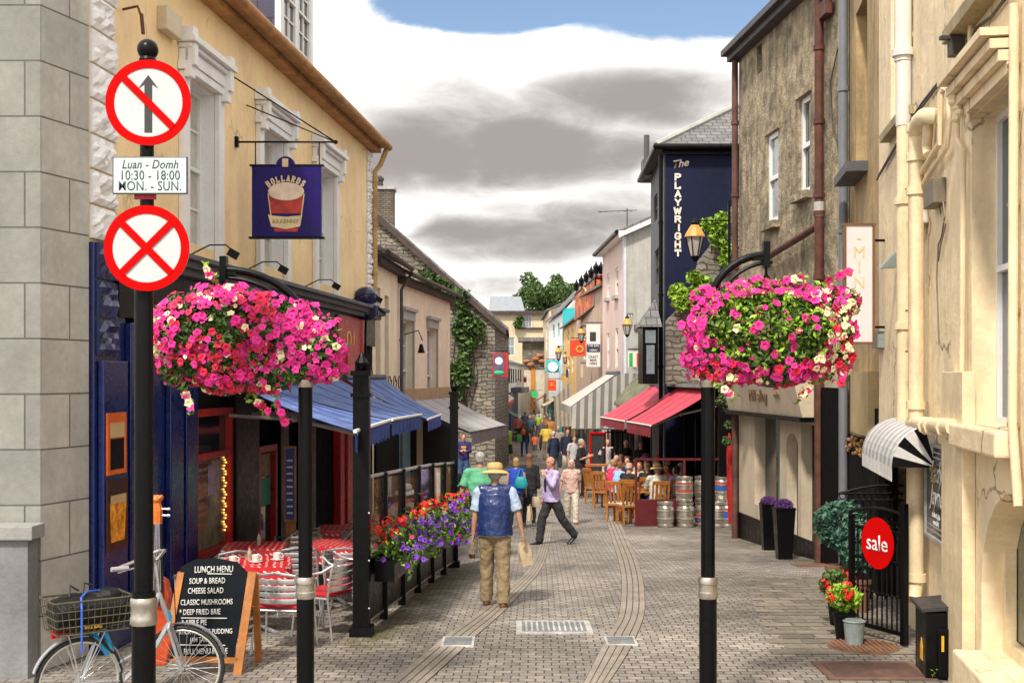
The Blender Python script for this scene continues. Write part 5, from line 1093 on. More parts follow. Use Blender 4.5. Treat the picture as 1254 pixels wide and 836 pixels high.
signboard('turquoise_sign', 'square turquoise hanging sign with a white disc', 669, 685, 441, 456, 85, M_TEAL, 690)
t_, o_ = signboard('round_white_sign', 'round white sign with small grey letters on the turquoise square', 671, 683, 443, 455, 84.8, M_WHITE, None, True)
signboard('small_red_sign', 'small orange red sign hung low below the turquoise one', 671, 681, 465, 478, 80, M_ORS, 688, letters=(('=', 676, 471, .5, MC['gold_paint']),))
signboard('oval_green_sign', 'little oval green sign beside the orange doorway', 650, 659, 479, 486, 100, mk('green_sign', (.03, .50, .18), .5), 664, True)
t_, o_ = signboard('tricolour_sign', 'green white and red striped sign beside the black bay window', 769, 785, 430, 449, 47, mk('sign_white', (.7, .68, .62), .5), 796)
for a, b, mt in ((770.5, 774.5, mk('flag_green', (.02, .35, .06), .5)), (779.5, 784.5, mk('flag_red', (.65, .05, .02), .5))):
    m = MB(); m.box((X((a + b) / 2, 47), 46.95, P(0, 440, 47).z), (X(b, 47) - X(a, 47), .02, .5)); m.build('stripe', mt, o_)
t_, o_ = signboard('hanging_picture_sign', 'dark framed hanging sign with red edge on the stone house corner', 603, 622, 432, 462, 45, mk('red_sign_edge', (.45, .02, .02), .5, var=.3), 600, cat='pub sign')
m = MB(); m.box((X(611, 45), 44.95, P(0, 447, 45).z), (.40, .02, .80)); m.build('picture', mk('violet_picture', (.12, .09, .16), .5, var=.5, scale=5), o_)
m = MB(); m.ell((X(611, 45), 44.94, P(0, 442, 45).z), (.14, .02, .14)); m.build('portrait', M_WHITE, o_)
m = MB(); m.ell((X(611, 45), 44.93, P(0, 456, 45).z), (.18, .02, .07)); m.build('green_motif', MC['green_sign'], o_)
# ------------------------------------------------------------------ closing buildings and left far row
cl = thing('beige_closing_building', 'beige building closing the street with a large grey slate roof behind', 'building', (1, 125, gz(125))); Yc = 125; fc = Fr((-8, Yc), (X(668, Yc), Yc), (0, 0))
m = MB(); zt_ = P(0, 385, Yc).z; wa, wb = opx(fc, 640, 651, 386, 401), opx(fc, 612, 630, 413, 435)
wall_sheet(m, fc, 0, fc.L, -3, zt_, [wa + ('rect', .15), wb + ('rect', .15)], .15); m.fbox(fc, 0, fc.L, -6, -.2, -3, zt_); m.build('wall', M_BEIGE, cl)
window(cl, fc, *wa, .15, nx=3, ny=2, glass=M_GLASSB); window(cl, fc, *wb, .15, nx=4, ny=2, glass=M_GLASSB)
m = MB(); m.fbox(fc, 0, fc.L + .2, -.1, .5, zt_, zt_ + .35); m.fbox(fc, fc.U(632), fc.L + .2, -.1, .3, P(0, 403, Yc).z, P(0, 401, Yc).z); m.build('cornice', M_DWOOD, cl)
m = MB(); a, b = P(600, 400, 130), P(640, 400, 130); m.prism([P(596, 402, 128), P(648, 402, 128), P(638, 365, 136), P(600, 365, 136)], (0, .2, .2)); m.build('slate_roof', mk('grey_blue_slates', (.24, .26, .29), .7, var=.15, bump=.4, streak=.2), cl)
lw = thing('low_gabled_building', 'low grey stone-fronted building with an orange doorway at the street end', 'building', P(655, 510, 112)); Yl = 112; fl_ = Fr((X(640, Yl), Yl), (X(668, Yl), Yl), (1, 0))
m = MB(); zz = P(0, 418, Yl).z; m.fbox(fl_, 0, fl_.L, -4, 0, -3, P(0, 452, Yl).z); m.build('wall', mk('pale_lime_render', (.55, .50, .42), .85, var=.15, streak=.4), lw)
m = MB(); m.fbox(fl_, 0, fl_.L, -4, .05, P(0, 452, Yl).z, zz); m.build('stone_wall', M_STONE, lw)
m = MB(); m.fbox(fl_, -.4, fl_.L + .1, -4, .7, zz, zz + .35); m.build('roof', M_SLATE, lw)
m = MB(); m.fbox(fl_, fl_.U(650), fl_.U(655), .06, .12, -3, P(0, 450, Yl).z); m.build('door', mk('orange_door', (.55, .22, .03), .5, var=.2), lw)
m = MB()
for a, y in ((645, 440), (650, 444), (656, 437), (661, 433), (664, 440)): m.ell(P(a, y + 2, Yl - .3), (.35, .2, .18), nu=8, nv=5)
m.build('roof_tile', mk('terracotta', (.40, .16, .08), .8, var=.3), lw)
hL, gL = house('striped_white_building', 'white building with tall black window strips on the left far row', (X(620, 80), 80), (X(642, 110), 110), P(0, 447, 100).z, M_WHITE, [], D=6, rise=1.0, roofm=M_SLATEY)
m = MB()
for a in (623, 625.5, 628, 631, 634, 637): m.fbox(gL, gL.U(a), gL.U(a) + .9, .01, .06, P(0, 468, 95).z, P(0, 452, 95).z)
each(m, 'window_strip', M_BLACK, hL)
hM, gM = house('beige_corner_shop', 'beige shop with a dark blue door behind the stone gable house', (-.75, 54.5), (X(620, 79), 79), P(0, 430, 70).z, M_BEIGE, [], D=5, rise=1.2, shop=mk('stone_shop', (.35, .31, .25), .7), shopz=1.2)
m = MB(); m.fbox(gL, 2, 5, .01, .2, -2, P(0, 480, 85).z); m.build('door', mk('dark_blue_door', (.02, .03, .16), .5), hL)
m = MB(); m.fbox(gL, 6, 14, .01, 1.0, P(0, 480, 90).z, P(0, 474, 90).z); m.fbox(gL, 6, 14, .01, .15, -2.2, P(0, 481, 90).z); m.build('shopfront', M_DGREY, hL)
lanw = awning('small white and red awning on the far left row', (X(621, 66), 66), (X(629, 80), 80), 1.3, 1.9, ((X(607, 66), 66), (X(619, 80), 80)), mk('off_white_canvas', (.6, .56, .54), .8), M_ORS, .2, arms=False)
# big tree behind the roofs
def tree(label, base, hgt, cr, n, seed, size=.32):
    rg_ = random.Random(seed); t = thing('tree', label, 'tree', base); m = MB(); top = base + Vector((0, 0, hgt * .55))
    m.tube([base, base + Vector((.1, 0, hgt * .3)), top], [.35, .28, .18], 8); tips = []
    for k in range(13):
        a = k * 2.4; q = top + Vector(((k - 10.5) * cr * .2, 0, hgt * (.34 if k % 2 else .2))) if k > 8 else top + Vector((math.cos(a) * cr * rg_.uniform(.4, .8), math.sin(a) * cr * .5, hgt * rg_.uniform(.05, .36))); m.tube([top - Vector((0, 0, 1)), top.lerp(q, .5) + Vector((0, 0, .4)), q], [.14, .09, .04], 6); tips.append(q)
    m.build('trunk', M_BARK, t); m = MB(); cl_ = [(q + Vector((rg_.gauss(0, cr * .22), rg_.gauss(0, cr * .15), rg_.gauss(0, hgt * .07))), rg_.uniform(.5, 1.1) * cr * .32) for q in tips for _ in range(5)]
    def pt():
        c, r = rg_.choice(cl_); v = Vector((rg_.gauss(0, 1), rg_.gauss(0, 1), rg_.gauss(0, 1))).normalized(); return c + v * r * rg_.uniform(.6, 1.0)
    leaf_cloud(m, pt, n, size, rg_, 1); m.build('crown', M_LEAF, t); return t
tree('broad green tree rising behind the far roofs', Vector((X(668, 140), 140, gz(140))), 16.6, 4.6, 15000, 21, .22)
0 and tree('smaller green tree mostly hidden by the turquoise house', Vector((X(697, 132), 132, gz(132))), 14.6, 4.2, 6000, 22, .24)
greenery('roof_shrub', 'dark shrub beside the window of the beige closing building', [(634, 397, 5, 124.5), (637, 391, 3, 124.5)], 220, .28, M_LEAF, 31)
backh = thing('distant_house', 'distant rendered house behind the red banner box', 'house', (12, 110, gz(110))); m = MB(); m.box((12, 112, 2), (8, 6, 10)); m.build('wall', M_BEIGE, backh)
m = MB(); m.prism([Vector((7.8, 108.8, 7)), Vector((16.2, 108.8, 7)), Vector((12, 108.8, 9.5))], (0, 6.4, 0)); m.build('roof', M_SLATE, backh)
m = MB(); m.box((12, 108.95, 4), (1.2, .1, 1.8)); m.build('window', M_GLASS, backh)

# ------------------------------------------------------------------ wall lanterns
M_AMB = mk('amber_glass_hood', (.62, .28, .04), .35, var=.25); M_LGL = mk('lantern_glass', (.42, .38, .34), .15, var=.2)
def lantern(label, px, py0, py1, Y, armx, army, wallz=None):
    """ornate lantern with amber hood, hung from a wall arm"""
    t = thing('wall_lantern', label, 'street lamp', P(px, (py0 + py1) / 2, Y), group='amber topped wall lanterns'); hh = (py1 - py0) / F * Y; c = P(px, py1, Y); s = hh
    m = MB(); m.lathe([(.10 * s, 0), (.12 * s, .06 * s), (.22 * s, .50 * s), (.24 * s, .53 * s)], c, 6); m.build('glass', M_LGL, t)
    m = MB(); m.lathe([(.27 * s, .53 * s), (.25 * s, .60 * s), (.14 * s, .78 * s), (.10 * s, .84 * s)], c, 12); m.build('hood', M_AMB, t)
    m = MB(); m.lathe([(.10 * s, .84 * s), (.12 * s, .90 * s), (.05 * s, .94 * s), (.02 * s, 1.02 * s)], c, 10)
    for k in range(6): a = math.pi / 3 * k; m.tube([c + Vector((.12 * s * math.cos(a), .12 * s * math.sin(a), .04 * s)), c + Vector((.235 * s * math.cos(a), .235 * s * math.sin(a), .53 * s))], .012 * s + .004, 4)
    m.lathe([(.04 * s, -.12 * s), (.12 * s, 0), (.13 * s, .03 * s)], c, 8)
    e = P(armx, army, Y); top = c + Vector((0, 0, 1.0 * s)); m.tube([top, Vector((top.x, Y, e.z)), e], .018, 6); m.tube([e, e - Vector((0, 0, .5)), e + Vector(((top.x - e.x) * .5, 0, 0))], .012, 5); m.build('bracket', M_IRON, t)
    return t
lantern('nearest amber topped lantern, on a black arm by the ruined wall', 851, 268, 315, 27.5, 893, 270)
m = MB(); m.tube([P(893, 246, 27.5), P(893, 325, 27.5)], .035, 6); m.tube([P(893, 315, 27.5), P(908, 300, 26)], .02, 5); bk_ = m.build('lamp_bracket_post', M_IRON); bk_['label'] = 'slim black iron bracket post holding the nearest amber lantern'; bk_['category'] = 'lamp bracket'
lantern('amber topped lantern against the pink house', 768, 386, 410, 47, 775, 384)
lantern('amber topped lantern above the square red sign', 712, 399, 418, 58, 722, 399)
lantern('small far lantern left of the yellow house', 684, 423, 440, 75, 690, 424)
lantern('small far lantern in front of the yellow house windows', 692, 431, 444, 78, 698, 431)

for lab, a, b, c, d, Y, col in (('small dark red hanging sign on the beige corner shop', 613, 618, 470, 477, 70, (.35, .03, .03)), ('little white hanging sign on the striped white building', 632, 637, 466, 472, 95, (.6, .58, .55)), ('narrow navy hanging sign on the yellow house', 693, 696, 452, 462, 74, (.03, .04, .14)), ('little mustard hanging sign below the yellow house windows', 687, 691, 460, 466, 78, (.5, .3, .05)), ('small grey oval sign on the grey house', 666, 670, 452, 458, 104, (.3, .3, .3)), ('wine coloured hanging sign near the street end', 641, 645, 462, 468, 108, (.3, .03, .06)), ('slim cream hanging sign on the rendered house', 711, 714, 446, 462, 62, (.6, .5, .35))):
    signboard('hanging_shop_sign', lab, a, b, c, d, Y, mk('sign_%d' % a, col, .5, var=.2), b + 3 if a > 650 else a - 3)
for h_, g_, us_ in ((h1, g1, (2, 5, 8)), (h2, g2, (3, 7, 11)), (h3, g3, (2, 6, 10, 14)), (hM, gM, (4, 9, 15, 20))):
    m = MB()
    for u in us_: m.fbox(g_, u, u + 1.6, .125, .16, -1.9, .2)
    each(m, 'shop_window', M_GLASS, h_)
    m = MB(); m.fbox(g_, .3, g_.L - .3, .125, .3, .55, .95); m.build('fascia', mk('fascia_%s' % h_.name, random.Random(h_.name).choice([(.05, .12, .08), (.25, .05, .04), (.06, .07, .16), (.3, .22, .12)]), .5), h_)
for lab, g_, u, col, mv in (('faded green shop awning on the beige corner shop', gM, 8, (.06, .16, .09), (.4, .4, .35)), ('dark red shop awning low on the grey house', g4, 5, (.3, .04, .04), (.3, .04, .04)), ('sand coloured shop awning on the white turquoise house', g3, 5, (.45, .36, .22), (.4, .3, .2))):
    a, b = g_.p(u, 1.0, 0), g_.p(u + 4, 1.0, 0); c, d = g_.p(u, .1, 0), g_.p(u + 4, .1, 0)
    awning(lab, (a.x, a.y), (b.x, b.y), .6, 1.15, ((c.x, c.y), (d.x, d.y)), mk('aw_%d' % int(u * 9 + col[0] * 99), col, .8), mk('awv_%d' % int(u * 9 + col[0] * 99), mv, .8), .2, arms=False)
M_STEEL = mk('brushed_steel', (.50, .46, .40), .35, metal=.85, var=.25, scale=6)
M_ALU = mk('aluminium', (.62, .62, .62), .3, metal=.8, var=.12, scale=8)
M_SR = mk('traffic_red', (.50, .002, .002), .6, var=.06, spec=.05); M_SW = mk('traffic_white', (.54, .53, .54), .45, var=.05)
# ------------------------------------------------------------------ poles
def pole(mb, x, y, z0, z1, r): mb.tube([Vector((x, y, z0)), Vector((x, y, z1))], r, 16)
YS = 8.1; xs_ = X(176, YS); sp = thing('traffic_sign_pole', 'black sign pole with steel band and ball top, carrying two round red signs', 'sign pole', (xs_, YS, gz(YS)))
m = MB(); pole(m, xs_, YS, gz(YS), P(0, 724, YS).z, .078); pole(m, xs_, YS, P(0, 726, YS).z, P(0, 340, YS).z, .062); pole(m, X(180, YS), YS, P(0, 342, YS).z, P(0, 70, YS).z, .045); m.build('pole', M_BLACK, sp, smooth=True)
m = MB(); m.lathe([(.082, 0), (.088, .01), (.088, .05), (.083, .06), (.083, .12), (.088, .13), (.088, .17), (.08, .18)], (xs_, YS, P(0, 764, YS).z), 20); m.build('steel_band', M_STEEL, sp, smooth=True)
m = MB(); m.lathe([(.045, 0), (.058, .02), (.05, .04)], (X(181, YS), YS, P(0, 78, YS).z), 16); m.ell((X(181, YS), YS, P(0, 61, YS).z), (.07, .07, .07)); m.build('ball_finial', M_BLACK, sp, smooth=True)
def disc(mb, cx, y, cz, r, th, n=48): mb.lathe([(r, -th / 2), (r, th / 2)], (cx, y, cz), n, M=Matrix.Rotation(R(90), 3, 'X'))
def ring(mb, cx, y, cz, r0, r1, th, n=48):
    vs = []; fs = []
    for k in range(n):
        q = 2 * math.pi * k / n
        for r in (r0, r1):
            for yy_ in (y - th, y): vs.append(Vector((cx + r * math.cos(q), yy_, cz + r * math.sin(q))))
    for k in range(n):
        a, b = 4 * k, 4 * ((k + 1) % n); fs += [(a, a + 2, b + 2, b), (a + 1, b + 1, b + 3, a + 3), (a, b, b + 1, a + 1), (a + 2, a + 3, b + 3, b + 2)]
    mb.add(vs, fs)
YD = YS - .10
for cxp, cyp, kind, lab in ((182, 126, 0, 'upper round red bordered sign with a struck out upward arrow'), (180, 304, 1, 'lower round red bordered sign with a red diagonal cross')):
    t = thing('round_traffic_sign', lab, 'traffic sign', P(cxp, cyp, YD)); c = P(cxp, cyp, YD); r = 52.5 / F * YD
    m = MB(); disc(m, c.x, YD, c.z, r - .002, .012); m.build('plate', M_SW, t)
    m = MB(); ring(m, c.x, YD - .007, c.z, r * .80, r, .004)
    def bar(a, ln, w_, dy): u = Vector((math.cos(a), 0, math.sin(a))); v = Vector((-u.z, 0, u.x)); cc = Vector((c.x, YD - dy, c.z)); m.prism([cc - u * ln - v * w_, cc + u * ln - v * w_, cc + u * ln + v * w_, cc - u * ln + v * w_], (0, .0035, 0))
    bar(R(-45), r * .82, r * .085, .0145)
    if kind: bar(R(45), r * .82, r * .085, .0155)
    m.build('red_border', M_SR, t)
    if not kind:
        m = MB(); q = .86; m.prism([Vector((c.x + a * r, YD - .0085, c.z + b * r)) for a, b in ((-.09, -.70), (.09, -.70), (.09, .42), (.24, .32), (0, .64), (-.24, .32), (-.09, .42))], (0, .002, 0)); m.build('arrow', M_LK, t)
t = thing('sign_time_plate', 'white rectangular plate reading Luan-Domh 10:30-18:00 MON.-SUN. between the round signs', 'traffic sign', P(184, 216, YD)); a, b = P(138, 238, YD), P(230, 192, YD); cc = (a + b) / 2
m = MB(); m.box((cc.x, YD, cc.z), (b.x - a.x, .012, b.z - a.z)); o = m.build('plate', mk('greenish_black_edge', (.03, .05, .05), .4), t, bevel=.004)
m = MB(); m.box((cc.x, YD - .0075, cc.z), (b.x - a.x - .018, .003, b.z - a.z - .018)); o = m.build('face', mk('pale_green_white', (.60, .66, .64), .45, var=.06), t)
M_GRT = mk('dark_green_lettering', (.04, .09, .10), .5)
for s, y, z, sh in (('Luan - Domh', 202, .082, .25), ('10:30 - 18:00', 215.5, .088, 0), ('MON. - SUN.', 228.5, .088, 0)): text(s, M_GRT, o, (cc.x, YD - .0092, P(0, y, YD).z), (1, 0, 0), (0, 0, 1), z, shear=sh, bold=.008, spacing=1.05, sx=.80, depth=.002)
m = MB(); m.box((X(181, YS), YS - .055, P(0, 242, YS).z), (.14, .02, .04)); m.build('small_sticker', mk('red_sticker', (.4, .02, .04), .5), t)
# flower poles with crook arms
YF = 9.4
def flower_pole(label, px, tipx, tipy, sgn):
    x = X(px, YF); t = thing('flower_basket_pole', label, 'lamp post', (x, YF, gz(YF)), group='black crook poles carrying flower baskets')
    zb_, zt_ = P(0, 732, YF).z, P(0, 474, YF).z
    m = MB(); pole(m, x, YF, gz(YF), zb_, .068); pole(m, x, YF, zb_, zt_, .054)
    for k in range(4): q = R(45 + 90 * k); m.tube([Vector((x + .052 * math.cos(q), YF + .052 * math.sin(q), zb_ + .2)), Vector((x + .052 * math.cos(q), YF + .052 * math.sin(q), zt_ - .02))], .006, 4)
    m.build('pole', M_BLACK, t, smooth=True)
    m = MB(); m.lathe([(.070, 0), (.075, .008), (.075, .05), (.070, .055), (.070, .11), (.075, .115), (.075, .155), (.068, .165)], (x, YF, zb_), 20); m.build('steel_band', M_STEEL, t, smooth=True)
    m = MB(); m.lathe([(.058, 0), (.064, .008), (.064, .06), (.05, .075)], (x, YF, zt_), 20); m.build('steel_cap', M_STEEL, t, smooth=True)
    tip = P(tipx, tipy, YF); tx = tip.x; pts = [Vector((x, YF, zt_ + .05)), Vector((x, YF, tip.z - .45))]
    for k in range(1, 11):
        q = math.pi / 2 * k / 10; pts.append(Vector((x + (tx - x) * (1 - math.cos(q)), YF, tip.z - .45 + .45 * math.sin(q))))
    m = MB(); m.tube(pts, .030, 10); m.tube([p + Vector((sgn * .05, 0, -.055)) for p in pts[3:]], .016, 8)
    m.box((tx, YF, tip.z), (.05, .08, .20)); m.tube([Vector((tx, YF, tip.z - .1)), Vector((tx, YF, tip.z - .35))], .012, 6); m.build('crook', M_BLACK, t, smooth=True)
    m = MB(); m.box((tx - sgn * .05, YF, tip.z - .02), (.10, .05, .05)); m.build('collar', M_IRON, t)
    return t
flower_pole('left black crook pole with steel band, between the A-board and the tall post', 374, 274, 330, -1)
flower_pole('right black crook pole with steel band, standing in front of the kegs', 867, 938, 312, 1)
# ------------------------------------------------------------------ flower making
def petunia(mb, c, nrm, r, rg_, lobes=5):
    nrm = nrm.normalized(); a = nrm.cross(Vector((rg_.gauss(0, 1), rg_.gauss(0, 1), rg_.gauss(0, 1)))).normalized(); b = nrm.cross(a); vs = [c - nrm * r * .35]; n = lobes * 2
    ph = rg_.uniform(0, 1)
    for k in range(n):
        q = 2 * math.pi * k / n + ph; rr_ = r * (1.0 if k % 2 == 0 else .80); vs.append(c + (a * math.cos(q) + b * math.sin(q)) * rr_ * .5 + nrm * r * .02)
    for k in range(n):
        q = 2 * math.pi * k / n + ph; rr_ = r * (1.0 if k % 2 == 0 else .80) * rg_.uniform(.9, 1.08); vs.append(c + (a * math.cos(q) + b * math.sin(q)) * rr_ + nrm * r * rg_.uniform(-.16, .14))
    fs = []
    for k in range(n):
        j = (k + 1) % n; fs += [(0, 1 + k, 1 + j), (1 + k, 1 + n + k, 1 + n + j), (1 + k, 1 + n + j, 1 + j)]
    mb.add(vs, fs)
M_PK = mk('magenta_petals', (.66, .010, .20), .7, var=.25, scale=8, island=.35); M_PK2 = mk('hot_pink_petals', (.74, .025, .27), .7, var=.25, scale=8, island=.3); M_RD = mk('crimson_petals', (.56, .008, .05), .55, var=.15, scale=8, island=.4)
M_CR = mk('cream_petals', (.80, .70, .42), .6, var=.12, scale=8, island=.15); M_VI = mk('violet_petals', (.14, .02, .38), .55, var=.2, scale=8, island=.5); M_SC = mk('scarlet_petals', (.75, .02, .012), .5, var=.15, scale=10, island=.3)
M_CTR = mk('yellow_green_leaf', (.16, .22, .03))
def basket(label, cpx, cpy, lobes, n, seed, green_center=False, strands=()):
    rg_ = random.Random(seed); c = P(cpx, cpy, YF); t = thing('hanging_flower_basket', label, 'flower basket', c, group='hanging baskets of petunias')
    # lobes: (px, py, rx_px, rz_px)
    lobes = [(cpx + (a - cpx) * .96, cpy + (b - cpy) * .94 - 3, c_ * .95, d_ * .92) for a, b, c_, d_ in lobes]
    def shell(k=1.0):
        L_ = rg_.choices(lobes, [l[2] * l[3] for l in lobes])[0]; d = Vector((rg_.gauss(0, 1), rg_.gauss(0, 1) , rg_.gauss(0, 1))).normalized()
        if d.y > .35: d.y = -d.y
        ry = (L_[2] + L_[3]) / 2; cc_ = P(L_[0], L_[1], YF); s = YF / F; 
        bump = 1 + .10 * math.sin(d.x * 7 + L_[0]) + .08 * math.sin(d.z * 9 + 1)
        return cc_ + Vector((d.x * L_[2] * s, d.y * ry * s * .8, d.z * L_[3] * s)) * k * bump, d
    def deep(p):
        for l in lobes:
            q = P(l[0], l[1], YF); s = YF / F; v = Vector(((p.x - q.x) / (l[2] * s), (p.y - q.y) / ((l[2] + l[3]) / 2 * s * .8), (p.z - q.z) / (l[3] * s)))
            if v.length < .72 and p.y > YF - .12: return True
        return False
    m = MB(); m.lathe([(.03, -.26), (.12, -.24), (.20, -.14), (.24, 0), (.23, .02)], c - Vector((0, 0, .05)), 24); m.build('basket_bowl', M_DWOOD, t)
    m = MB()
    for k in range(3): q = 2.1 * k + .3; m.tube([c + Vector((.36 * math.cos(q), .36 * math.sin(q), 0)), P(274 if cpx < 600 else 938, 352 if cpx < 600 else 334, YF)], .006, 4)
    m.build('chain', M_IRON, t)
    m = MB()
    def lp(): 
        p, d = shell(rg_.uniform(.72, 1.0)); return p
    leaf_cloud(m, lp, int(n * 6.5), .036, rg_, 1)
    m2 = MB(); leaf_cloud(m2, lp, int(n * .8), .03, rg_, 1)
    if green_center:
        def gp_():
            while True:
                p, d = shell(rg_.uniform(.9, 1.08)); px = CX + p.x / p.y * F; py = HY - (p.z - CZ) / p.y * F
                if ((px - 938) / 88) ** 2 + ((py - 398) / 56) ** 2 < 1 and d.y < .2 and rg_.random() < 1.15 - (py - 345) / 110: return p
        leaf_cloud(m2, gp_, 2600, .026, rg_, 1)
    for a, b, e, f_ in strands:
        for k in range(26): tt = k / 25; p = P(a + (e - a) * tt + rg_.uniform(-5, 5), b + (f_ - b) * tt + rg_.uniform(-5, 5), YF - .1); leaf_cloud(m2, lambda: p, 1, .03, rg_, 1)
    m.build('foliage', M_LEAF, t); m2.build('young_foliage', M_LEAF2, t)
    B = {k: MB() for k in 'pmrc'}; cnt = 0; tries = 0
    while cnt < n and tries < n * 12:
        tries += 1; p, d = shell(rg_.uniform(.97, 1.10))
        if deep(p): continue
        px = CX + p.x / p.y * F; py = HY - (p.z - CZ) / p.y * F
        if green_center:
            e = ((px - 940) / 78) ** 2 + ((py - 405) / 46) ** 2
            if e < 1 and rg_.random() < .90 and d.y < 0: continue
            k = 'c' if ((px > 1000 or py > 462) and rg_.random() < .40) or rg_.random() < .03 else ('r' if (py > 440 or px > 1010) and rg_.random() < .45 else rg_.choice('pmmm'))
        else:
            gh = math.sin(px * .045 + 1.2) * math.sin(py * .06 + 2.2)
            if (gh > .5 or ((px - 262) / 45) ** 2 + ((py - 392) / 20) ** 2 < 1) and rg_.random() < .75: continue
            cz = math.sin(px * .031 + py * .05) + .7 * math.sin(px * .06 - py * .045 + 2); k = 'c' if rg_.random() < (.22 if cz > .6 and px < 400 else .05) else rg_.choice('mmmp' if px > 335 and py < 470 else ('rrrm' if cz < -.3 or py > 470 else 'pmmr'))
        nn = (d + Vector((rg_.gauss(0, .35), -.45 + rg_.gauss(0, .25), rg_.gauss(0, .35))))
        petunia(B[k], p, nn, rg_.choice((.018, .026, .031, .036, .042)) * rg_.uniform(.9, 1.1), rg_); cnt += 1
    for a, b, e, f_ in strands:
        for _ in range(5): tt = rg_.uniform(.3, 1); petunia(B['pmrc'[rg_.randrange(4)]], P(a + (e - a) * tt, b + (f_ - b) * tt, YF - .14), Vector((rg_.gauss(0, .4), -1, rg_.gauss(0, .4))), .038, rg_)
    for k, nm, mt in (('p', 'magenta_flowers', M_PK), ('m', 'pink_flowers', M_PK2), ('r', 'crimson_flowers', M_RD), ('c', 'cream_flowers', M_CR)): B[k].build(nm, mt, t, kind='stuff')
    return t
basket('large left hanging basket crowded with pink, crimson and cream petunias', 292, 425, [(262, 418, 78, 62), (330, 412, 68, 52), (378, 432, 54, 46), (205, 410, 34, 42), (222, 455, 34, 24), (300, 462, 70, 28), (275, 370, 55, 22)], 1600, 41, strands=((222, 470, 236, 505), (335, 480, 350, 520), (262, 345, 250, 325), (300, 480, 330, 505)))
basket('right hanging basket with a green leafy middle ringed by pink petunias', 946, 425, [(946, 410, 84, 58), (875, 405, 42, 52), (885, 445, 46, 32), (1005, 412, 44, 58), (950, 455, 76, 24), (925, 365, 60, 24), (1000, 375, 48, 26), (1035, 370, 22, 18)], 1150, 42, True, strands=((1000, 350, 1040, 332), (880, 470, 900, 488), (1010, 460, 975, 488), (1035, 440, 1030, 470), (950, 345, 985, 340)))

# ------------------------------------------------------------------ tall black posts and the planter fence
A_ = Vector((-1.58, 12.95, 0)); B_ = Vector((-.92, 19.5, 0))
def tall_post(label, px, Y, topy, r):
    x = X(px, Y); t = thing('tall_black_post', label, 'post', (x, Y, gz(Y)), group='tall black posts at the café edge'); zt_ = P(0, topy, Y).z
    m = MB(); m.box((x, Y, (gz(Y) + zt_) / 2 + .02), (r * 2, r * 2, zt_ - gz(Y) - .04)); m.build('shaft', M_BLACK, t, bevel=.008)
    m = MB(); m.box((x, Y, zt_ + .01), (r * 2.5, r * 2.5, .05)); m.box((x, Y, zt_ - .22), (r * 2.5, r * 2.5, .04)); m.lathe([(r * .5, .03), (r * .7, .07), (r * .9, .12), (r * .5, .17), (r * .2, .23)], (x, Y, zt_), 10); m.build('finial', M_BLACK, t)
    m = MB(); m.box((x, Y, gz(Y) + .05), (r * 2.8, r * 2.8, .10)); m.build('base', M_IRON, t)
    for k in range(3): m = MB(); m.ell((x + r * 1.02, Y - r, gz(Y) + .3 + .5 * k), (.012, .012, .012), nu=6, nv=4); m.build('bolt', M_ALU, t)
tall_post('nearest tall black post, at the near end of the flower box fence', 443, 12.95, 458, .085)
tall_post('second tall black post, at the far end of the flower box fence', 556, 19.5, 482, .065)
fence = thing('planter_fence', 'black framed café fence with glass windbreak panels and metal rails', 'fence', (A_.x, A_.y, gz(A_.y)))
nP = 6; pf = [A_.lerp(B_, k / nP) for k in range(nP + 1)]
for k in range(1, nP): p = pf[k]; m = MB(); m.box((p.x, p.y, gz(p.y) + .84), (.09, .09, 1.68)); m.build('fence_post', M_BLACK, fence, bevel=.006)
for k in range(nP):
    p, q = pf[k], pf[k + 1]; d = (q - p).normalized(); p = p + d * .06; q = q - d * .06
    def pz(v, h): return Vector((v.x, v.y, gz(v.y) + h))
    m = MB(); m.tube([pz(p, 1.66), pz(q, 1.66)], .022, 6); m.tube([pz(p, .10), pz(q, .10)], .018, 6); m.tube([pz(p, .34), pz(q, .34)], .012, 6); m.tube([pz(p, .78), pz(q, .78)], .018, 6); each(m, 'rail', M_ALU, fence)
    m = MB(); n_ = Vector((d.y, -d.x, 0)) * .012; m.prism([pz(p, .12), pz(q, .12), pz(q, .76), pz(p, .76)], n_); m.build('black_panel', M_BLACK, fence)
    gm = mk('clear_windbreak', (.75, .80, .82), .04, var=0, trans=.92, spec=.7); m = MB(); m.prism([pz(p, .82), pz(q, .82), pz(q, 1.62), pz(p, 1.62)], n_); m.build('glass_panel', gm, fence)
rgb = random.Random(77)
nb = 4; labs = ('nearest', 'second', 'third', 'farthest')
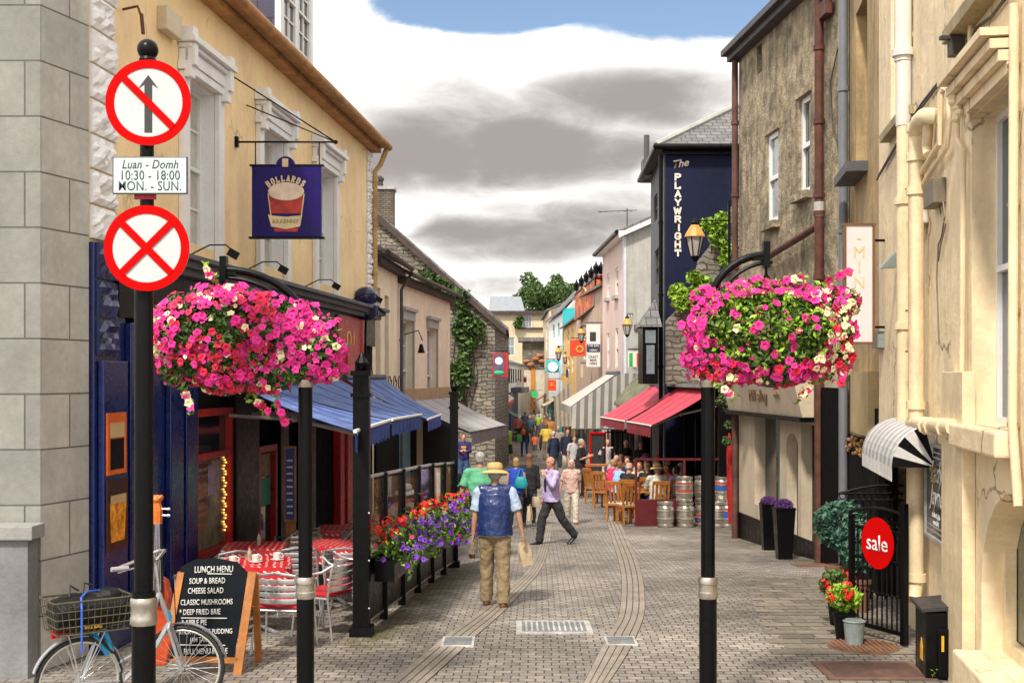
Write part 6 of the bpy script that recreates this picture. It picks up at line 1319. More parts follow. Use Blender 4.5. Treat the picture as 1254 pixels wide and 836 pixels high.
for k in range(nb):
    t0, t1 = .04 + k * .24, .04 + (k + 1) * .24 - .02; p, q = A_.lerp(B_, t0), A_.lerp(B_, t1); d = (q - p).normalized(); n_ = Vector((d.y, -d.x, 0)); p, q = p + n_ * .07, q + n_ * .07; zc_ = gz((p.y + q.y) / 2)
    t = thing('flower_box', f'{labs[k]} flower box on the café fence, red geraniums and violet petunias', 'flower box', (p.x, p.y, zc_ + .55), group='flower boxes along the café fence')
    m = MB(); z0 = zc_ + .56; m.prism([p + Vector((0, 0, z0)), q + Vector((0, 0, z0)), q + n_ * .22 + Vector((0, 0, z0)), p + n_ * .22 + Vector((0, 0, z0))], (0, 0, .22)); m.build('box', M_BLACK, t)
    def bp():
        s_ = rgb.random(); w_ = min(rgb.gauss(.16, .13), .38); return p.lerp(q, s_) + n_ * w_ + Vector((0, 0, zc_ + .92 + max(rgb.gauss(0, .10), -.16) - max(w_ - .25, 0) * 1.2))
    m = MB(); leaf_cloud(m, bp, 950, .044, rgb, 1); m.build('foliage', M_LEAF, t)
    m = MB(); leaf_cloud(m, bp, 320, .036, rgb, 1); m.build('young_foliage', M_LEAF2, t)
    mv, mr_, mo = MB(), MB(), MB()
    for _ in range(75): c = bp(); c += Vector((rgb.uniform(0, .05), -.05, rgb.uniform(-.08, .10))) + n_ * .05; petunia(mv, c, Vector((.5 + rgb.gauss(0, .4), -.9, .3 + rgb.gauss(0, .4))), .036, rgb)
    for _ in range(12):
        c = p.lerp(q, rgb.random()) + n_ * rgb.uniform(.0, .22) + Vector((0, 0, zc_ + 1.03 + rgb.uniform(-.04, .14)))
        for __ in range(13): dd = Vector((rgb.gauss(0, 1), rgb.gauss(0, 1), rgb.gauss(0, 1) + .3)).normalized(); petunia(mr_, c + dd * .062, dd, .027, rgb)
    for _ in range(6): c = bp(); petunia(mo, c + n_ * .05, Vector((.4, -1, .4)), .03, rgb)
    mv.build('violet_flowers', M_VI, t, kind='stuff'); mr_.build('geraniums', M_SC, t, kind='stuff'); mo.build('pink_flowers', M_PK2, t, kind='stuff')
# small poster stand behind the fence
ps = thing('menu_stand', 'wood framed menu stand leaning behind the windbreak glass', 'menu stand', (X(541, 18.2), 18.6, gz(18.6))); Yq = 18.6
m = MB(); m.box((X(541, Yq), Yq, P(0, 598, Yq).z), (.24, .04, .62)); m.build('frame', mk('menu_frame_wood', (.30, .12, .04), .5), ps); m = MB(); m.box((X(541, Yq), Yq - .022, P(0, 598, Yq).z), (.16, .006, .5)); m.build('sheet', MC['menu_cream'], ps); m = MB(); m.box((X(541, Yq), Yq + .02, gz(Yq) + .55), (.04, .04, 1.1)); m.build('stand', M_IRON, ps)

# ------------------------------------------------------------------ street covers
def cover(name, label, px, py, wpx, dpy, mat, framem, cat='manhole cover', rot=0, grid=True):
    c = GP(px, py); pxm = F / c.y; wd = wpx / pxm; far = GP(px, py - dpy / 2).y; near = GP(px, py + dpy / 2).y; dp = far - near; t = thing(name, label, cat, (c.x, c.y, gz(c.y)))
    sl_ = (gz(c.y + .5) - gz(c.y - .5)); M_ = Matrix.Rotation(math.atan(sl_), 3, 'X') @ Matrix.Rotation(rot, 3, 'Z')
    m = MB(); m.box(c + Vector((0, 0, .006)), (wd, dp, .014), M_); m.build('frame', framem, t)
    m = MB(); m.box(c + Vector((0, 0, .012)), (wd * .84, dp * .78, .010), M_); pl_ = m.build('plate', mat, t)
    if grid:
        m = MB(); nx_, ny_ = max(int(wd / .07), 3), max(int(dp / .09), 2)
        for i in range(nx_): m.box(c + M_ @ Vector((-wd * .40 + wd * .8 * (i + .5) / nx_, 0, .018)), (.022, dp * .72, .006), M_)
        m.build('ribs', framem, pl_)
    return t
M_COV = mk('worn_iron_cover', (.20, .21, .21), .45, metal=.3, var=.35, grime=.3); M_COVF = mk('pale_worn_metal', (.50, .49, .46), .5, metal=.2, var=.4, grime=.4)
cover('manhole_cover', 'wide ribbed metal cover in the middle of the street', 678, 768, 92, 15, M_COV, M_COVF)
cover('manhole_cover', 'small pale framed cover on the left, below the hatted man', 561, 786, 40, 12, M_COV, M_COVF, grid=False)
cover('manhole_cover', 'small pale framed cover on the right of the wide one', 760, 785, 38, 11, M_COV, M_COVF, grid=False)
cover('utility_cover', 'long rusty rectangular cover beside the black storage box', 1068, 821, 128, 22, mk('rusty_plate', (.13, .07, .055), .6, metal=.3, var=.4, grime=.3), mk('rusty_frame', (.16, .09, .06), .7, var=.4), grid=False)
c = GP(1057, 792); tr = thing('round_grate', 'round rusty grating on the ground below the open gate', 'grate', c)
m = MB(); m.lathe([(.36, .006), (.35, .014)], c, 28); m.build('frame', MC['rusty_frame'], tr); m = MB()
for k in range(-6, 7): q = math.sqrt(max(.33 ** 2 - (k * .052) ** 2, 0)); m.box(c + Vector((k * .052, 0, .02)), (.022, 2 * q, .012))
m.build('bars', mk('rust_bars', (.22, .10, .05), .7, var=.4), tr)
cover('drain_grate', 'brick coloured drain strip at the far shop step', 1003, 692, 62, 4, MC['rusty_frame'], MC['rusty_frame'], 'drain', grid=False)

# ------------------------------------------------------------------ iron gate with sale disc
ga_, gb_ = Vector((X(1110, 12.35), 12.35, 0)), Vector((X(1041, 13.1), 13.1, 0)); gt_ = thing('iron_gate', 'black wrought iron gate standing open by the cream building', 'gate', (ga_.x, ga_.y, gz(12.5)))
fg_ = Fr((gb_.x, gb_.y), (ga_.x, ga_.y), (0, 0)); z0 = gz(12.6) + .06; z1 = P(0, 628, 12.6).z; m = MB()
Lg = fg_.L; m.fbox(fg_, 0, .05, -.025, .025, z0, z1 - .06); m.fbox(fg_, Lg - .06, Lg, -.03, .03, z0 - .04, z1 + .12)
m.fbox(fg_, .05, Lg - .06, -.015, .015, z0 + .04, z0 + .08); m.fbox(fg_, .05, Lg - .06, -.015, .015, z0 + .75, z0 + .78); m.fbox(fg_, .05, Lg - .06, -.015, .015, z1 - .2, z1 - .17)
m.tube([fg_.p(Lg * t, 0, z1 - .08 + .12 * math.sin(math.pi * (.15 + .85 * t) * .8)) for t in [i / 12 for i in range(13)]], .018, 6); m.build('gate_frame', M_IRON, gt_)
m = MB()
for k in range(1, 10):
    u = .05 + (Lg - .11) * k / 10; m.tube([fg_.p(u, 0, z0 + .08), fg_.p(u, 0, z1 - .18)], .010, 6)
    for zz_ in (z0 + .42, z0 + 1.0): m.ell(fg_.p(u, 0, zz_), (.02, .02, .025), nu=6, nv=5)
for k in range(7): u = .1 + (Lg - .2) * k / 6; m.tube([fg_.p(u + .045 * math.cos(a), 0, z1 - .1 + .045 * math.sin(a)) for a in [i * .7 for i in range(9)]], .007, 5)
m.build('bars', M_IRON, gt_)
sd_ = thing('sale_disc', 'bright red oval disc reading sale in white on the iron gate', 'sale sign', P(1074, 665, 12.4)); u, z = fg_.uw(1074, 665, .06)
m = MB(); cc = fg_.p(u, .06, z); vs = [cc + fg_.u * .235 * math.cos(2 * math.pi * k / 40) + Vector((0, 0, .265 * math.sin(2 * math.pi * k / 40))) for k in range(40)]; m.prism(vs, -fg_.v * .012); o = m.build('disc', M_SR, sd_)
right = fg_.u if fg_.u.x > 0 else -fg_.u
text('sale', mk('sale_white', (.85, .82, .80), .5), o, cc + fg_.v * .002 - Vector((0, 0, .005)), right, (0, 0, 1), .235, bold=.006, depth=.004, sx=.9)
# second fixed railing piece with arched top, behind
m = MB(); ar = thing('arched_railing', 'black railing section with decorative arched top behind the green bush', 'railing', GP(1050, 700)); Yr_ = 15.6
for k in range(9): x = X(1030 + k * 9, Yr_); m.tube([Vector((x, Yr_, gz(Yr_))), Vector((x, Yr_, P(0, 612, Yr_).z))], .012, 5)
for y in (612, 604): m.tube([P(1027, y, Yr_), P(1106, y, Yr_)], .014, 6)
m.tube([P(1027 + 80 * t, 604 - 10 * math.sin(math.pi * min(t * 1.4, 1) * .5), Yr_) for t in [i / 10 for i in range(11)]], .016, 6)
for k in range(10): c = P(1032 + k * 7.6, 606, Yr_); m.tube([c + Vector((.045 * math.cos(a), 0, .05 * math.sin(a))) for a in [i * .7 for i in range(10)]], .006, 4)
m.build('rails', M_IRON, ar)
# plants in pots
def pot_plant(name, label, g0, pot, foliage, n, size, rad, mat, flowers=None, seed=1, hgt=.3, sq=False, cat='potted plant', stem=True):
    rg_ = random.Random(seed); t = thing(name, label, cat, g0); m = MB(); r, h = pot[0], pot[1]; mt = pot[2]
    if sq: m.add([g0 + Vector((sx_ * r * .72, sy_ * r * .72, .0)) for sx_, sy_ in ((-1, -1), (1, -1), (1, 1), (-1, 1))] + [g0 + Vector((sx_ * r, sy_ * r, h)) for sx_, sy_ in ((-1, -1), (1, -1), (1, 1), (-1, 1))], [(0, 1, 5, 4), (1, 2, 6, 5), (2, 3, 7, 6), (3, 0, 4, 7), (4, 5, 6, 7), (0, 3, 2, 1)])
    else: m.lathe([(r * .7, 0), (r * .95, h * .88), (r * 1.05, h * .9), (r * 1.05, h)], g0, 16)
    m.build('pot', mt, t, bevel=.006 if sq else 0)
    if sq: m = MB(); m.box(g0 + Vector((0, 0, h + .005)), (r * 2.1, r * 2.1, .03)); m.build('rim', mt, t)
    c = g0 + Vector((0, 0, h + hgt)); m = MB()
    def pt():
        v = Vector((rg_.gauss(0, 1), rg_.gauss(0, 1), rg_.gauss(0, 1))).normalized(); return c + Vector((v.x * rad[0], v.y * rad[0], v.z * rad[1])) * rg_.uniform(.55, 1) ** .5
    leaf_cloud(m, pt, n, size, rg_, 1); m.build('foliage', mat, t)
    if flowers:
        m = MB()
        for _ in range(flowers[1]):
            v = Vector((rg_.gauss(0, 1), rg_.gauss(0, 1) - .4, abs(rg_.gauss(0, 1)))).normalized(); q = c + Vector((v.x * rad[0], v.y * rad[0], v.z * rad[1]))
            for __ in range(flowers[2]): dd = Vector((rg_.gauss(0, 1), rg_.gauss(0, 1), rg_.gauss(0, 1))).normalized(); petunia(m, q + dd * flowers[3], dd, .026, rg_)
        m.build('flowers', flowers[0], t)
    if stem: m = MB(); m.tube([g0 + Vector((0, 0, h * .6)), c], .02, 6); m.build('stem', M_BARK, t)
    return t
M_VIO = mk('dusky_violet_heather', (.10, .035, .17), .8, var=.3, scale=12, island=.5)
pot_plant('tall_planter', 'tall black tapered planter with violet heather, the nearer of the two', GP(960, 684), (.165, .86, M_BLACK), 0, 1500, .022, (.155, .11), M_VIO, None, 61, .05, True)
pot_plant('tall_planter', 'tall black tapered planter with violet heather, the farther one', GP(941, 673), (.145, .84, M_BLACK), 0, 1300, .022, (.15, .11), M_VIO, None, 62, .05, True)
pot_plant('bushy_plant', 'bluish green bushy shrub in a brown pot beside the iron gate', GP(1030, 742), (.19, .50, mk('terracotta_pot', (.20, .09, .05), .7, var=.3)), 0, 750, .055, (.33, .30), M_LEAF3, None, 63, .50)
pot_plant('bushy_plant', 'small bluish shrub right behind the gate bars', GP(1052, 748), (.15, .38, MC['terracotta_pot']), 0, 420, .055, (.24, .30), M_LEAF3, None, 64, .38)
pot_plant('geranium_pot', 'upper potted red geranium at the foot of the gate', GP(1026, 765), (.12, .30, M_BLACK), 0, 300, .05, (.20, .15), M_LEAF, (M_SC, 5, 11, .045), 65, .16)
pot_plant('geranium_pot', 'lower red geranium with bright green leaves on a metal bin', GP(1034, 783), (.12, .28, M_BLACK), 0, 340, .05, (.17, .13), M_LEAF2, (M_SC, 6, 12, .05), 66, .16)
t = thing('metal_bucket', 'small grey metal bucket at the foot of the open gate', 'bucket', GP(1046, 790)); g0 = GP(1046, 790); m = MB(); m.lathe([(.085, 0), (.105, .24), (.115, .25), (.11, .26)], g0, 18); m.build('body', M_LEAD, t); m = MB(); m.tube([g0 + Vector((.11 * math.cos(a), 0, .25 + .05 * math.sin(a))) for a in [math.pi * i / 8 for i in range(9)]], .005, 5); m.build('handle', M_IRON, t)
greenery('weed', 'tuft of weeds growing at the foot of the cream wall', [(1142, 822, 5, 11.05)], 40, .035, M_LEAF2, 67, .1, stems=False)

# ------------------------------------------------------------------ kegs
def make_keg(label, mats, loc):
    t = thing('beer_keg', label, 'keg', (0, 0, 0), group='steel beer kegs stacked beside the café'); r = .205
    m = MB(); m.lathe([(.17, .0), (r - .01, .02), (r - .012, .07), (r - .03, .085), (r - .03, .10), (r - .004, .13), (r - .004, .19), (r + .008, .20), (r + .008, .215), (r - .004, .225), (r - .004, .375), (r + .008, .385), (r + .008, .40), (r - .004, .41), (r - .004, .47), (r - .03, .50), (r - .03, .515), (r - .012, .53), (r - .01, .58), (r - .02, .585), (r - .03, .54), (.03, .53)], (0, 0, 0), 28); m.build('shell', M_STEEL, t, smooth=True)
    m = MB(); m.lathe([(.035, .53), (.035, .555), (.02, .56)], (0, 0, 0), 12); m.build('valve', M_IRON, t)
    for z0_, z1_, mt in mats: m = MB(); m.lathe([(r - .001, z0_), (r - .001, z1_)], (0, 0, 0), 28); m.build('band', mt, t, smooth=True)
    t.location = loc; return t
M_BB = mk('blue_band', (.03, .09, .35), .4, var=.2); M_RB = mk('dull_red_band', (.42, .07, .04), .4, var=.2)
kegs = [(815, 650, 0, (), 'plain steel keg on the ground right of the maroon screen, leftmost of all'), (839, 651, 0, (), 'scratched plain keg on the ground, second from the maroon screen'), (838, 651, 1, ((.42, .465, M_RB), (.24, .30, M_RB)), 'keg with two red bands stacked on the scratched keg'),
        (861, 652, 0, ((.24, .30, M_RB), (.16, .19, M_BB)), 'red and blue banded keg on the ground partly behind the crook pole'), (861, 651, 1, (), 'plain keg stacked up just left of the crook pole'),
        (879, 651, 0, (), 'plain keg on the ground hidden behind the crook pole'), (891, 652, 0, ((.41, .465, M_RB), (.23, .37, M_BB)), 'red and blue banded keg on the ground, rightmost by the red umbrella'), (884, 646, 1, ((.41, .465, M_RB), (.26, .37, M_BB)), 'red and blue banded keg stacked up right of the crook pole')]
for px, py, lv, bands, lab in kegs:
    g0 = GP(px, py); g0 = Vector((X(px, 28.4 + .3 * (lv == 1) * 0 + (.35 if px in (861, 884) else 0)), 28.4 + (.35 if px in (861, 884) else 0), 0)); g0.z = gz(g0.y) + lv * .585; make_keg(lab, bands, g0)
# closed red umbrella
t = thing('closed_red_umbrella', 'tall closed red parasol leaning beside the kegs and beige shopfront', 'umbrella', GP(899, 650)); m = MB(); a, b = P(897, 640, 27.2), P(893, 530, 27.2)
m.tube([a, a.lerp(b, .3), a.lerp(b, .8), b], [.085, .10, .075, .02], 10); m.build('canopy', M_RED, t, smooth=True); m = MB(); m.tube([GP(898, 652) , a], .02, 6); m.tube([b, b + Vector((0, 0, .1))], .012, 6); m.build('pole', M_IRON, t); m = MB(); m.tube([P(895, 560, 27.1) + Vector((.11 * math.cos(a_), -.11, .22 * math.sin(a_))) for a_ in [i * .6 for i in range(11)]], .008, 5); m.build('strap', M_ORS, t)

# ------------------------------------------------------------------ maroon screen and right café furniture
Ysc = 28.7; t = thing('maroon_screen', 'dark maroon café screen with open frame above, left of the kegs', 'screen', GP(800, 648)); x0, x1 = X(779, Ysc), X(838, Ysc); zg = gz(Ysc)
m = MB(); m.box(((x0 + x1) / 2, Ysc, (zg + P(0, 611, Ysc).z) / 2), (x1 - x0, .05, P(0, 611, Ysc).z - zg)); m.build('panel', M_MAROON, t, bevel=.01)
m = MB(); zt_ = P(0, 562, Ysc).z; m.box((x0, Ysc, (zg + zt_) / 2), (.055, .055, zt_ - zg)); m.box(((x0 + X(905, Ysc)) / 2, Ysc, zt_), (X(905, Ysc) - x0, .05, .05)); m.box((X(838, Ysc), Ysc, (zg + zt_) / 2), (.05, .049, zt_ - zg)); m.build('frame', M_MAROON, t)

M_WOOD = mk('orange_brown_wood', (.42, .15, .03), .45, var=.3, scale=6, bump=.15); M_CUSH = mk('cream_cushion', (.62, .56, .46), .85, var=.12)
def wooden_chair(label, loc, rz, cush=True):
    t = thing('wooden_chair', label, 'chair', (0, 0, 0), group='orange brown wooden café chairs')
    for sx_ in (-1, 1):
        m = MB(); m.hexa([Vector((sx_ * .19 + dx, dy, z)) for z, k in ((0, 1), (.45, 1)) for dx, dy in ((-.02, .17), (.02, .17), (.02, .21), (-.02, .21))]); m.build('leg', M_WOOD, t)
        m = MB(); m.hexa([Vector((sx_ * .19 + dx, dy + off, z)) for z, off in ((0, -.03), (.45, 0)) for dx, dy in ((-.02, -.21), (.02, -.21), (.02, -.17), (-.02, -.17))]); m.build('leg', M_WOOD, t)
    m = MB(); m.box((0, 0, .44), (.43, .43, .045)); m.box((0, .19, .38), (.38, .02, .07)); m.box((-.19, 0, .39), (.02, .36, .06)); m.box((.19, 0, .39), (.02, .36, .06)); m.build('seat', M_WOOD, t, bevel=.008)
    m = MB()
    for sx_ in (-1, 1): m.hexa([Vector((sx_ * .195 + dx, dy + off, z)) for z, off in ((.46, 0), (1.02, -.11)) for dx, dy in ((-.02, -.21), (.02, -.21), (.02, -.17), (-.02, -.17))])
    m.box((0, -.29, .98), (.40, .03, .09), (.18, 0, 0))
    for k in range(-1, 2): m.hexa([Vector((k * .10 + dx, dy + off, z)) for z, off in ((.50, 0), (.95, -.09)) for dx, dy in ((-.03, -.20), (.03, -.20), (.03, -.185), (-.03, -.185))])
    m.build('backrest', M_WOOD, t)
    if cush: m = MB(); m.box((0, .01, .485), (.40, .40, .045)); m.build('cushion', M_CUSH, t, bevel=.018)
    t.location = loc; t.rotation_euler = (0, 0, rz); return t
def gp2(px, Y, z=0): return Vector((X(px, Y), Y, gz(Y) + z))
for px, Yc_, rz, lab in ((768, 29.3, 20, 'nearest wooden chair with cream cushion, against the maroon screen'), (757, 29.9, -30, 'second wooden chair, its back to the street, left of the nearest one'), (740, 33.8, -35, 'wooden chair in the middle of the café row, behind the person in pink'), (729, 35.2, -60, 'wooden chair at the far end of the café row nearest the street')):
    wooden_chair(lab, gp2(px, Yc_), R(rz), Yc_ < 31)
wooden_chair('wooden chair under the man in the straw hat and plaid shirt', gp2(806, 30.0), R(8))
def round_table(label, loc, group, mat, r=.36, h=.74, top_t=.03, cat='table', name='café_table'):
    t = thing('cafe_table', label, cat, (0, 0, 0), group=group); m = MB(); m.lathe([(r, h - top_t), (r, h), (r - .01, h + .004)], (0, 0, 0), 28); m.build('table_top', mat, t)
    m = MB(); m.tube([(0, 0, .05), (0, 0, h - top_t)], .03, 10); m.build('column', M_IRON, t)
    m = MB()
    for k in range(4): a = math.pi / 2 * k + .4; m.tube([(0, 0, .09), (.18 * math.cos(a), .18 * math.sin(a), .05), (.30 * math.cos(a), .30 * math.sin(a), .015)], .018, 6)
    m.build('foot', M_ALU, t); t.location = loc; return t
for px, Yc_, lab in ((788, 30.6, 'wooden café table behind the maroon screen glass'), (776, 33.5, 'wooden café table in the middle of the terrace'), (765, 36.5, 'wooden café table at the far end of the terrace')): round_table(lab, gp2(px, Yc_), 'wooden tables on the right terrace', M_WOOD, .42)
t = thing('terrace_counter', 'wooden serving counter with shelf below on the terrace far end', 'counter', gp2(748, 37)); g0 = gp2(744, 37.5); m = MB(); m.box(g0 + Vector((0, 0, .98)), (1.4, .45, .05)); m.build('top', M_WOOD, t); m = MB()
for dx in (-.65, 0, .65): m.box(g0 + Vector((dx, 0, .48)), (.06, .4, .95))
m.box(g0 + Vector((0, 0, .45)), (1.3, .4, .03)); m.build('frame', M_WOOD, t)
# glass windbreak at the back of the terrace
t = thing('terrace_windbreak', 'thin black framed glass windbreak on the far side of the terrace', 'screen', gp2(760, 38)); m = MB(); Yw = 38.2
for px in (741, 762, 788): m.tube([gp2(px, Yw), P(px, 529, Yw)], .025, 6)
m.tube([P(741, 529, Yw), P(788, 529, Yw)], .025, 6); m.build('frame', M_BLACK, t)
# small black bin/stand at the far edge
t = thing('red_framed_board', 'red framed board standing at the dark shopfront edge', 'sign board', gp2(733, 41)); m = MB(); a, b = P(723, 575, 41), P(741, 530, 41); m.box(((a.x + b.x) / 2, 41, (a.z + b.z) / 2), (b.x - a.x, .05, b.z - a.z)); m.build('board', mk('dark_board', (.03, .03, .03), .5), t); m = MB(); m.box(((a.x + b.x) / 2, 40.96, b.z), (b.x - a.x, .06, .06)); m.box((b.x, 40.96, (a.z + b.z) / 2), (.06, .06, b.z - a.z)); m.box((a.x, 40.96, (a.z + b.z) / 2), (.06, .06, b.z - a.z)); m.build('frame', M_SR, t)

# ------------------------------------------------------------------ left café: aluminium chairs, polka dot tables
M_POLKA = bpy.data.materials.new('red_polka_dot_cloth'); M_POLKA.use_nodes = True; MC['polka'] = M_POLKA
def polka(m):
    t = m.node_tree; n = t.nodes; l = t.links; b = n['Principled BSDF']; b.inputs['Roughness'].default_value = .45
    tcn = n.new('ShaderNodeTexCoord'); vo = n.new('ShaderNodeTexVoronoi'); vo.inputs['Scale'].default_value = 13; vo.inputs['Randomness'].default_value = .25; sp = n.new('ShaderNodeSeparateXYZ'); l.new(tcn.outputs['Object'], sp.inputs[0]); cb = n.new('ShaderNodeCombineXYZ')
    for i in (0, 1): a = n.new('ShaderNodeMath'); l.new(sp.outputs[i], a.inputs[0]); l.new(sp.outputs[2], a.inputs[1]); l.new(a.outputs[0], cb.inputs[i])
    vo.voronoi_dimensions = '2D'; l.new(cb.outputs[0], vo.inputs['Vector'])
    ms = n.new('ShaderNodeMath'); ms.operation = 'LESS_THAN'; l.new(vo.outputs['Distance'], ms.inputs[0]); ms.inputs[1].default_value = .19
    mi = n.new('ShaderNodeMixRGB'); l.new(ms.outputs[0], mi.inputs[0]); mi.inputs[1].default_value = (.52, .012, .02, 1); mi.inputs[2].default_value = (.75, .66, .62, 1); l.new(mi.outputs[0], b.inputs['Base Color'])
polka(M_POLKA)
M_SEAT = mk('red_seat_cushion', (.50, .02, .03), .5, var=.2)
def alu_chair(label, loc, rz):
    t = thing('aluminium_chair', label, 'chair', (0, 0, 0), group='aluminium café chairs with red cushions')
    for sx_ in (-1, 1):
        m = MB(); m.tube([(sx_ * .27, .24, 0), (sx_ * .25, .20, .40), (sx_ * .26, .19, .66)], .0125, 8); m.build('leg', M_ALU, t, smooth=True)
        m = MB(); m.tube([(sx_ * .25, -.27, 0), (sx_ * .22, -.19, .42), (sx_ * .22, -.21, .62)], .0125, 8); m.build('leg', M_ALU, t, smooth=True)
    m = MB(); pts = [(-.26, .19, .66), (-.27, .0, .67), (-.25, -.14, .70), (-.19, -.235, .77), (0, -.27, .80), (.19, -.235, .77), (.25, -.14, .70), (.27, .0, .67), (.26, .19, .66)]; m.tube(pts, .016, 8); m.build('arm_rail', M_ALU, t, smooth=True)
    m = MB(); m.tube([(-.22, -.19, .42), (-.22, -.215, .60), (-.19, -.235, .77)], .012, 6); m.tube([(.22, -.19, .42), (.22, -.215, .60), (.19, -.235, .77)], .012, 6)
    for z in (.52, .585, .65, .715):
        m.loft([((0, 0, 0), (0, 0, 0), (0, 0, 0))] * 0 or [((x, -.195 - .065 * (1 - (x / .21) ** 2) - (z - .5) * .06, z), (0, .004, 0), (0, 0, .026)) for x in (-.205, -.12, 0, .12, .205)])
    m.build('back_slats', M_ALU, t, smooth=True)
    m = MB(); m.tube([(-.22, -.19, .42), (-.25, .20, .43), (.25, .20, .43), (.22, -.19, .42)], .012, 6, closed=True); m.box((0, 0, .43), (.42, .38, .012)); m.build('seat', M_ALU, t)
    m = MB(); m.box((0, .0, .458), (.43, .40, .042)); m.build('cushion', M_SEAT, t, bevel=.018); t.location = loc; t.rotation_euler = (0, 0, rz); return t
def cloth_table(label, loc, rz, size=.72):
    t = thing('polka_dot_table', label, 'table', (0, 0, 0), group='café tables with red polka dot cloths'); s_ = size / 2; h = .74
    m = MB(); m.box((0, 0, h - .012), (size, size, .022)); m.build('table_top', M_ALU, t); m = MB(); m.tube([(0, 0, .05), (0, 0, h - .03)], .03, 8); m.build('column', M_ALU, t)
    m = MB()
    for k in range(4): a = math.pi / 2 * k + .78; m.tube([(0, 0, .08), (.32 * math.cos(a), .32 * math.sin(a), .015)], .02, 6)
    m.build('foot', M_ALU, t); m = MB(); n = 32; rg_ = random.Random(int(abs(loc.x * 100))); vs = []
    for k in range(n):
        q = 2 * math.pi * (k + .5) / n; cx_2, sy_2 = math.cos(q), math.sin(q); sc = s_ / max(abs(cx_2), abs(sy_2)); e = Vector((cx_2 * sc, sy_2 * sc, 0)) * 1.012
        corner = min(abs(cx_2), abs(sy_2)) / max(abs(cx_2), abs(sy_2)); dr = .20 + .14 * corner ** 3; wv = .012 * math.sin(k * 2.3)
        vs += [Vector((e.x, e.y, h + .006)), e * (1.03 + wv) + Vector((0, 0, h - dr * .5)), e * (1.05 + wv * 2) + Vector((0, 0, h - dr))]
    c_i = len(vs); vs.append(Vector((0, 0, h + .007))); fs = []
    for k in range(n):
        j = (k + 1) % n; fs += [(c_i, 3 * k, 3 * j), (3 * k, 3 * k + 1, 3 * j + 1, 3 * j), (3 * k + 1, 3 * k + 2, 3 * j + 2, 3 * j + 1)]
    m.add(vs, fs); m.build('tablecloth', M_POLKA, t); t.location = loc; t.rotation_euler = (0, 0, rz); return t
def gp(x, y, z=0): return Vector((x, y, gz(y) + z))
tabs = [(-2.75, 13.2, 10, 'nearest red polka dot table, laid with cups behind the A-board'), (-3.15, 15.0, 5, 'second polka dot table, against the dark shop window'), (-2.2, 15.3, -8, 'polka dot table beside the tall black post'), (-2.45, 17.8, 4, 'polka dot table in the middle of the terrace depth'), (-2.05, 20.3, 0, 'farthest red polka dot table near the red pillar')]
for x, y, rz, lab in tabs: cloth_table(lab, gp(x, y), R(rz))
chs = [((-2.28, 12.25), -8, 'nearest aluminium chair with slatted back turned to the street, right of the A-board'), ((-1.98, 13.0), 62, 'aluminium chair seen past the left crook pole, right of the nearest one'), ((-3.25, 14.1), 30, 'aluminium chair between the first two polka dot tables'), ((-1.95, 14.5), 0, 'aluminium chair with red seat just left of the tall black post'), ((-2.75, 15.9), 170, 'aluminium chair facing the camera beyond the second table'),
       ((-2.0, 16.4), 175, 'aluminium chair facing the camera beyond the table by the post'), ((-2.55, 14.55), 15, 'aluminium chair with arms close to the dark window table'), ((-3.0, 17.2), 45, 'aluminium chair by the wall before the middle depth table'), ((-2.1, 17.2), -20, 'aluminium chair on the street side of the middle depth table'), ((-2.3, 18.8), 180, 'aluminium chair behind the middle depth table'), ((-1.75, 19.6), -10, 'aluminium chair in front of the farthest table'), ((-1.85, 13.75), -95, 'aluminium chair side on to the tall black post, facing the nearest table'), ((-3.2, 12.6), 15, 'aluminium chair half hidden behind the A-board top'), ((-1.75, 18.3), 95, 'aluminium chair side on against the fence near the middle tables')]
for (x, y), rz, lab in chs: alu_chair(lab, gp(x, y), R(rz))
M_CUP = mk('white_china', (.72, .70, .67), .25, var=.05)
def cup(label, x, y, z):
    t = thing('coffee_cup', label, 'cup', (x, y, z), group='white cups on the café tables'); c = Vector((x, y, z)); m = MB(); m.lathe([(.03, .012), (.042, .03), (.045, .08), (.040, .082), (.036, .04)], c, 14); m.build('bowl', M_CUP, t, smooth=True); m = MB(); m.tube([c + Vector((.045 + .02 * math.sin(a), 0, .05 + .022 * math.cos(a))) for a in [i * .5 for i in range(7)]], .005, 5); m.build('handle', M_CUP, t); m = MB(); m.lathe([(.04, 0), (.07, .006), (.075, .012)], c, 16); m.build('saucer', M_CUP, t)
for i, (dx, dy, lab) in enumerate(((-.22, -.16, 'white cup at the left edge of the nearest polka dot table'), (.0, -.05, 'white cup at the centre of the nearest polka dot table'), (.2, .1, 'white cup at the right edge of the nearest polka dot table'))): cup(lab, -2.75 + dx, 13.2 + dy, gz(13.2) + .75)
for i, (x, y, lab) in enumerate(((-2.75 - .1, 13.3, 'glass cruet bottle with red cap on the nearest table'), (-3.1, 15.0, 'glass cruet bottle with red cap on the window table'), (-2.05, 20.3, 'cruet bottle with red cap on the farthest table'))):
    t = thing('sauce_bottle', lab, 'bottle', gp(x, y, .75)); c = gp(x, y, .75); m = MB(); m.lathe([(.022, 0), (.026, .08), (.012, .12), (.012, .14)], c, 12); m.build('body', mk('bottle_glass', (.45, .35, .25), .2), t); m = MB(); m.lathe([(.014, .141), (.014, .16)], c, 10); m.build('cap', M_RED, t)
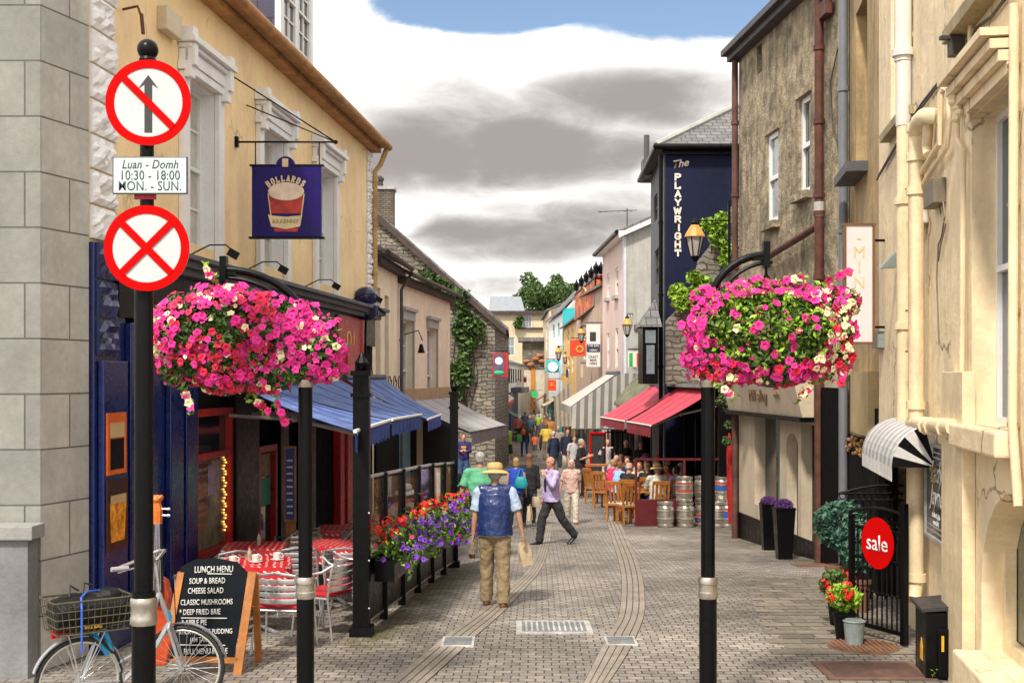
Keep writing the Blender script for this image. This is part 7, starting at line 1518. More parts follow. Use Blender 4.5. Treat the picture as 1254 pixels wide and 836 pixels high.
# menu board leaning in the café, behind
t = thing('cafe_menu_board', 'blue wood framed standing menu board among the café tables', 'menu board', gp(-3.05, 16.9)); f_ = Fr((X(350, 16.9), 17.0), (X(361, 16.9), 16.8), (0, 0)); m = MB(); a, b = P(350, 638, 16.9), P(361, 546, 16.9); m.box(((a.x + b.x) / 2, 16.9, (a.z + b.z) / 2), (.16, .05, b.z - a.z)); m.build('frame', M_WOOD, t); m = MB(); m.box(((a.x + b.x) / 2, 16.87, (a.z + b.z) / 2), (.12, .012, b.z - a.z - .06)); o = m.build('board', mk('menu_blue', (.02, .05, .22), .5), t); m = MB()
for k in range(9): m.box(((a.x + b.x) / 2, 16.862, a.z + .12 + k * .09), (.08, .004, .025))
m.build('writing', M_CHALK, o); m = MB(); m.box(((a.x + b.x) / 2, 16.95, (a.z + gz(16.9)) / 2), (.14, .03, a.z - gz(16.9))); m.build('support', M_WOOD, t)

# ------------------------------------------------------------------ A-board with chalk menu
Ya_ = 11.15; ab = thing('chalk_a_board', 'black chalk menu A-board with orange wood frame and rounded top', 'A-board', GP(262, 828)); gA = gz(Ya_)
def abp(px, py): # on the leaning front face: bottom at Ya_, top leans back
    h = (HY + H(Ya_) * F / Ya_ - py) / F * Ya_; y = Ya_ + .26 * max(h, 0); return P(px, py, y)
m = MB(); pts = [abp(207, 806), abp(286, 806), abp(304, 702), abp(290, 688), abp(262, 683), abp(238, 685), abp(221, 694)]; m.prism(pts, (0, .02, 0)); bd = m.build('board', mk('chalkboard', (.004, .006, .009), .6, var=.6, scale=5, spec=.1), ab)
m = MB()
def barp(a, b, w_): 
    d = (b - a).normalized(); s_ = d.cross(Vector((0, 1, 0))).normalized() * w_ / 2; m.prism([a - s_ + Vector((0, -.015, 0)), b - s_ + Vector((0, -.015, 0)), b + s_ + Vector((0, -.015, 0)), a + s_ + Vector((0, -.015, 0))], (0, .045, 0))
barp(abp(290, 829), abp(309, 700), .075); barp(abp(203, 800), abp(222, 700), .06); barp(abp(213, 806), abp(290, 808), .05); m.build('frame', M_WOOD, ab)
m = MB(); barp(P(317, 822, Ya_ + .55), P(312, 702, Ya_ + .32), .06); barp(P(232, 800, Ya_ + .62), P(236, 702, Ya_ + .36), .05); m.build('rear_leg', M_WOOD, ab)
m = MB(); barp(abp(309, 742), P(316, 742, Ya_ + .42), .02); m.build('hinge', M_WOOD, ab)
rt = Vector((1, 0, .02)); upv = (abp(260, 700) - abp(256, 800)).normalized()
for s, px, py, z in (('LUNCH MENU', 262, 697, .085), ('SOUP & BREAD', 254, 711, .075), ('CHEESE SALAD', 252, 723, .075), ('* CLASSIC MUSHROOMS', 251, 737, .072), ('* DEEP FRIED BRIE', 245, 749, .072), ('* APPLE PIE', 238, 762, .072), ('* STICKY TOFFEE PUDDING', 250, 773, .064), ('JAM TARTS', 246, 783, .06), ('FULL MENU INSIDE', 252, 797, .072)):
    text(s, M_CHALK, bd, abp(px, py) + Vector((0, -.004, 0)), rt, upv, z, bold=.012, depth=.002, sx=.66, name='chalk_writing')
m = MB()
for a, b, y in ((222, 278, 756), (220, 276, 789), (254, 284, 702)): m.tube([abp(a, y) + Vector((0, -.005, 0)), abp(b, y + .5) + Vector((0, -.005, 0))], .005, 4)
m.build('chalk_line', M_CHALK, bd)

# ------------------------------------------------------------------ stringed instrument neck display
t = thing('string_instrument', 'tall neck and orange scroll of a double bass standing behind the bicycle', 'musical instrument', GP(190, 830)); Yv = 10.6
m = MB(); m.tube([P(192, 735, Yv), P(193, 690, Yv), P(193, 640, Yv)], [.055, .045, .035], 8); m.build('neck', mk('dark_fingerboard', (.03, .025, .03), .3), t)
m = MB()
for k in range(4): m.tube([P(188 + k * 3, 735, Yv - .06), P(190.5 + k * 1.4, 640, Yv - .05)], .0035, 4)
m.build('string', mk('string_silver', (.5, .5, .6), .3, metal=.6), t)
m = MB(); m.tube([P(193, 641, Yv), P(193, 625, Yv), P(192, 614, Yv)], [.04, .045, .035], 8); m.ell(P(192, 611, Yv), (.045, .05, .04)); m.ell(P(188, 609, Yv), (.02, .05, .025)); m.ell(P(197, 609, Yv), (.02, .05, .025)); m.build('scroll', mk('orange_varnish', (.65, .16, .02), .3, var=.3), t)
m = MB()
for k, y in enumerate((622, 630)): m.tube([P(185, y, Yv), P(206, y + 1, Yv)], .008, 5); m.ell(P(185, y, Yv), (.02, .012, .014), nu=7, nv=5); m.ell(P(206, y + 1, Yv), (.02, .012, .014), nu=7, nv=5)
m.build('tuning_peg', M_ALU, t)
m = MB(); m.prism([P(a, b, Yv + .02) for a, b in ((180, 712), (192, 704), (203, 712), (207, 730), (203, 755), (209, 785), (203, 815), (180, 815), (174, 785), (181, 755), (176, 730))], (0, .12, 0)); m.build('body', mk('red_orange_varnish', (.50, .06, .015), .3, var=.3), t, bevel=.015)

# ------------------------------------------------------------------ bicycle
bk = thing('bicycle', 'silver and blue city bicycle with a loaded rear crate locked to the sign pole', 'bicycle', gp(-3.3, 9.4))
Rb = Vector((X(97, 9.45), 9.45, gz(9.45) + .34)); Fb = Vector((X(224, 9.95), 9.95, gz(9.95) + .34)); M_SILV = mk('silver_frame_paint', (.50, .51, .54), .3, metal=.5, var=.15); M_TYRE = mk('tyre_rubber', (.02, .02, .02), .7); M_BLUE = mk('sky_blue_paint', (.02, .33, .62), .4, var=.15)
def wheel(c, ax):
    ax = ax.normalized(); e = ax.cross(Vector((0, 0, 1))).normalized(); up = Vector((0, 0, 1)); n = 36
    circ = lambda r, o=0: [c + e * r * math.cos(2 * math.pi * k / n) + up * r * math.sin(2 * math.pi * k / n) + ax * o for k in range(n)]
    m = MB(); m.tube(circ(.325), .019, 8, closed=True); w_ = m.build('wheel', M_TYRE, bk, smooth=True); m = MB(); m.tube(circ(.302), .011, 6, closed=True); m.build('rim', mk('pale_rim', (.60, .58, .50), .35, metal=.4), w_, smooth=True)
    m = MB(); k2 = 26
    for k in range(k2):
        q = 2 * math.pi * k / k2; q2_ = q + (.35 if k % 2 else -.35); m.tube([c + (e * math.cos(q2_) + up * math.sin(q2_)) * .025 + ax * (.025 if k % 4 < 2 else -.025), c + (e * math.cos(q) + up * math.sin(q)) * .30], .0022, 4)
    m.build('spokes', M_ALU, w_); m = MB(); m.tube([c - ax * .05, c + ax * .05], .022, 8); m.build('hub', M_ALU, w_)
    m = MB(); pts = [c + e * .355 * math.cos(a) + up * .355 * math.sin(a) for a in [R(18 + 6 * k) for k in range(26)]]
    for i in range(len(pts) - 1): a, b = pts[i], pts[i + 1]; m.add([a - ax * .028, a + ax * .028, b + ax * .028, b - ax * .028], [(0, 1, 2, 3)]); m.add([a - ax * .028 + (a - c) * .02, a + ax * .028 + (a - c) * .02, b + ax * .028 + (b - c) * .02, b - ax * .028 + (b - c) * .02], [(3, 2, 1, 0)])
    m.build('mudguard', M_SILV, bk, smooth=True)
dirb = (Fb - Rb).normalized(); axr = dirb.cross(Vector((0, 0, 1))); axf = Matrix.Rotation(R(-38), 3, 'Z') @ axr
wheel(Rb, axr); wheel(Fb, axf)
BB = Rb.lerp(Fb, .42) - Vector((0, 0, .04)); ST = BB - dirb * .20 + Vector((0, 0, .52)); HT = Fb - dirb * .20 + Vector((0, 0, .62)); HB = Fb - dirb * .11 + Vector((0, 0, .38))
m = MB(); m.tube([HB, HB.lerp(BB, .35) - Vector((0, 0, .06)), BB], .021, 8); m.tube([HT, HT.lerp(BB, .5) - Vector((0, 0, .10)), BB + Vector((0, 0, .14)) - dirb * .06], .018, 8); m.tube([BB, ST], .018, 8); m.tube([HT, HB], .021, 8)
for s_ in (-.045, .045): m.tube([BB, Rb + axr * s_], .010, 6); m.tube([ST - Vector((0, 0, .12)), Rb + axr * s_], .009, 6); m.tube([HB, HB + axf * s_ - Vector((0, 0, .04)), Fb + axf * s_ * 1.2], .014, 6)
m.build('frame', M_SILV, bk, smooth=True)
m = MB(); m.tube([ST - Vector((0, 0, .26)) + dirb * .1, ST - Vector((0, 0, .10)) + dirb * .04], .022, 8); m.tube([HB + Vector((0, 0, .02)), HB + Vector((0, 0, .09)) - dirb * .02], .024, 8); m.tube([Rb + Vector((0, 0, .38)) + dirb * .1, Rb + Vector((0, 0, .18)) + dirb * .22], .02, 6); m.build('blue_trim', M_BLUE, bk)
HC = HT + Vector((0, 0, .26)) - dirb * .03; m = MB(); m.tube([HT, HC], .014, 8); m.tube([HC + axf * .02, HC + axf * .16 + Vector((0, 0, .06)) + dirb * .03, HC + axf * .27 + Vector((0, 0, .05)) - dirb * .06, HC + axf * .30 - dirb * .22], .0125, 8); m.tube([HC - axf * .02, HC - axf * .16 + Vector((0, 0, .06)) + dirb * .03, HC - axf * .27 + Vector((0, 0, .05)) - dirb * .06, HC - axf * .30 - dirb * .22], .0125, 8); m.build('handlebar', M_ALU, bk, smooth=True)
for s_ in (1, -1): m = MB(); m.tube([HC + axf * .295 * s_ - dirb * .12, HC + axf * .30 * s_ - dirb * .25], .019, 8); m.build('grip', mk('grey_grip', (.35, .35, .38), .6), bk)
for s_ in (1, -1): m = MB(); m.tube([HC + axf * .28 * s_ - dirb * .05, HC + axf * .30 * s_ - dirb * .2 - Vector((0, 0, .03))], .006, 5); m.build('brake_lever', M_ALU, bk)
m = MB()
m.tube([HC + axf * .05, HC + dirb * .14 + Vector((0, 0, .05)), HB + dirb * .05], .004, 5); m.tube([HC - axf * .05, HC + dirb * .10 + Vector((0, 0, .10)), HT - Vector((0, 0, .1))], .004, 5); m.build('cable', M_IRON, bk)
m = MB(); sdl = ST + Vector((0, 0, .16)); m.tube([ST, sdl], .013, 8); m.loft([(sdl - dirb * .13, axr * .09, Vector((0, 0, .03))), (sdl, axr * .08, Vector((0, 0, .03))), (sdl + dirb * .13, axr * .02, Vector((0, 0, .015)))]); m.build('saddle', M_TYRE, bk)
m = MB(); rt_ = Rb + Vector((0, 0, .38)); m.tube([rt_ - dirb * .16, rt_ + dirb * .22], .007, 5)
for s_ in (-.06, .06): m.tube([rt_ - dirb * .16 + axr * s_, rt_ + dirb * .22 + axr * s_], .006, 5); m.tube([rt_ - dirb * .1 + axr * s_, Rb + axr * s_ * .8], .006, 5); m.tube([rt_ + dirb * .18 + axr * s_, Rb + axr * s_ * .8], .006, 5)
m.build('rack', M_ALU, bk)
m = MB(); rl = Rb + Vector((0, 0, .36)) - dirb * .13 - axr * .0; m.box(rl + Vector((0, 0, .03)), (.16, .03, .065), (0, 0, math.atan2(dirb.y, dirb.x))); m.build('rear_reflector', M_SR, bk, bevel=.008)
# crate on the rack: wire basket
ct = thing('wire_crate', 'worn wire crate tied on the rear rack of the bicycle', 'crate', rt_); bc = rt_ + Vector((0, 0, .02)) + dirb * .06; Mz = Matrix.Rotation(math.atan2(dirb.y, dirb.x), 3, 'Z')
def cr(u, v, z, k=0.0): return bc + Mz @ Vector((u * (1 + k * z), v * (1 + k * z), z))
m = MB(); L2, W2, Hc = .27, .17, .25
for z in (0, .06, .12, .18, .25): m.tube([cr(-L2, -W2, z, .5), cr(L2, -W2, z, .5), cr(L2, W2, z, .5), cr(-L2, W2, z, .5)], .005 if z < .25 else .009, 5, closed=True)
for k in range(13):
    u = -L2 + 2 * L2 * k / 12
    for v in (-W2, W2): m.tube([cr(u, v, 0, .5), cr(u, v, Hc, .5)], .003, 4)
for k in range(7):
    v = -W2 + 2 * W2 * k / 6
    for u in (-L2, L2): m.tube([cr(u, v, 0, .5), cr(u, v, Hc, .5)], .003, 4)
    m.tube([cr(-L2, v, 0), cr(L2, v, 0)], .003, 4)
m.build('wire_frame', mk('dull_olive_wire', (.09, .08, .04), .5, var=.5), ct)
rgc = random.Random(5); bag = thing('black_bag', 'black bag with yellow lettering lying inside the wire crate', 'bag', bc)
m = MB(); m.loft([(cr(-.26, 0, .13), Mz @ Vector((0, .16, 0)), Vector((0, 0, .12))), (cr(-.1, 0, .14), Mz @ Vector((0, .175, 0)), Vector((0, 0, .15))), (cr(.06, 0, .13), Mz @ Vector((0, .175, 0)), Vector((0, 0, .14))), (cr(.26, .0, .13), Mz @ Vector((0, .16, 0)), Vector((0, 0, .12)))]); m.ell(cr(.17, .0, .24), (.10, .09, .07)); m.build('body', mk('crumpled_black_plastic', (.004, .004, .005), .3, spec=.3, bump=1, bscale=14), bag, smooth=True)
text('BIKE BAG', MC['warning_yellow'], bag, cr(.0, -W2 + .005, .045) + Vector((0, -.012, 0)), dirb, (0, 0, 1), .032, depth=.002)
m = MB(); m.tube([cr(-.15, -.05, .25), cr(-.13, 0, .35), cr(-.06, .02, .30)], .008, 5); m.tube([cr(-.05, -.05, .25), cr(-.02, 0, .36), cr(.05, .02, .33)], .008, 5); m.build('strap', M_TYRE, bag)
bl = thing('blue_bungee_cord', 'bright blue elastic cord strapped around the wire crate', 'cord', cr(-.1, 0, 0)); m = MB(); m.tube([cr(-.10, -W2 - .02, -.14), cr(-.10, -W2 - .03, .2, .5), cr(-.09, -W2 * .9, .275, .3), cr(0, 0, .29), cr(.08, .05, .28), cr(.2, W2, .26)], .008, 6); m.build('cord', mk('bungee_blue', (.04, .13, .62), .6), bl)
# ------------------------------------------------------------------ people
FOLDS = ('top', 'trousers', 'jacket', 'waistcoat', 'shorts', 'skirt', 'cardigan'); FOLDT = bpy.data.textures.new('folds', 'CLOUDS'); FOLDT.noise_scale = .085; FOLDT.noise_depth = 2
def remesh(mb, voxel, name, mat, parent, smooth=3, Mt=None):
    me = bpy.data.meshes.new(name); me.from_pydata([tuple(v) for v in mb.v], [], mb.f); me.update()
    bm = bmesh.new(); bm.from_mesh(me); bmesh.ops.recalc_face_normals(bm, faces=bm.faces); bm.to_mesh(me); bm.free()
    ob = bpy.data.objects.new(name, me); C.objects.link(ob); r = ob.modifiers.new('r', 'REMESH'); r.mode = 'VOXEL'; r.voxel_size = voxel
    s = ob.modifiers.new('s', 'SMOOTH'); s.factor = .5; s.iterations = smooth
    if name in FOLDS and voxel <= .016:
        d = ob.modifiers.new('d', 'DISPLACE'); d.texture = FOLDT; d.strength = .034 if name != 'waistcoat' else .022; d.mid_level = .5; d.texture_coords = 'LOCAL'
    me2 = bpy.data.meshes.new_from_object(ob.evaluated_get(bpy.context.evaluated_depsgraph_get())); bpy.data.objects.remove(ob); bpy.data.meshes.remove(me)
    me2.name = name; me2.materials.clear(); me2.materials.append(mat); me2.polygons.foreach_set('use_smooth', [True] * len(me2.polygons))
    o = bpy.data.objects.new(name, me2); C.objects.link(o); o.parent = parent; return o
def seg(mb, pts, rad, side=None, f0=0, f1=0):
    """tapered limb: pts with (ra, rb) radii; side: direction of the ra axis"""
    pts = [Vector(p) for p in pts]; rings = []
    for i, p in enumerate(pts):
        d = (pts[min(i + 1, len(pts) - 1)] - pts[max(i - 1, 0)]).normalized(); a = Vector(side or (1, 0, 0)); a = a - d * a.dot(d)
        if a.length < .05: a = Vector((0, 1, 0)) - d * d.y
        a.normalize(); b = d.cross(a); ra, rb = rad[i] if isinstance(rad[i], (tuple, list)) else (rad[i], rad[i])
        if i == 0 and not f0: rings.append((p - d * min(ra, rb) * .75, a * ra * .55, b * rb * .55))
        rings.append((p, a * ra, b * rb))
        if i == len(pts) - 1 and not f1: rings.append((p + d * min(ra, rb) * .75, a * ra * .55, b * rb * .55))
    mb.loft(rings)
SKINS = {k: mk('skin_' + k, c, .55, var=.10, scale=14) for k, c in (('pale', (.62, .36, .26)), ('ruddy', (.58, .27, .18)), ('tan', (.46, .25, .16)))}
CL = {}
def cloth(name, col, **k): return mk('cloth_' + name, col, .85, var=k.pop('var', .22), scale=k.pop('scale', 5), bump=k.pop('bump', .35), bscale=k.pop('bscale', 14), **k)
HAIRM = {k: mk('hair_' + k, c, .6, var=.35, scale=30, bump=.6, bscale=120) for k, c in (('grey', (.42, .40, .38)), ('brown', (.10, .055, .03)), ('blonde', (.40, .26, .11)), ('black', (.015, .013, .013)), ('white', (.62, .60, .57)), ('ginger', (.20, .085, .035)))}
def arm_dirs(kind, s):
    """(upper arm, forearm) directions, s=+1 right, -1 left; x right, y forward, z up"""
    D = {'down': ((.16 * s, -.04, -1), (.10 * s, .14, -1)), 'out': ((.34 * s, -.10, -1), (.20 * s, .12, -1)), 'fwd': ((.12 * s, .38, -1), (.05 * s, .9, -.55)), 'back': ((.15 * s, -.40, -1), (.08 * s, -.10, -1)),
         'mouth': ((.42 * s, .55, -.85), (-.55 * s, .42, 1.0)), 'table': ((.16 * s, .55, -.95), (-.30 * s, 1, .08)), 'hold': ((.14 * s, .1, -1), (-.55 * s, .9, .1)), 'phone': ((.16 * s, .18, -1), (-.45 * s, .95, .35)),
         'hip': ((.5 * s, -.1, -1), (-.5 * s, .2, -.7)), 'pocket': ((.25 * s, -.1, -1), (-.05 * s, .18, -1)), 'side_out': ((.75 * s, .1, -.7), (.8 * s, .3, -.1))}
    a, b = D[kind]; return Vector(a).normalized(), Vector(b).normalized()
def person(label, px, Y, rot, h=1.72, top=None, sleeve='short', bottom=None, shoes=None, hair=('brown', 'short'), skin='pale', pose='stand', arms=('down', 'down'), legs=None, build=1.0, vox=.014, headyaw=0, hat=None, female=False,
           skirt=None, jacket=None, seat=.46, face=True, group=None, extra=None, bare=False, z=None, x=None):
    s = h / 1.75; Xx = X(px, Y) if x is None else x
    root = thing('person', label, 'person', (0, 0, 0), 0, group)
    if legs is None: legs = {'stand': ((2, -2), (-2, -3)), 'walk': ((24, 6), (-20, -42)), 'sit': ((88, -4), (86, 4)), 'step': ((14, 2), (-12, -24))}[pose]
    ths, shs = .435, .415; hx = .092 * (1.05 if female else 1); V = Vector
    rl = [V((0, math.sin(R(a)) * ths + math.sin(R(b)) * shs, -math.cos(R(a)) * ths - math.cos(R(b)) * shs)) for a, b in legs]
    hz = seat + .095 if pose == 'sit' else max(-q.z for q in rl) + .085
    pel = V((0, 0, hz)); lean = R(8 if pose == 'sit' else 2); up = V((0, math.sin(lean), math.cos(lean))); ft = V((0, math.cos(lean), -math.sin(lean))); bw = build; sw = .185 * (.90 if female else 1) * (1 + (bw - 1) * .45)
    sh_c = pel + up * .485; nk = pel + up * .565; hd = pel + up * .695 + V((0, .015, 0)); Mh = Matrix.Rotation(R(headyaw), 3, 'Z'); J = {}
    for i, sd_ in enumerate((-1, 1)):
        a, b = legs[i]; hip = pel + V((hx * sd_, 0, -.01)); kn = hip + V((.012 * sd_, math.sin(R(a)) * ths, -math.cos(R(a)) * ths)); an = kn + V((.006 * sd_, math.sin(R(b)) * shs, -math.cos(R(b)) * shs)); J[sd_] = (hip, kn, an, b)
        ua, fa = arm_dirs(arms[i], sd_); so_ = sh_c + V((sw * sd_, 0, 0)); el = so_ + ua * .285; wr = el + fa * .245; J[(sd_, 'a')] = (so_, el, wr, fa)
    B = MB(); bb = bw
    seg(B, [pel - up * .05, pel + up * .14, pel + up * .32, pel + up * .45, pel + up * .50], [(.150 * bb, .105 * bb), (.128 * bb, .092 * bb), (.150 * bb, .105 * bb), (.150, .085), (.09, .065)])
    seg(B, [pel + up * .47, nk + up * .04], [(.058, .060), (.052, .056)])
    seg(B, [J[(-1, 'a')][0], sh_c + up * .01, J[(1, 'a')][0]], [.050, (.07, .06), .050], (0, 1, 0))
    # head with brow, nose, jaw, ears
    def hp(x, y, z): return hd + Mh @ V((x, y, z))
    B.ell(hp(0, -.010, .022), (.074, .092, .092), Mh, 18, 12); B.ell(hp(0, .022, -.040), (.056, .066, .078), Mh, 16, 10); B.ell(hp(0, .066, -.092), (.026, .020, .018), Mh, 10, 7)
    B.tube([hp(0, .082, .012), hp(0, .098, -.018), hp(0, .090, -.034)], [.008, .014, .010], 8); B.ell(hp(0, .072, .026), (.046, .014, .010), Mh, 10, 6)
    for sd_ in (-1, 1): B.ell(hp(.075 * sd_, -.002, -.006), (.010, .019, .030), Mh, 10, 7); B.ell(hp(.036 * sd_, .062, -.030), (.018, .018, .018), Mh, 8, 6)
    B.ell(hp(0, .079, -.060), (.024, .010, .009), Mh, 10, 6)
    for sd_ in (-1, 1):
        so_, el, wr, fa = J[(sd_, 'a')]; seg(B, [so_, so_.lerp(el, .4), el], [.050 * bb ** .5, .044 * bb ** .5, .036]); seg(B, [el, el.lerp(wr, .3), wr], [.037, .037, .024])
        # hand: palm, four curled fingers, thumb
        pn = V((-sd_, 0, 0)) - fa * V((-sd_, 0, 0)).dot(fa); pn = pn.normalized() if pn.length > .1 else V((0, 0, -1)); cr_ = fa.cross(pn) * sd_; 
        if cr_.dot(V((0, 1, 0))) < 0 and abs(fa.z) > .5: cr_ = -cr_
        pc = wr + fa * .052; B.loft([(wr + fa * .0, cr_ * .024, pn * .017), (wr + fa * .03, cr_ * .036, pn * .017), (wr + fa * .088, cr_ * .040, pn * .014), (wr + fa * .096, cr_ * .034, pn * .010)])
        for k, ln in enumerate((.060, .072, .077, .068)):
            o0 = wr + fa * .085 + cr_ * (-.029 + .0195 * k); f1_ = (fa + pn * .25).normalized(); f2_ = (fa + pn * 1.0).normalized(); B.tube([o0, o0 + f1_ * ln * .5, o0 + f1_ * ln * .5 + f2_ * ln * .5], [.0098, .0092, .0075], 7)
        t0 = wr + fa * .03 + cr_ * .03; t1_ = (fa * .75 + cr_ * .75 + pn * .25).normalized(); B.tube([t0, t0 + t1_ * .035, t0 + t1_ * .035 + (fa + pn * .3).normalized() * .030], [.0135, .012, .009], 7)
        hip, kn, an, sb = J[sd_]; seg(B, [hip, hip.lerp(kn, .4), kn], [.080 * bb ** .5, .074, .052]); seg(B, [kn, kn.lerp(an, .3), an], [.052, .054, .034])
        fdir = V((.06 * sd_, 1, 0)); fdir = Matrix.Rotation(R(sb * .9 if sb < -15 else 0), 3, 'X') @ fdir; J[(sd_, 'f')] = fdir
        heel = an - fdir * .03 - V((0, 0, .045)); seg(B, [heel, heel + fdir * .10 - V((0, 0, .012)), heel + fdir * .20 - V((0, 0, .02))], [(.034, .036), (.042, .030), (.036, .020)])
    remesh(B, min(vox, .02), 'body', SKINS[skin], root, 2 if vox < .01 else 1)
    # face details
    if face:
        for sd_ in (-1, 1): m = MB(); m.ell(hp(.030 * sd_, .081, -.002), (.0115, .005, .0065), Mh, 8, 6); m.build('eye', mk('eye_dark', (.02, .015, .012), .2), root); m = MB(); m.tube([hp(.018 * sd_, .088, .018), hp(.032 * sd_, .087, .022), hp(.046 * sd_, .078, .017)], .0035, 4); m.build('eyebrow', HAIRM[hair[0]], root)
        m = MB(); m.ell(hp(0, .087, -.061), (.021, .006, .004), Mh, 8, 6); m.build('mouth', mk('lips', (.35, .08, .07), .5), root)
    hm = HAIRM[hair[0]]; Hh = MB()
    if hair[1] == 'bald': Hh.ell(hp(0, -.036, .0), (.083, .076, .062), Mh, 18, 10)
    else:
        Hh.ell(hp(0, -.026, .040), (.083, .092, .086), Mh, 18, 12); Hh.ell(hp(0, -.040, -.005), (.081, .070, .075), Mh, 16, 10)
        if hair[1] in ('bob', 'long'):
            for sd_ in (-1, 1): Hh.ell(hp(.062 * sd_, -.008, -.035), (.026, .045, .070), Mh, 12, 8)
            Hh.ell(hp(0, -.052, -.045), (.080, .052, .078), Mh, 16, 9)
        if hair[1] == 'long': seg(Hh, [hp(0, -.06, -.04), hp(0, -.085, -.15), hp(0, -.095, -.24)], [(.075, .04), (.08, .032), (.055, .018)])
    remesh(Hh, max(vox, .010), 'hair', hm, root, 1)
    # top
    if top:
        T = MB(); e = .020; lw_ = .04 if jacket is None else -.06
        seg(T, f0=1, pts=[pel + up * (-.06 if not jacket else -.16), pel + up * .14, pel + up * .32, pel + up * .46, pel + up * .515], rad=[(.172 * bb + e * .6, .126 * bb + e * .8), (.146 * bb + e, .108 * bb + e), (.158 * bb + e, .112 * bb + e), (.160 + e * .5, .088 + e), (.085, .068)])
        seg(T, [J[(-1, 'a')][0], sh_c + up * .015, J[(1, 'a')][0]], [.064, (.082, .07), .064], (0, 1, 0))
        for sd_ in (-1, 1):
            so_, el, wr, fa = J[(sd_, 'a')]
            if sleeve == 'short': seg(T, [so_, so_.lerp(el, .45), so_.lerp(el, .86)], [.064 * bb ** .5, .067, .072], f1=1)
            elif sleeve == 'long': seg(T, [so_, so_.lerp(el, .5), el], [.064 * bb ** .5, .060, .053]); seg(T, [el, el.lerp(wr, .4), el.lerp(wr, .97)], [.054, .050, .040], f1=1)
            elif sleeve == 'rolled': seg(T, [so_, so_.lerp(el, .5), el], [.064, .060, .053]); seg(T, [el, el.lerp(wr, .25)], [.054, .052])
        remesh(T, max(vox, .011), 'top' if not jacket else 'jacket', top, root, 2)
    if skirt:
        K = MB(); seg(K, [pel + up * .16, pel, pel - V((0, 0, .25)), pel - V((0, 0, skirt[1]))], [(.145, .108), (.185, .135), (.20, .16), (.22, .18)], f1=1); remesh(K, max(vox, .012), 'skirt', skirt[0], root, 2)
    if bottom:
        mt_, kind = bottom; K = MB(); seg(K, [pel + up * .10, pel - up * .03, pel - up * .10], [(.150 * bb, .114 * bb), (.168 * bb, .128 * bb), (.14, .11)])
        for sd_ in (-1, 1):
            hip, kn, an, sb = J[sd_]; seg(K, [hip + V((-.012 * sd_, 0, .02)), hip.lerp(kn, .45), kn + V((0, .006, 0))], [.106 * bb ** .5, .098 * bb ** .3, .084]) if kind != 'slim' else seg(K, [hip, hip.lerp(kn, .45), kn], [.090, .082, .060])
            if kind == 'trousers': seg(K, [kn, kn.lerp(an, .45), an + (an - kn).normalized() * .02], [.084, .082, .078], f1=1)
            elif kind == 'slim': seg(K, [kn, kn.lerp(an, .4), an], [.060, .060, .042])
        remesh(K, max(vox, .011), {'shorts': 'shorts'}.get(kind, 'trousers'), mt_, root, 2)
    if shoes:
        for sd_ in (-1, 1):
            hip, kn, an, sb = J[sd_]; fd_ = J[(sd_, 'f')]; K = MB(); heel = an - fd_ * .035 - V((0, 0, .042)); seg(K, [heel, heel + fd_ * .11 - V((0, 0, .010)), heel + fd_ * .215 - V((0, 0, .020))], [(.042, .044), (.050, .036), (.044, .024)], (1, 0, 0)); seg(K, [an, an - V((0, 0, .03))], [.045, .047]); remesh(K, max(vox, .011), 'shoe', shoes, root, 1)
    if hat:
        m = MB(); hc = hd + V((0, -.012, .055)); Mt_ = Mh @ Matrix.Rotation(R(-7), 3, 'X'); m.lathe([(.165, -.040), (.175, -.046), (.150, -.018), (.100, -.004), (.098, .045), (.088, .078), (.055, .092), (.01, .094)], hc, 24, M=Mt_); ho = m.build('hat', hat[0], root, smooth=True)
        m = MB(); m.lathe([(.1015, -.002), (.1005, .026)], hc, 24, M=Mt_); m.build('hat_band', hat[1], ho, smooth=True)
    if extra: extra(root, J, pel, up, hd, sh_c, hp)
    g0 = gz(Y) if z is None else z
    root.location = (Xx, Y, g0); root.rotation_euler = (0, 0, R(rot)); root.scale = (s, s, s); return root

def vest(mt):
    def f(root, J, pel, up, hd, sh_c, hp):
        K = MB(); seg(K, f0=1, pts=[pel - up * .05, pel + up * .14, pel + up * .32, pel + up * .45, pel + up * .525], rad=[(.226, .178), (.206, .166), (.220, .168), (.210, .140), (.090, .082)]); seg(K, [sh_c + Vector((-.17, 0, .012)), sh_c + up * .02, sh_c + Vector((.17, 0, .012))], [.074, (.092, .080), .074], (0, 1, 0)); remesh(K, .010, 'waistcoat', mt, root, 2)
    return f
M_KHAKI = cloth('khaki', (.26, .19, .105), bump=.9, bscale=6); M_NV = mk('quilted_navy_vest', (.010, .028, .125), .45, var=.35, scale=4, bump=.9, bscale=7, coat=.15)
M_LBS = mk('light_blue_check_shirt', (.40, .50, .66), .85, var=.12, checks=(.03, (.3, .4, .6), .002)); M_BRSH = mk('brown_leather', (.16, .06, .03), .4, var=.2); M_LAV = cloth('lavender', (.50, .40, .68), bump=.8, bscale=7); M_CHAR = cloth('charcoal', (.028, .028, .032), bump=.7, bscale=6)
M_BLS = mk('black_leather', (.012, .012, .012), .3); M_MINT = cloth('mint_green', (.12, .42, .24)); M_STRAW = mk('straw_hat', (.62, .44, .18), .8, var=.2, scale=30, bump=.5, bscale=120); M_TAN = mk('tan_band', (.35, .22, .10), .8)
M_BAGP = mk('crumpled_paper_bag', (.55, .43, .28), .8, var=.15, bump=.8, bscale=9)
def hatman(root, J, pel, up, hd, sh_c, hp):
    vest(M_NV)(root, J, pel, up, hd, sh_c, hp)
    m = MB(); K = Vector; so_, el, wr, fa = J[(-1, 'a')]; m.tube([wr + fa * .002 - fa * .012, wr + fa * .012], .029, 12); m.build('wristband', M_TAN, root)
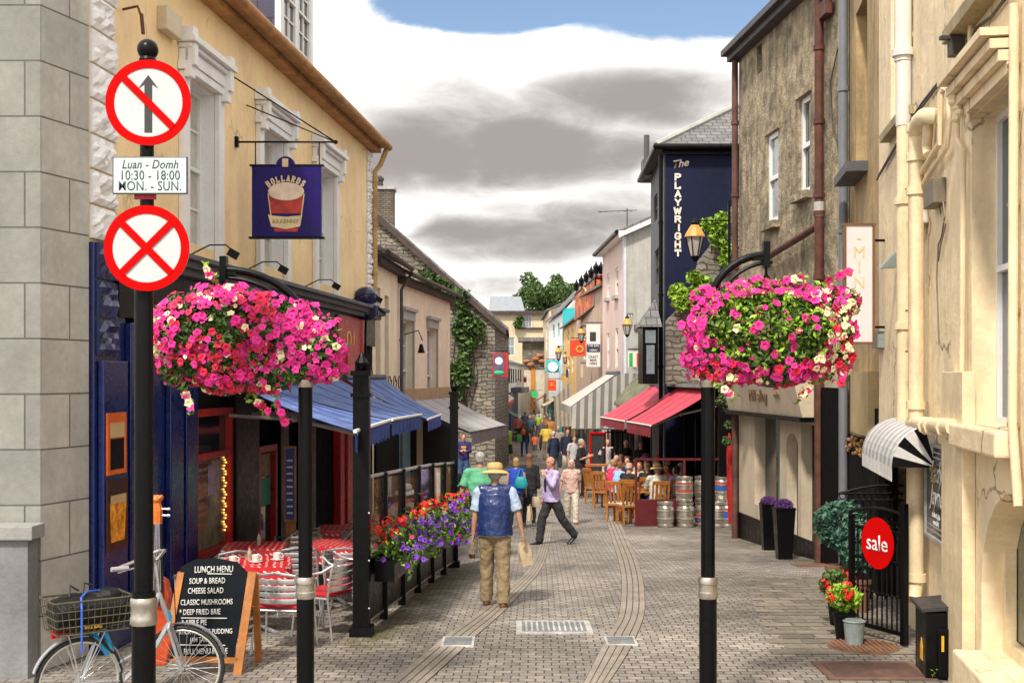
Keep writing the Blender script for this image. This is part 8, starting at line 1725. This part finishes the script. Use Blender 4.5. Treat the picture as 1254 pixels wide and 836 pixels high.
def bag_thing(label, name, hand, sz, mat, yaw=0, handles=True, tilt=0):
    """a carrier bag hanging from a hand (world position)"""
    t = thing(name, label, 'bag', hand); w_, d_, h_ = sz; c = Vector(hand); Mz_ = Matrix.Rotation(R(yaw), 3, 'Z') @ Matrix.Rotation(R(tilt), 3, 'Y'); rg_ = random.Random(int(abs(hand[0] * 991) + 3)); n = 5; m = MB(); rings = []
    for i in range(n + 1):
        k = i / n; z = -.03 - h_ * k; wob = .82 + .18 * math.sin(min(k * 2.2, 1) * math.pi / 2); th = d_ * (.25 + .75 * math.sin(min(k * 1.4, 1) * math.pi / 2)); rings.append([c + Mz_ @ Vector((sx_ * w_ / 2 * wob + rg_.uniform(-.006, .006), sy_ * th / 2 + rg_.uniform(-.006, .006), z)) for sx_, sy_ in ((-1, -1), (0, -1.15), (1, -1), (1, 1), (0, 1.15), (-1, 1))])
    vs = [p for r_ in rings for p in r_]; fs = [(i * 6 + k, i * 6 + (k + 1) % 6, (i + 1) * 6 + (k + 1) % 6, (i + 1) * 6 + k) for i in range(n) for k in range(6)] + [tuple(n * 6 + k for k in range(6))]; m.add(vs, fs); m.build('body', mat, t, smooth=True)
    if handles:
        m = MB()
        for sy_ in (-1, 1): m.tube([c + Mz_ @ Vector((-w_ * .25, sy_ * .01, -.04)), c + Mz_ @ Vector((-w_ * .12, 0, .02)), c + Mz_ @ Vector((w_ * .12, 0, .02)), c + Mz_ @ Vector((w_ * .25, sy_ * .01, -.04))], .004, 4)
        m.build('handle', mat, t)
    return t
# the hatted man walking away, nearest the camera
person('man in a straw hat, shiny navy waistcoat and khaki trousers walking away', 606, 15.0, -3, 1.74, M_LBS, 'short', (M_KHAKI, 'trousers'), M_BRSH, ('grey', 'short'), 'tan', 'stand', ('down', 'out'), ((10, 2), (-5, -9)), 1.16, .0075, hat=(M_STRAW, M_TAN), face=False, extra=hatman)
bag_thing('crumpled pale paper bag in the right hand of the straw hatted man', 'paper_bag', Vector((X(639, 15.1), 15.1, P(0, 660, 15.1).z)), (.15, .07, .30), M_BAGP, 30, False, -12)
def tie(root, J, pel, up, hd, sh_c, hp):
    m = MB(); a = sh_c + Vector((0, .105, .025)); b = pel + up * .17 + Vector((0, .150, 0)); c2 = pel + up * .33 + Vector((0, .150, 0)); m.loft([(a, Vector((.022, 0, 0)), Vector((0, .010, 0))), (a - Vector((0, -.02, .05)), Vector((.018, 0, 0)), Vector((0, .008, 0))), (c2, Vector((.032, 0, 0)), Vector((0, .008, 0))), (b, Vector((.036, 0, 0)), Vector((0, .008, 0))), (b - Vector((0, 0, .03)), Vector((.01, 0, 0)), Vector((0, .005, 0)))]); m.build('tie', cloth('dark_purple', (.035, .015, .07)), root)
    K = MB(); K.tube([sh_c + Vector((-.045, .05, .05)), sh_c + Vector((-.06, .0, .065)), sh_c + Vector((0, -.055, .07)), sh_c + Vector((.06, 0, .065)), sh_c + Vector((.045, .05, .05))], .016, 6); K.build('collar', M_LAV, root)
    K = MB(); seg(K, [pel + up * .055, pel + up * .085], [(.182, .142), (.180, .140)]); K.build('belt', M_BLS, root)
person('balding man in a lavender shirt and dark tie striding with a hand at his mouth', 676, 24.0, 118, 1.76, M_LAV, 'long', (M_CHAR, 'trousers'), M_BLS, ('brown', 'bald'), 'ruddy', 'walk', ('mouth', 'down'), ((-24, -40), (22, 8)), 1.12, .009, headyaw=12, extra=tie)
M_DUSTY = cloth('dusty_pink', (.60, .40, .34)); M_CRT = cloth('cream', (.62, .54, .46))
person('elderly woman in a dusty pink top and cream trousers walking to the camera', 700, 29.4, 176, 1.56, M_DUSTY, 'short', (M_CRT, 'trousers'), M_BRSH, ('white', 'bob'), 'ruddy', 'step', ('back', 'out'), None, 1.08, .011, female=True)
person('man in a mint green T-shirt walking away near the flower boxes', 588, 21.0, 8, 1.84, M_MINT, 'short', (cloth('stone', (.35, .30, .24)), 'trousers'), M_BRSH, ('grey', 'short'), 'ruddy', 'step', ('out', 'down'), None, 1.22, .012, face=False)
M_ROYAL = cloth('royal_blue', (.015, .06, .42)); M_TEALB = mk('teal_leather', (.01, .30, .34), .5, var=.2, bump=.4)
def tealbag(root, J, pel, up, hd, sh_c, hp):
    m = MB(); c = pel + up * .23 + Vector((.12, -.17, 0)); m.loft([(c + Vector((0, 0, -.15)), Vector((.13, 0, 0)), Vector((0, .05, 0))), (c + Vector((0, 0, -.08)), Vector((.17, 0, 0)), Vector((0, .07, 0))), (c + Vector((0, 0, .08)), Vector((.13, 0, 0)), Vector((0, .045, 0))), (c + Vector((0, 0, .13)), Vector((.09, 0, 0)), Vector((0, .02, 0)))]); o = m.build('shoulder_bag', M_TEALB, root, smooth=True)
    m = MB(); m.tube([c + Vector((-.09, 0, .11)), sh_c + Vector((.10, -.09, .05)), sh_c + Vector((.13, -.02, .075)), c + Vector((.09, .03, .11))], .010, 5); m.build('strap', M_TEALB, o)
person('woman in a royal blue top with a teal shoulder bag walking away', 632, 28.0, 0, 1.62, M_ROYAL, 'none', (cloth('dark_navy', (.02, .025, .05)), 'slim'), mk('white_trainer', (.6, .6, .6), .6), ('blonde', 'bob'), 'ruddy', 'step', ('down', 'down'), ((6, 0), (-6, -12)), 1.1, .012, female=True, face=False, extra=tealbag)
M_BLK = cloth('black', (.014, .013, .015)); M_NAVYC = cloth('navy', (.012, .02, .055))
person('woman in a long black cardigan and grey trousers walking away', 648, 28.7, 0, 1.70, M_BLK, 'long', (cloth('dark_grey', (.05, .05, .05)), 'slim'), mk('grey_trainer', (.25, .25, .26), .6), ('ginger', 'long'), 'pale', 'stand', ('down', 'down'), ((5, 0), (-4, -8)), 1.1, .012, female=True, face=False, skirt=(M_BLK, .42))
bag_thing('brown paper carrier bag hanging between the teal bag woman and the black cardigan woman', 'carrier_bag', Vector((X(649, 27.8), 27.8, P(0, 618, 27.8).z)), (.16, .08, .32), M_BAGP, 70)
bag_thing('small beige carrier bag held by the woman in the black cardigan', 'carrier_bag', Vector((X(656, 28.5), 28.5, P(0, 606, 28.5).z)), (.18, .09, .24), mk('beige_bag', (.42, .32, .22), .7), 0)
def crest(root, J, pel, up, hd, sh_c, hp):
    o = None
    K = MB(); c = pel + up * .36 + Vector((0, .148, 0)); K.box(c, (.17, .012, .07)); K.box(c - Vector((.01, 0, .09)), (.10, .012, .05)); K.build('chest_print', mk('gold_print', (.65, .38, .03), .6), root)
person('man in a navy sweatshirt with gold lettering facing the camera by the stone wall', 568, 43.0, 180, 1.74, cloth('purple_navy', (.03, .02, .12)), 'long', (cloth('denim', (.05, .10, .25)), 'trousers'), M_BLS, ('brown', 'short'), 'ruddy', 'stand', ('hold', 'hold'), None, 1.15, .016, extra=crest)
M_HIVIS = mk('hi_vis_lime', (.27, .40, .04), .6, var=.15)
def hivis(root, J, pel, up, hd, sh_c, hp): vest(M_HIVIS)(root, J, pel, up, hd, sh_c, hp)
person('worker in a lime hi-vis vest and dark shorts half hidden by the grey awning', 622, 54.0, 40, 1.75, M_HIVIS, 'short', (cloth('dark_green', (.02, .05, .045)), 'shorts'), M_BLS, ('brown', 'short'), 'tan', 'step', ('fwd', 'fwd'), None, 1.12, .02, face=False)
t = thing('street_cart', 'dark green cleaning cart pushed by the hi-vis worker', 'cart', gp2(610, 52)); g0 = gp2(610, 52); m = MB()
for dx in (-.2, .2): m.lathe([(.16, -.02), (.16, .02)], g0 + Vector((dx, 0, .16)), 16, M=Matrix.Rotation(R(90), 3, 'Y'))
m.build('wheel', M_TYRE, t); m = MB(); m.box(g0 + Vector((0, 0, .55)), (.42, .5, .6)); m.build('bin', mk('dark_green_plastic', (.01, .14, .10), .4), t, bevel=.05); m = MB(); m.tube([g0 + Vector((.2, .2, .8)), g0 + Vector((.35, .5, 1.0)), g0 + Vector((-.1, .6, 1.0)), g0 + Vector((-.2, .2, .8))], .02, 6); m.build('handle', M_IRON, t)
def backpack(mt):
    def f(root, J, pel, up, hd, sh_c, hp): K = MB(); K.ell(pel + up * .30 + Vector((-.06, -.16, 0)), (.12, .09, .18)); K.build('shoulder_bag', mt, root, smooth=True)
    return f
person('woman in a dark top and jeans with an orange shoulder bag walking away', 642, 60.0, 4, 1.72, M_BLK, 'short', (cloth('jeans', (.02, .05, .22)), 'slim'), M_BLS, ('brown', 'bob'), 'tan', 'step', ('side_out', 'out'), None, 1.0, .02, female=True, face=False, extra=backpack(mk('orange_brown_bag', (.50, .14, .04), .6)))
bag_thing('bright green carrier bag held by the woman in jeans', 'carrier_bag', Vector((X(635, 59.8), 59.8, P(0, 531, 59.8).z)), (.34, .12, .36), mk('green_plastic', (.06, .30, .05), .5), 0)
bag_thing('dark carrier bag beside the bright green one', 'carrier_bag', Vector((X(630, 59.7), 59.7, P(0, 531, 59.7).z)), (.28, .10, .34), mk('dark_plastic', (.04, .05, .04), .5), 0)
M_ORC = cloth('orange', (.62, .13, .05))
person('small child in a bright orange T-shirt walking away', 655, 60.0, 0, 1.12, M_ORC, 'short', (cloth('grey_shorts', (.10, .10, .10)), 'shorts'), M_BLS, ('brown', 'short'), 'tan', 'stand', ('down', 'down'), None, 1.0, .02, face=False)
M_YC = cloth('yellow', (.60, .42, .06))
person('person in a bright yellow T-shirt and beige trousers walking away', 669, 57.0, -5, 1.72, M_YC, 'short', (cloth('beige', (.36, .29, .22)), 'trousers'), M_BRSH, ('ginger', 'bob'), 'tan', 'step', ('out', 'out'), None, 1.12, .02, face=False)
person('grey haired man in a navy jacket seen from the side', 678, 46.0, 40, 1.74, M_NAVYC, 'long', (cloth('mid_grey', (.16, .16, .17)), 'trousers'), M_BLS, ('grey', 'short'), 'ruddy', 'stand', ('pocket', 'pocket'), None, 1.2, .018, face=False, jacket=True)
person('man in a dark blazer and white shirt facing the camera under the blinds', 695, 47.0, 190, 1.78, cloth('midnight', (.012, .016, .04)), 'long', (M_CRT, 'trousers'), M_BRSH, ('brown', 'short'), 'ruddy', 'stand', ('pocket', 'pocket'), None, 1.15, .018, jacket=True)
person('man in a black polo shirt looking at the phone in his hands', 711, 37.6, 250, 1.78, M_BLK, 'short', (cloth('slate_jeans', (.10, .11, .13)), 'trousers'), M_BLS, ('grey', 'short'), 'ruddy', 'stand', ('phone', 'phone'), None, 1.2, .015, headyaw=-10)
person('woman with a dark cardigan over a pale floral dress near the awning', 744, 40.5, 185, 1.66, cloth('floral', (.55, .42, .42), var=.6, scale=22), 'short', None, M_BLS, ('blonde', 'bob'), 'ruddy', 'stand', ('down', 'hip'), None, 1.05, .018, female=True, skirt=(cloth('floral', (.55, .42, .42)), .6), extra=lambda root, J, pel, up, hd, sh_c, hp: [remesh((lambda K: (seg(K, [pel + Vector((sd_ * .14, -.01, 0)), pel + up * .3 + Vector((sd_ * .14, -.01, 0)), sh_c + Vector((sd_ * .12, 0, 0))], [(.07, .13), (.07, .14), (.07, .09)]), seg(K, list(J[(sd_, 'a')][:3]), [.07, .06, .045]), K)[-1])(MB()), .02, 'cardigan', M_BLK, root, 1) for sd_ in (-1, 1)])
person('standing man in a bright red zip top under the red awning', 812, 35.0, 120, 1.76, cloth('scarlet', (.62, .02, .02)), 'long', (M_BLK, 'trousers'), M_BLS, ('grey', 'short'), 'ruddy', 'stand', ('down', 'down'), None, 1.0, .018)
person('walker in a lime yellow top and dark trousers far down the street', 660, 88.0, 180, 1.70, M_HIVIS, 'short', (M_BLK, 'trousers'), M_BLS, ('brown', 'short'), 'tan', 'step', ('side_out', 'out'), None, 1.1, .03, face=False)
person('walker in a turquoise top and pale trousers far down the street', 628, 98.0, 0, 1.74, cloth('turquoise', (.01, .40, .40)), 'short', (cloth('pale_grey', (.5, .5, .52)), 'trousers'), M_BLS, ('brown', 'short'), 'tan', 'step', ('out', 'out'), None, 1.2, .03, face=False)
far = [(613, 108, (.5, .5, .5), 'grey haired walker in a pale grey top at the left far shopfront', 'grey'), (620, 112, (.45, .03, .03), 'far walker in a dull red top beside the left shopfront', 'brown'), (635, 116, (.02, .02, .06), 'far walker in a navy jacket, left one of the dark pair', 'grey'), (640.5, 114, (.03, .02, .03), 'far walker in a black jacket, right one of the dark pair', 'brown'), (646, 122, (.5, .42, .36), 'far walker in a beige top before the orange doorway', 'brown'), (654, 108, (.30, .28, .3), 'far walker in mid grey near the orange doorway', 'black'), (607, 100, (.04, .10, .04), 'far figure in dark green at the stone house corner', 'brown'), (651, 96, (.55, .45, .35), 'far walker in a cream top behind the lime one', 'blonde')]
for px, Y, col, lab, hr in far: person(lab, px, Y, rnd.uniform(-20, 20) + (180 if px % 2 > 1 else 0), rnd.uniform(1.62, 1.8), cloth('far_%d' % int(px * 2), col), 'long', (cloth('far_dark', (.04, .04, .05)), 'trousers'), M_BLS, (hr, 'short'), 'tan', 'step', ('out', 'down'), None, 1.15, .035, face=False)
for px, Y, col, lab in ((667, 76, (.20, .10, .04), 'person in a long brown coat at the right side shop'), (674, 70, (.36, .17, .04), 'person in a tan orange coat beside the right side shop')): person(lab, px, Y, 160, 1.78, cloth('coat_%d' % px, col), 'long', (cloth('coat_%d' % px, col), 'trousers'), M_BLS, ('brown', 'short'), 'tan', 'stand', ('down', 'down'), None, 1.25, .03, face=False, jacket=True, skirt=(cloth('coat_%d' % px, col), .4))
# seated on the right terrace
G = 'people seated on the right terrace'
M_PLAID = mk('pale_plaid_shirt', (.56, .54, .46), .85, var=.1, bump=.5, bscale=8, checks=(.07, (.25, .33, .25), .006))
J_ = cloth('jeans', (.02, .05, .22))
person('seated man in a straw hat and pale plaid shirt with his back to the camera', 806, 30.1, 10, 1.80, M_PLAID, 'long', (J_, 'trousers'), M_BRSH, ('grey', 'short'), 'ruddy', 'sit', ('table', 'table'), None, 1.25, .012, hat=(M_STRAW, M_TAN), face=False, group=G)
person('seated bald man in a black T-shirt on the nearest wooden chairs', 767, 30.5, -50, 1.84, M_BLK, 'short', (cloth('slate_jeans', (.10, .11, .13)), 'trousers'), M_BLS, ('grey', 'bald'), 'ruddy', 'sit', ('table', 'table'), None, 1.15, .013, headyaw=-15, group=G)
person('seated person in a light blue shirt left of the bald man in black', 756, 32.8, -60, 1.72, cloth('light_blue', (.30, .50, .75)), 'long', (J_, 'trousers'), M_BLS, ('ginger', 'short'), 'ruddy', 'sit', ('table', 'table'), None, 1.1, .015, group=G, face=False)
person('seated person in a hot pink top beside the light blue shirt', 748, 33.6, -60, 1.74, cloth('hot_pink', (.72, .03, .12)), 'long', (J_, 'trousers'), M_BLS, ('blonde', 'short'), 'ruddy', 'sit', ('table', 'table'), None, 1.1, .015, group=G, face=False)
person('seated dark haired woman in a pale blue top right of the straw hat', 831, 30.9, 30, 1.70, cloth('pale_blue', (.35, .45, .62)), 'short', (J_, 'trousers'), M_BLS, ('black', 'bob'), 'pale', 'sit', ('table', 'table'), None, 1.0, .013, female=True, headyaw=30, group=G)
person('seated child-sized person in pink behind the straw hatted man', 821, 32.0, 120, 1.68, cloth('candy_pink', (.75, .10, .28)), 'short', (J_, 'trousers'), M_BLS, ('brown', 'bob'), 'ruddy', 'sit', ('table', 'table'), None, 1.0, .015, female=True, group=G)
person('seated blonde person in a black top left of the straw hat', 792, 31.8, -20, 1.74, M_BLK, 'short', (J_, 'trousers'), M_BLS, ('blonde', 'bob'), 'ruddy', 'sit', ('table', 'table'), None, 1.1, .014, female=True, group=G, face=False)
person('seated fair haired man facing the camera behind the blonde person', 803, 34.2, 190, 1.76, cloth('charcoal_top', (.04, .04, .045)), 'long', (J_, 'trousers'), M_BLS, ('blonde', 'short'), 'ruddy', 'sit', ('table', 'table'), None, 1.1, .016, group=G)
person('seated person in a cream jumper facing the table behind the screen glass', 785, 32.6, 150, 1.72, M_CRT, 'long', (J_, 'trousers'), M_BLS, ('ginger', 'short'), 'ruddy', 'sit', ('table', 'table'), None, 1.1, .015, group=G)
person('seated person in a purple cap far back on the terrace', 789, 36.5, 200, 1.74, M_BLK, 'long', (J_, 'trousers'), M_BLS, ('brown', 'short'), 'ruddy', 'sit', ('table', 'table'), None, 1.1, .018, group=G, hat=(mk('purple_cap', (.25, .05, .28), .7), M_TAN))
person('standing dark haired woman in black, left one under the red awning', 766, 40.0, 185, 1.66, M_BLK, 'long', (M_BLK, 'trousers'), M_BLS, ('black', 'bob'), 'ruddy', 'stand', ('hold', 'hold'), None, 1.05, .018, female=True)
person('standing dark haired woman in black, right one under the red awning', 785, 39.0, 175, 1.64, M_BLK, 'long', (M_BLK, 'trousers'), M_BLS, ('black', 'bob'), 'ruddy', 'stand', ('hold', 'down'), None, 1.05, .018, female=True)
person('seated grey haired person in a dark top at the far end of the terrace', 770, 35.0, 150, 1.72, M_NAVYC, 'long', (J_, 'trousers'), M_BLS, ('grey', 'bald'), 'ruddy', 'sit', ('table', 'table'), None, 1.1, .017, group=G)
# left café guests and passers-by seen past the posts
person('seated dark haired person in black at the café edge beyond the second black post', 566, 26.0, 60, 1.70, M_BLK, 'short', (M_BLK, 'trousers'), M_BLS, ('black', 'bob'), 'tan', 'sit', ('table', 'table'), None, 1.0, .014, female=True)
person('seated person in a pale top and white cap behind the windbreak glass', 500, 18.4, 160, 1.72, M_CRT, 'short', (J_, 'trousers'), M_BLS, ('brown', 'short'), 'tan', 'sit', ('table', 'table'), None, 1.1, .014, hat=(mk('white_cap', (.6, .6, .6), .7), M_TAN))
for px, Y, rz, col, hr, lab in ((755, 36.0, 170, (.30, .32, .36), 'grey', 'seated grey haired person in a slate top at the far left of the terrace'), (778, 34.0, -30, (.42, .30, .22), 'brown', 'seated person in a tan top with back turned, middle of the terrace'), (797, 33.0, 60, (.10, .12, .2), 'ginger', 'seated ginger haired person in a dark blue top near the screen corner'),
        (815, 33.6, 200, (.25, .05, .06), 'black', 'seated black haired person in a wine red top facing the camera'), (838, 32.4, 90, (.35, .35, .33), 'grey', 'seated grey haired person in a stone coloured top behind the stacked kegs'), (762, 37.5, 160, (.5, .48, .42), 'blonde', 'seated blonde person in an off white top beside the serving counter')):
    person(lab, px, Y, rz, rnd.uniform(1.68, 1.8), cloth('seat_%d' % px, col), 'long', (J_, 'trousers'), M_BLS, (hr, 'short' if px % 2 else 'bob'), 'ruddy', 'sit', ('table', 'table'), None, 1.1, .017, group=G, headyaw=rnd.uniform(-25, 25))
for px, Y, rz, col, hr, lab in ((664, 66, 175, (.06, .06, .08), 'brown', 'walker in a charcoal top coming towards the camera beside the yellow T-shirt'), (684, 52, 160, (.30, .24, .2), 'grey', 'walker in a taupe top by the dark shopfront posts'), (703, 43.5, 200, (.45, .43, .42), 'brown', 'person in a pale grey top standing under the striped curtain'), (729, 43, 190, (.03, .03, .05), 'black', 'person in near black clothes beside the red framed board'),
        (634, 78, 0, (.4, .12, .1), 'blonde', 'walker in a brick red top beyond the woman in jeans'), (649, 74, 180, (.05, .1, .16), 'grey', 'walker in a steel blue top between child and lime walker'), (624, 86, 175, (.12, .12, .1), 'brown', 'walker in olive at the left far shops'), (617, 92, 0, (.35, .33, .3), 'blonde', 'walker in a light brown top close to the stone corner'), (643, 93, 0, (.2, .2, .24), 'black', 'walker in blue grey seen between the far pairs'), (669, 95, 180, (.1, .09, .08), 'brown', 'walker in dark brown at the right far shops'), (631, 104, 180, (.3, .1, .2), 'ginger', 'walker in plum near the dark pair'), (660, 102, 0, (.6, .58, .55), 'brown', 'walker in an off white shirt by the green oval sign')):
    person(lab, px, Y, rz, rnd.uniform(1.6, 1.8), cloth('w_%d' % px, col), 'short' if px % 2 else 'long', (cloth('far_dark', (.04, .04, .05)), 'trousers'), M_BLS, (hr, 'short' if px % 3 else 'bob'), 'tan', 'step', ('out', 'down'), None, 1.12, .022 if Y < 60 else .032, face=False)
# chairs for seated people that show no chair of their own
for px, Y, lab in ((831, 30.7, 'wooden chair under the dark haired woman in pale blue'), (821, 32.2, 'wooden chair under the person in pink'), (792, 31.5, 'wooden chair under the blonde person in black'), (785, 32.8, 'wooden chair under the person in the cream jumper'), (767, 30.6, 'wooden chair under the bald man in the black T-shirt'), (803, 34.4, 'wooden chair under the fair haired man facing the camera')): 
    wooden_chair(lab, gp2(px, Y), 0, False)
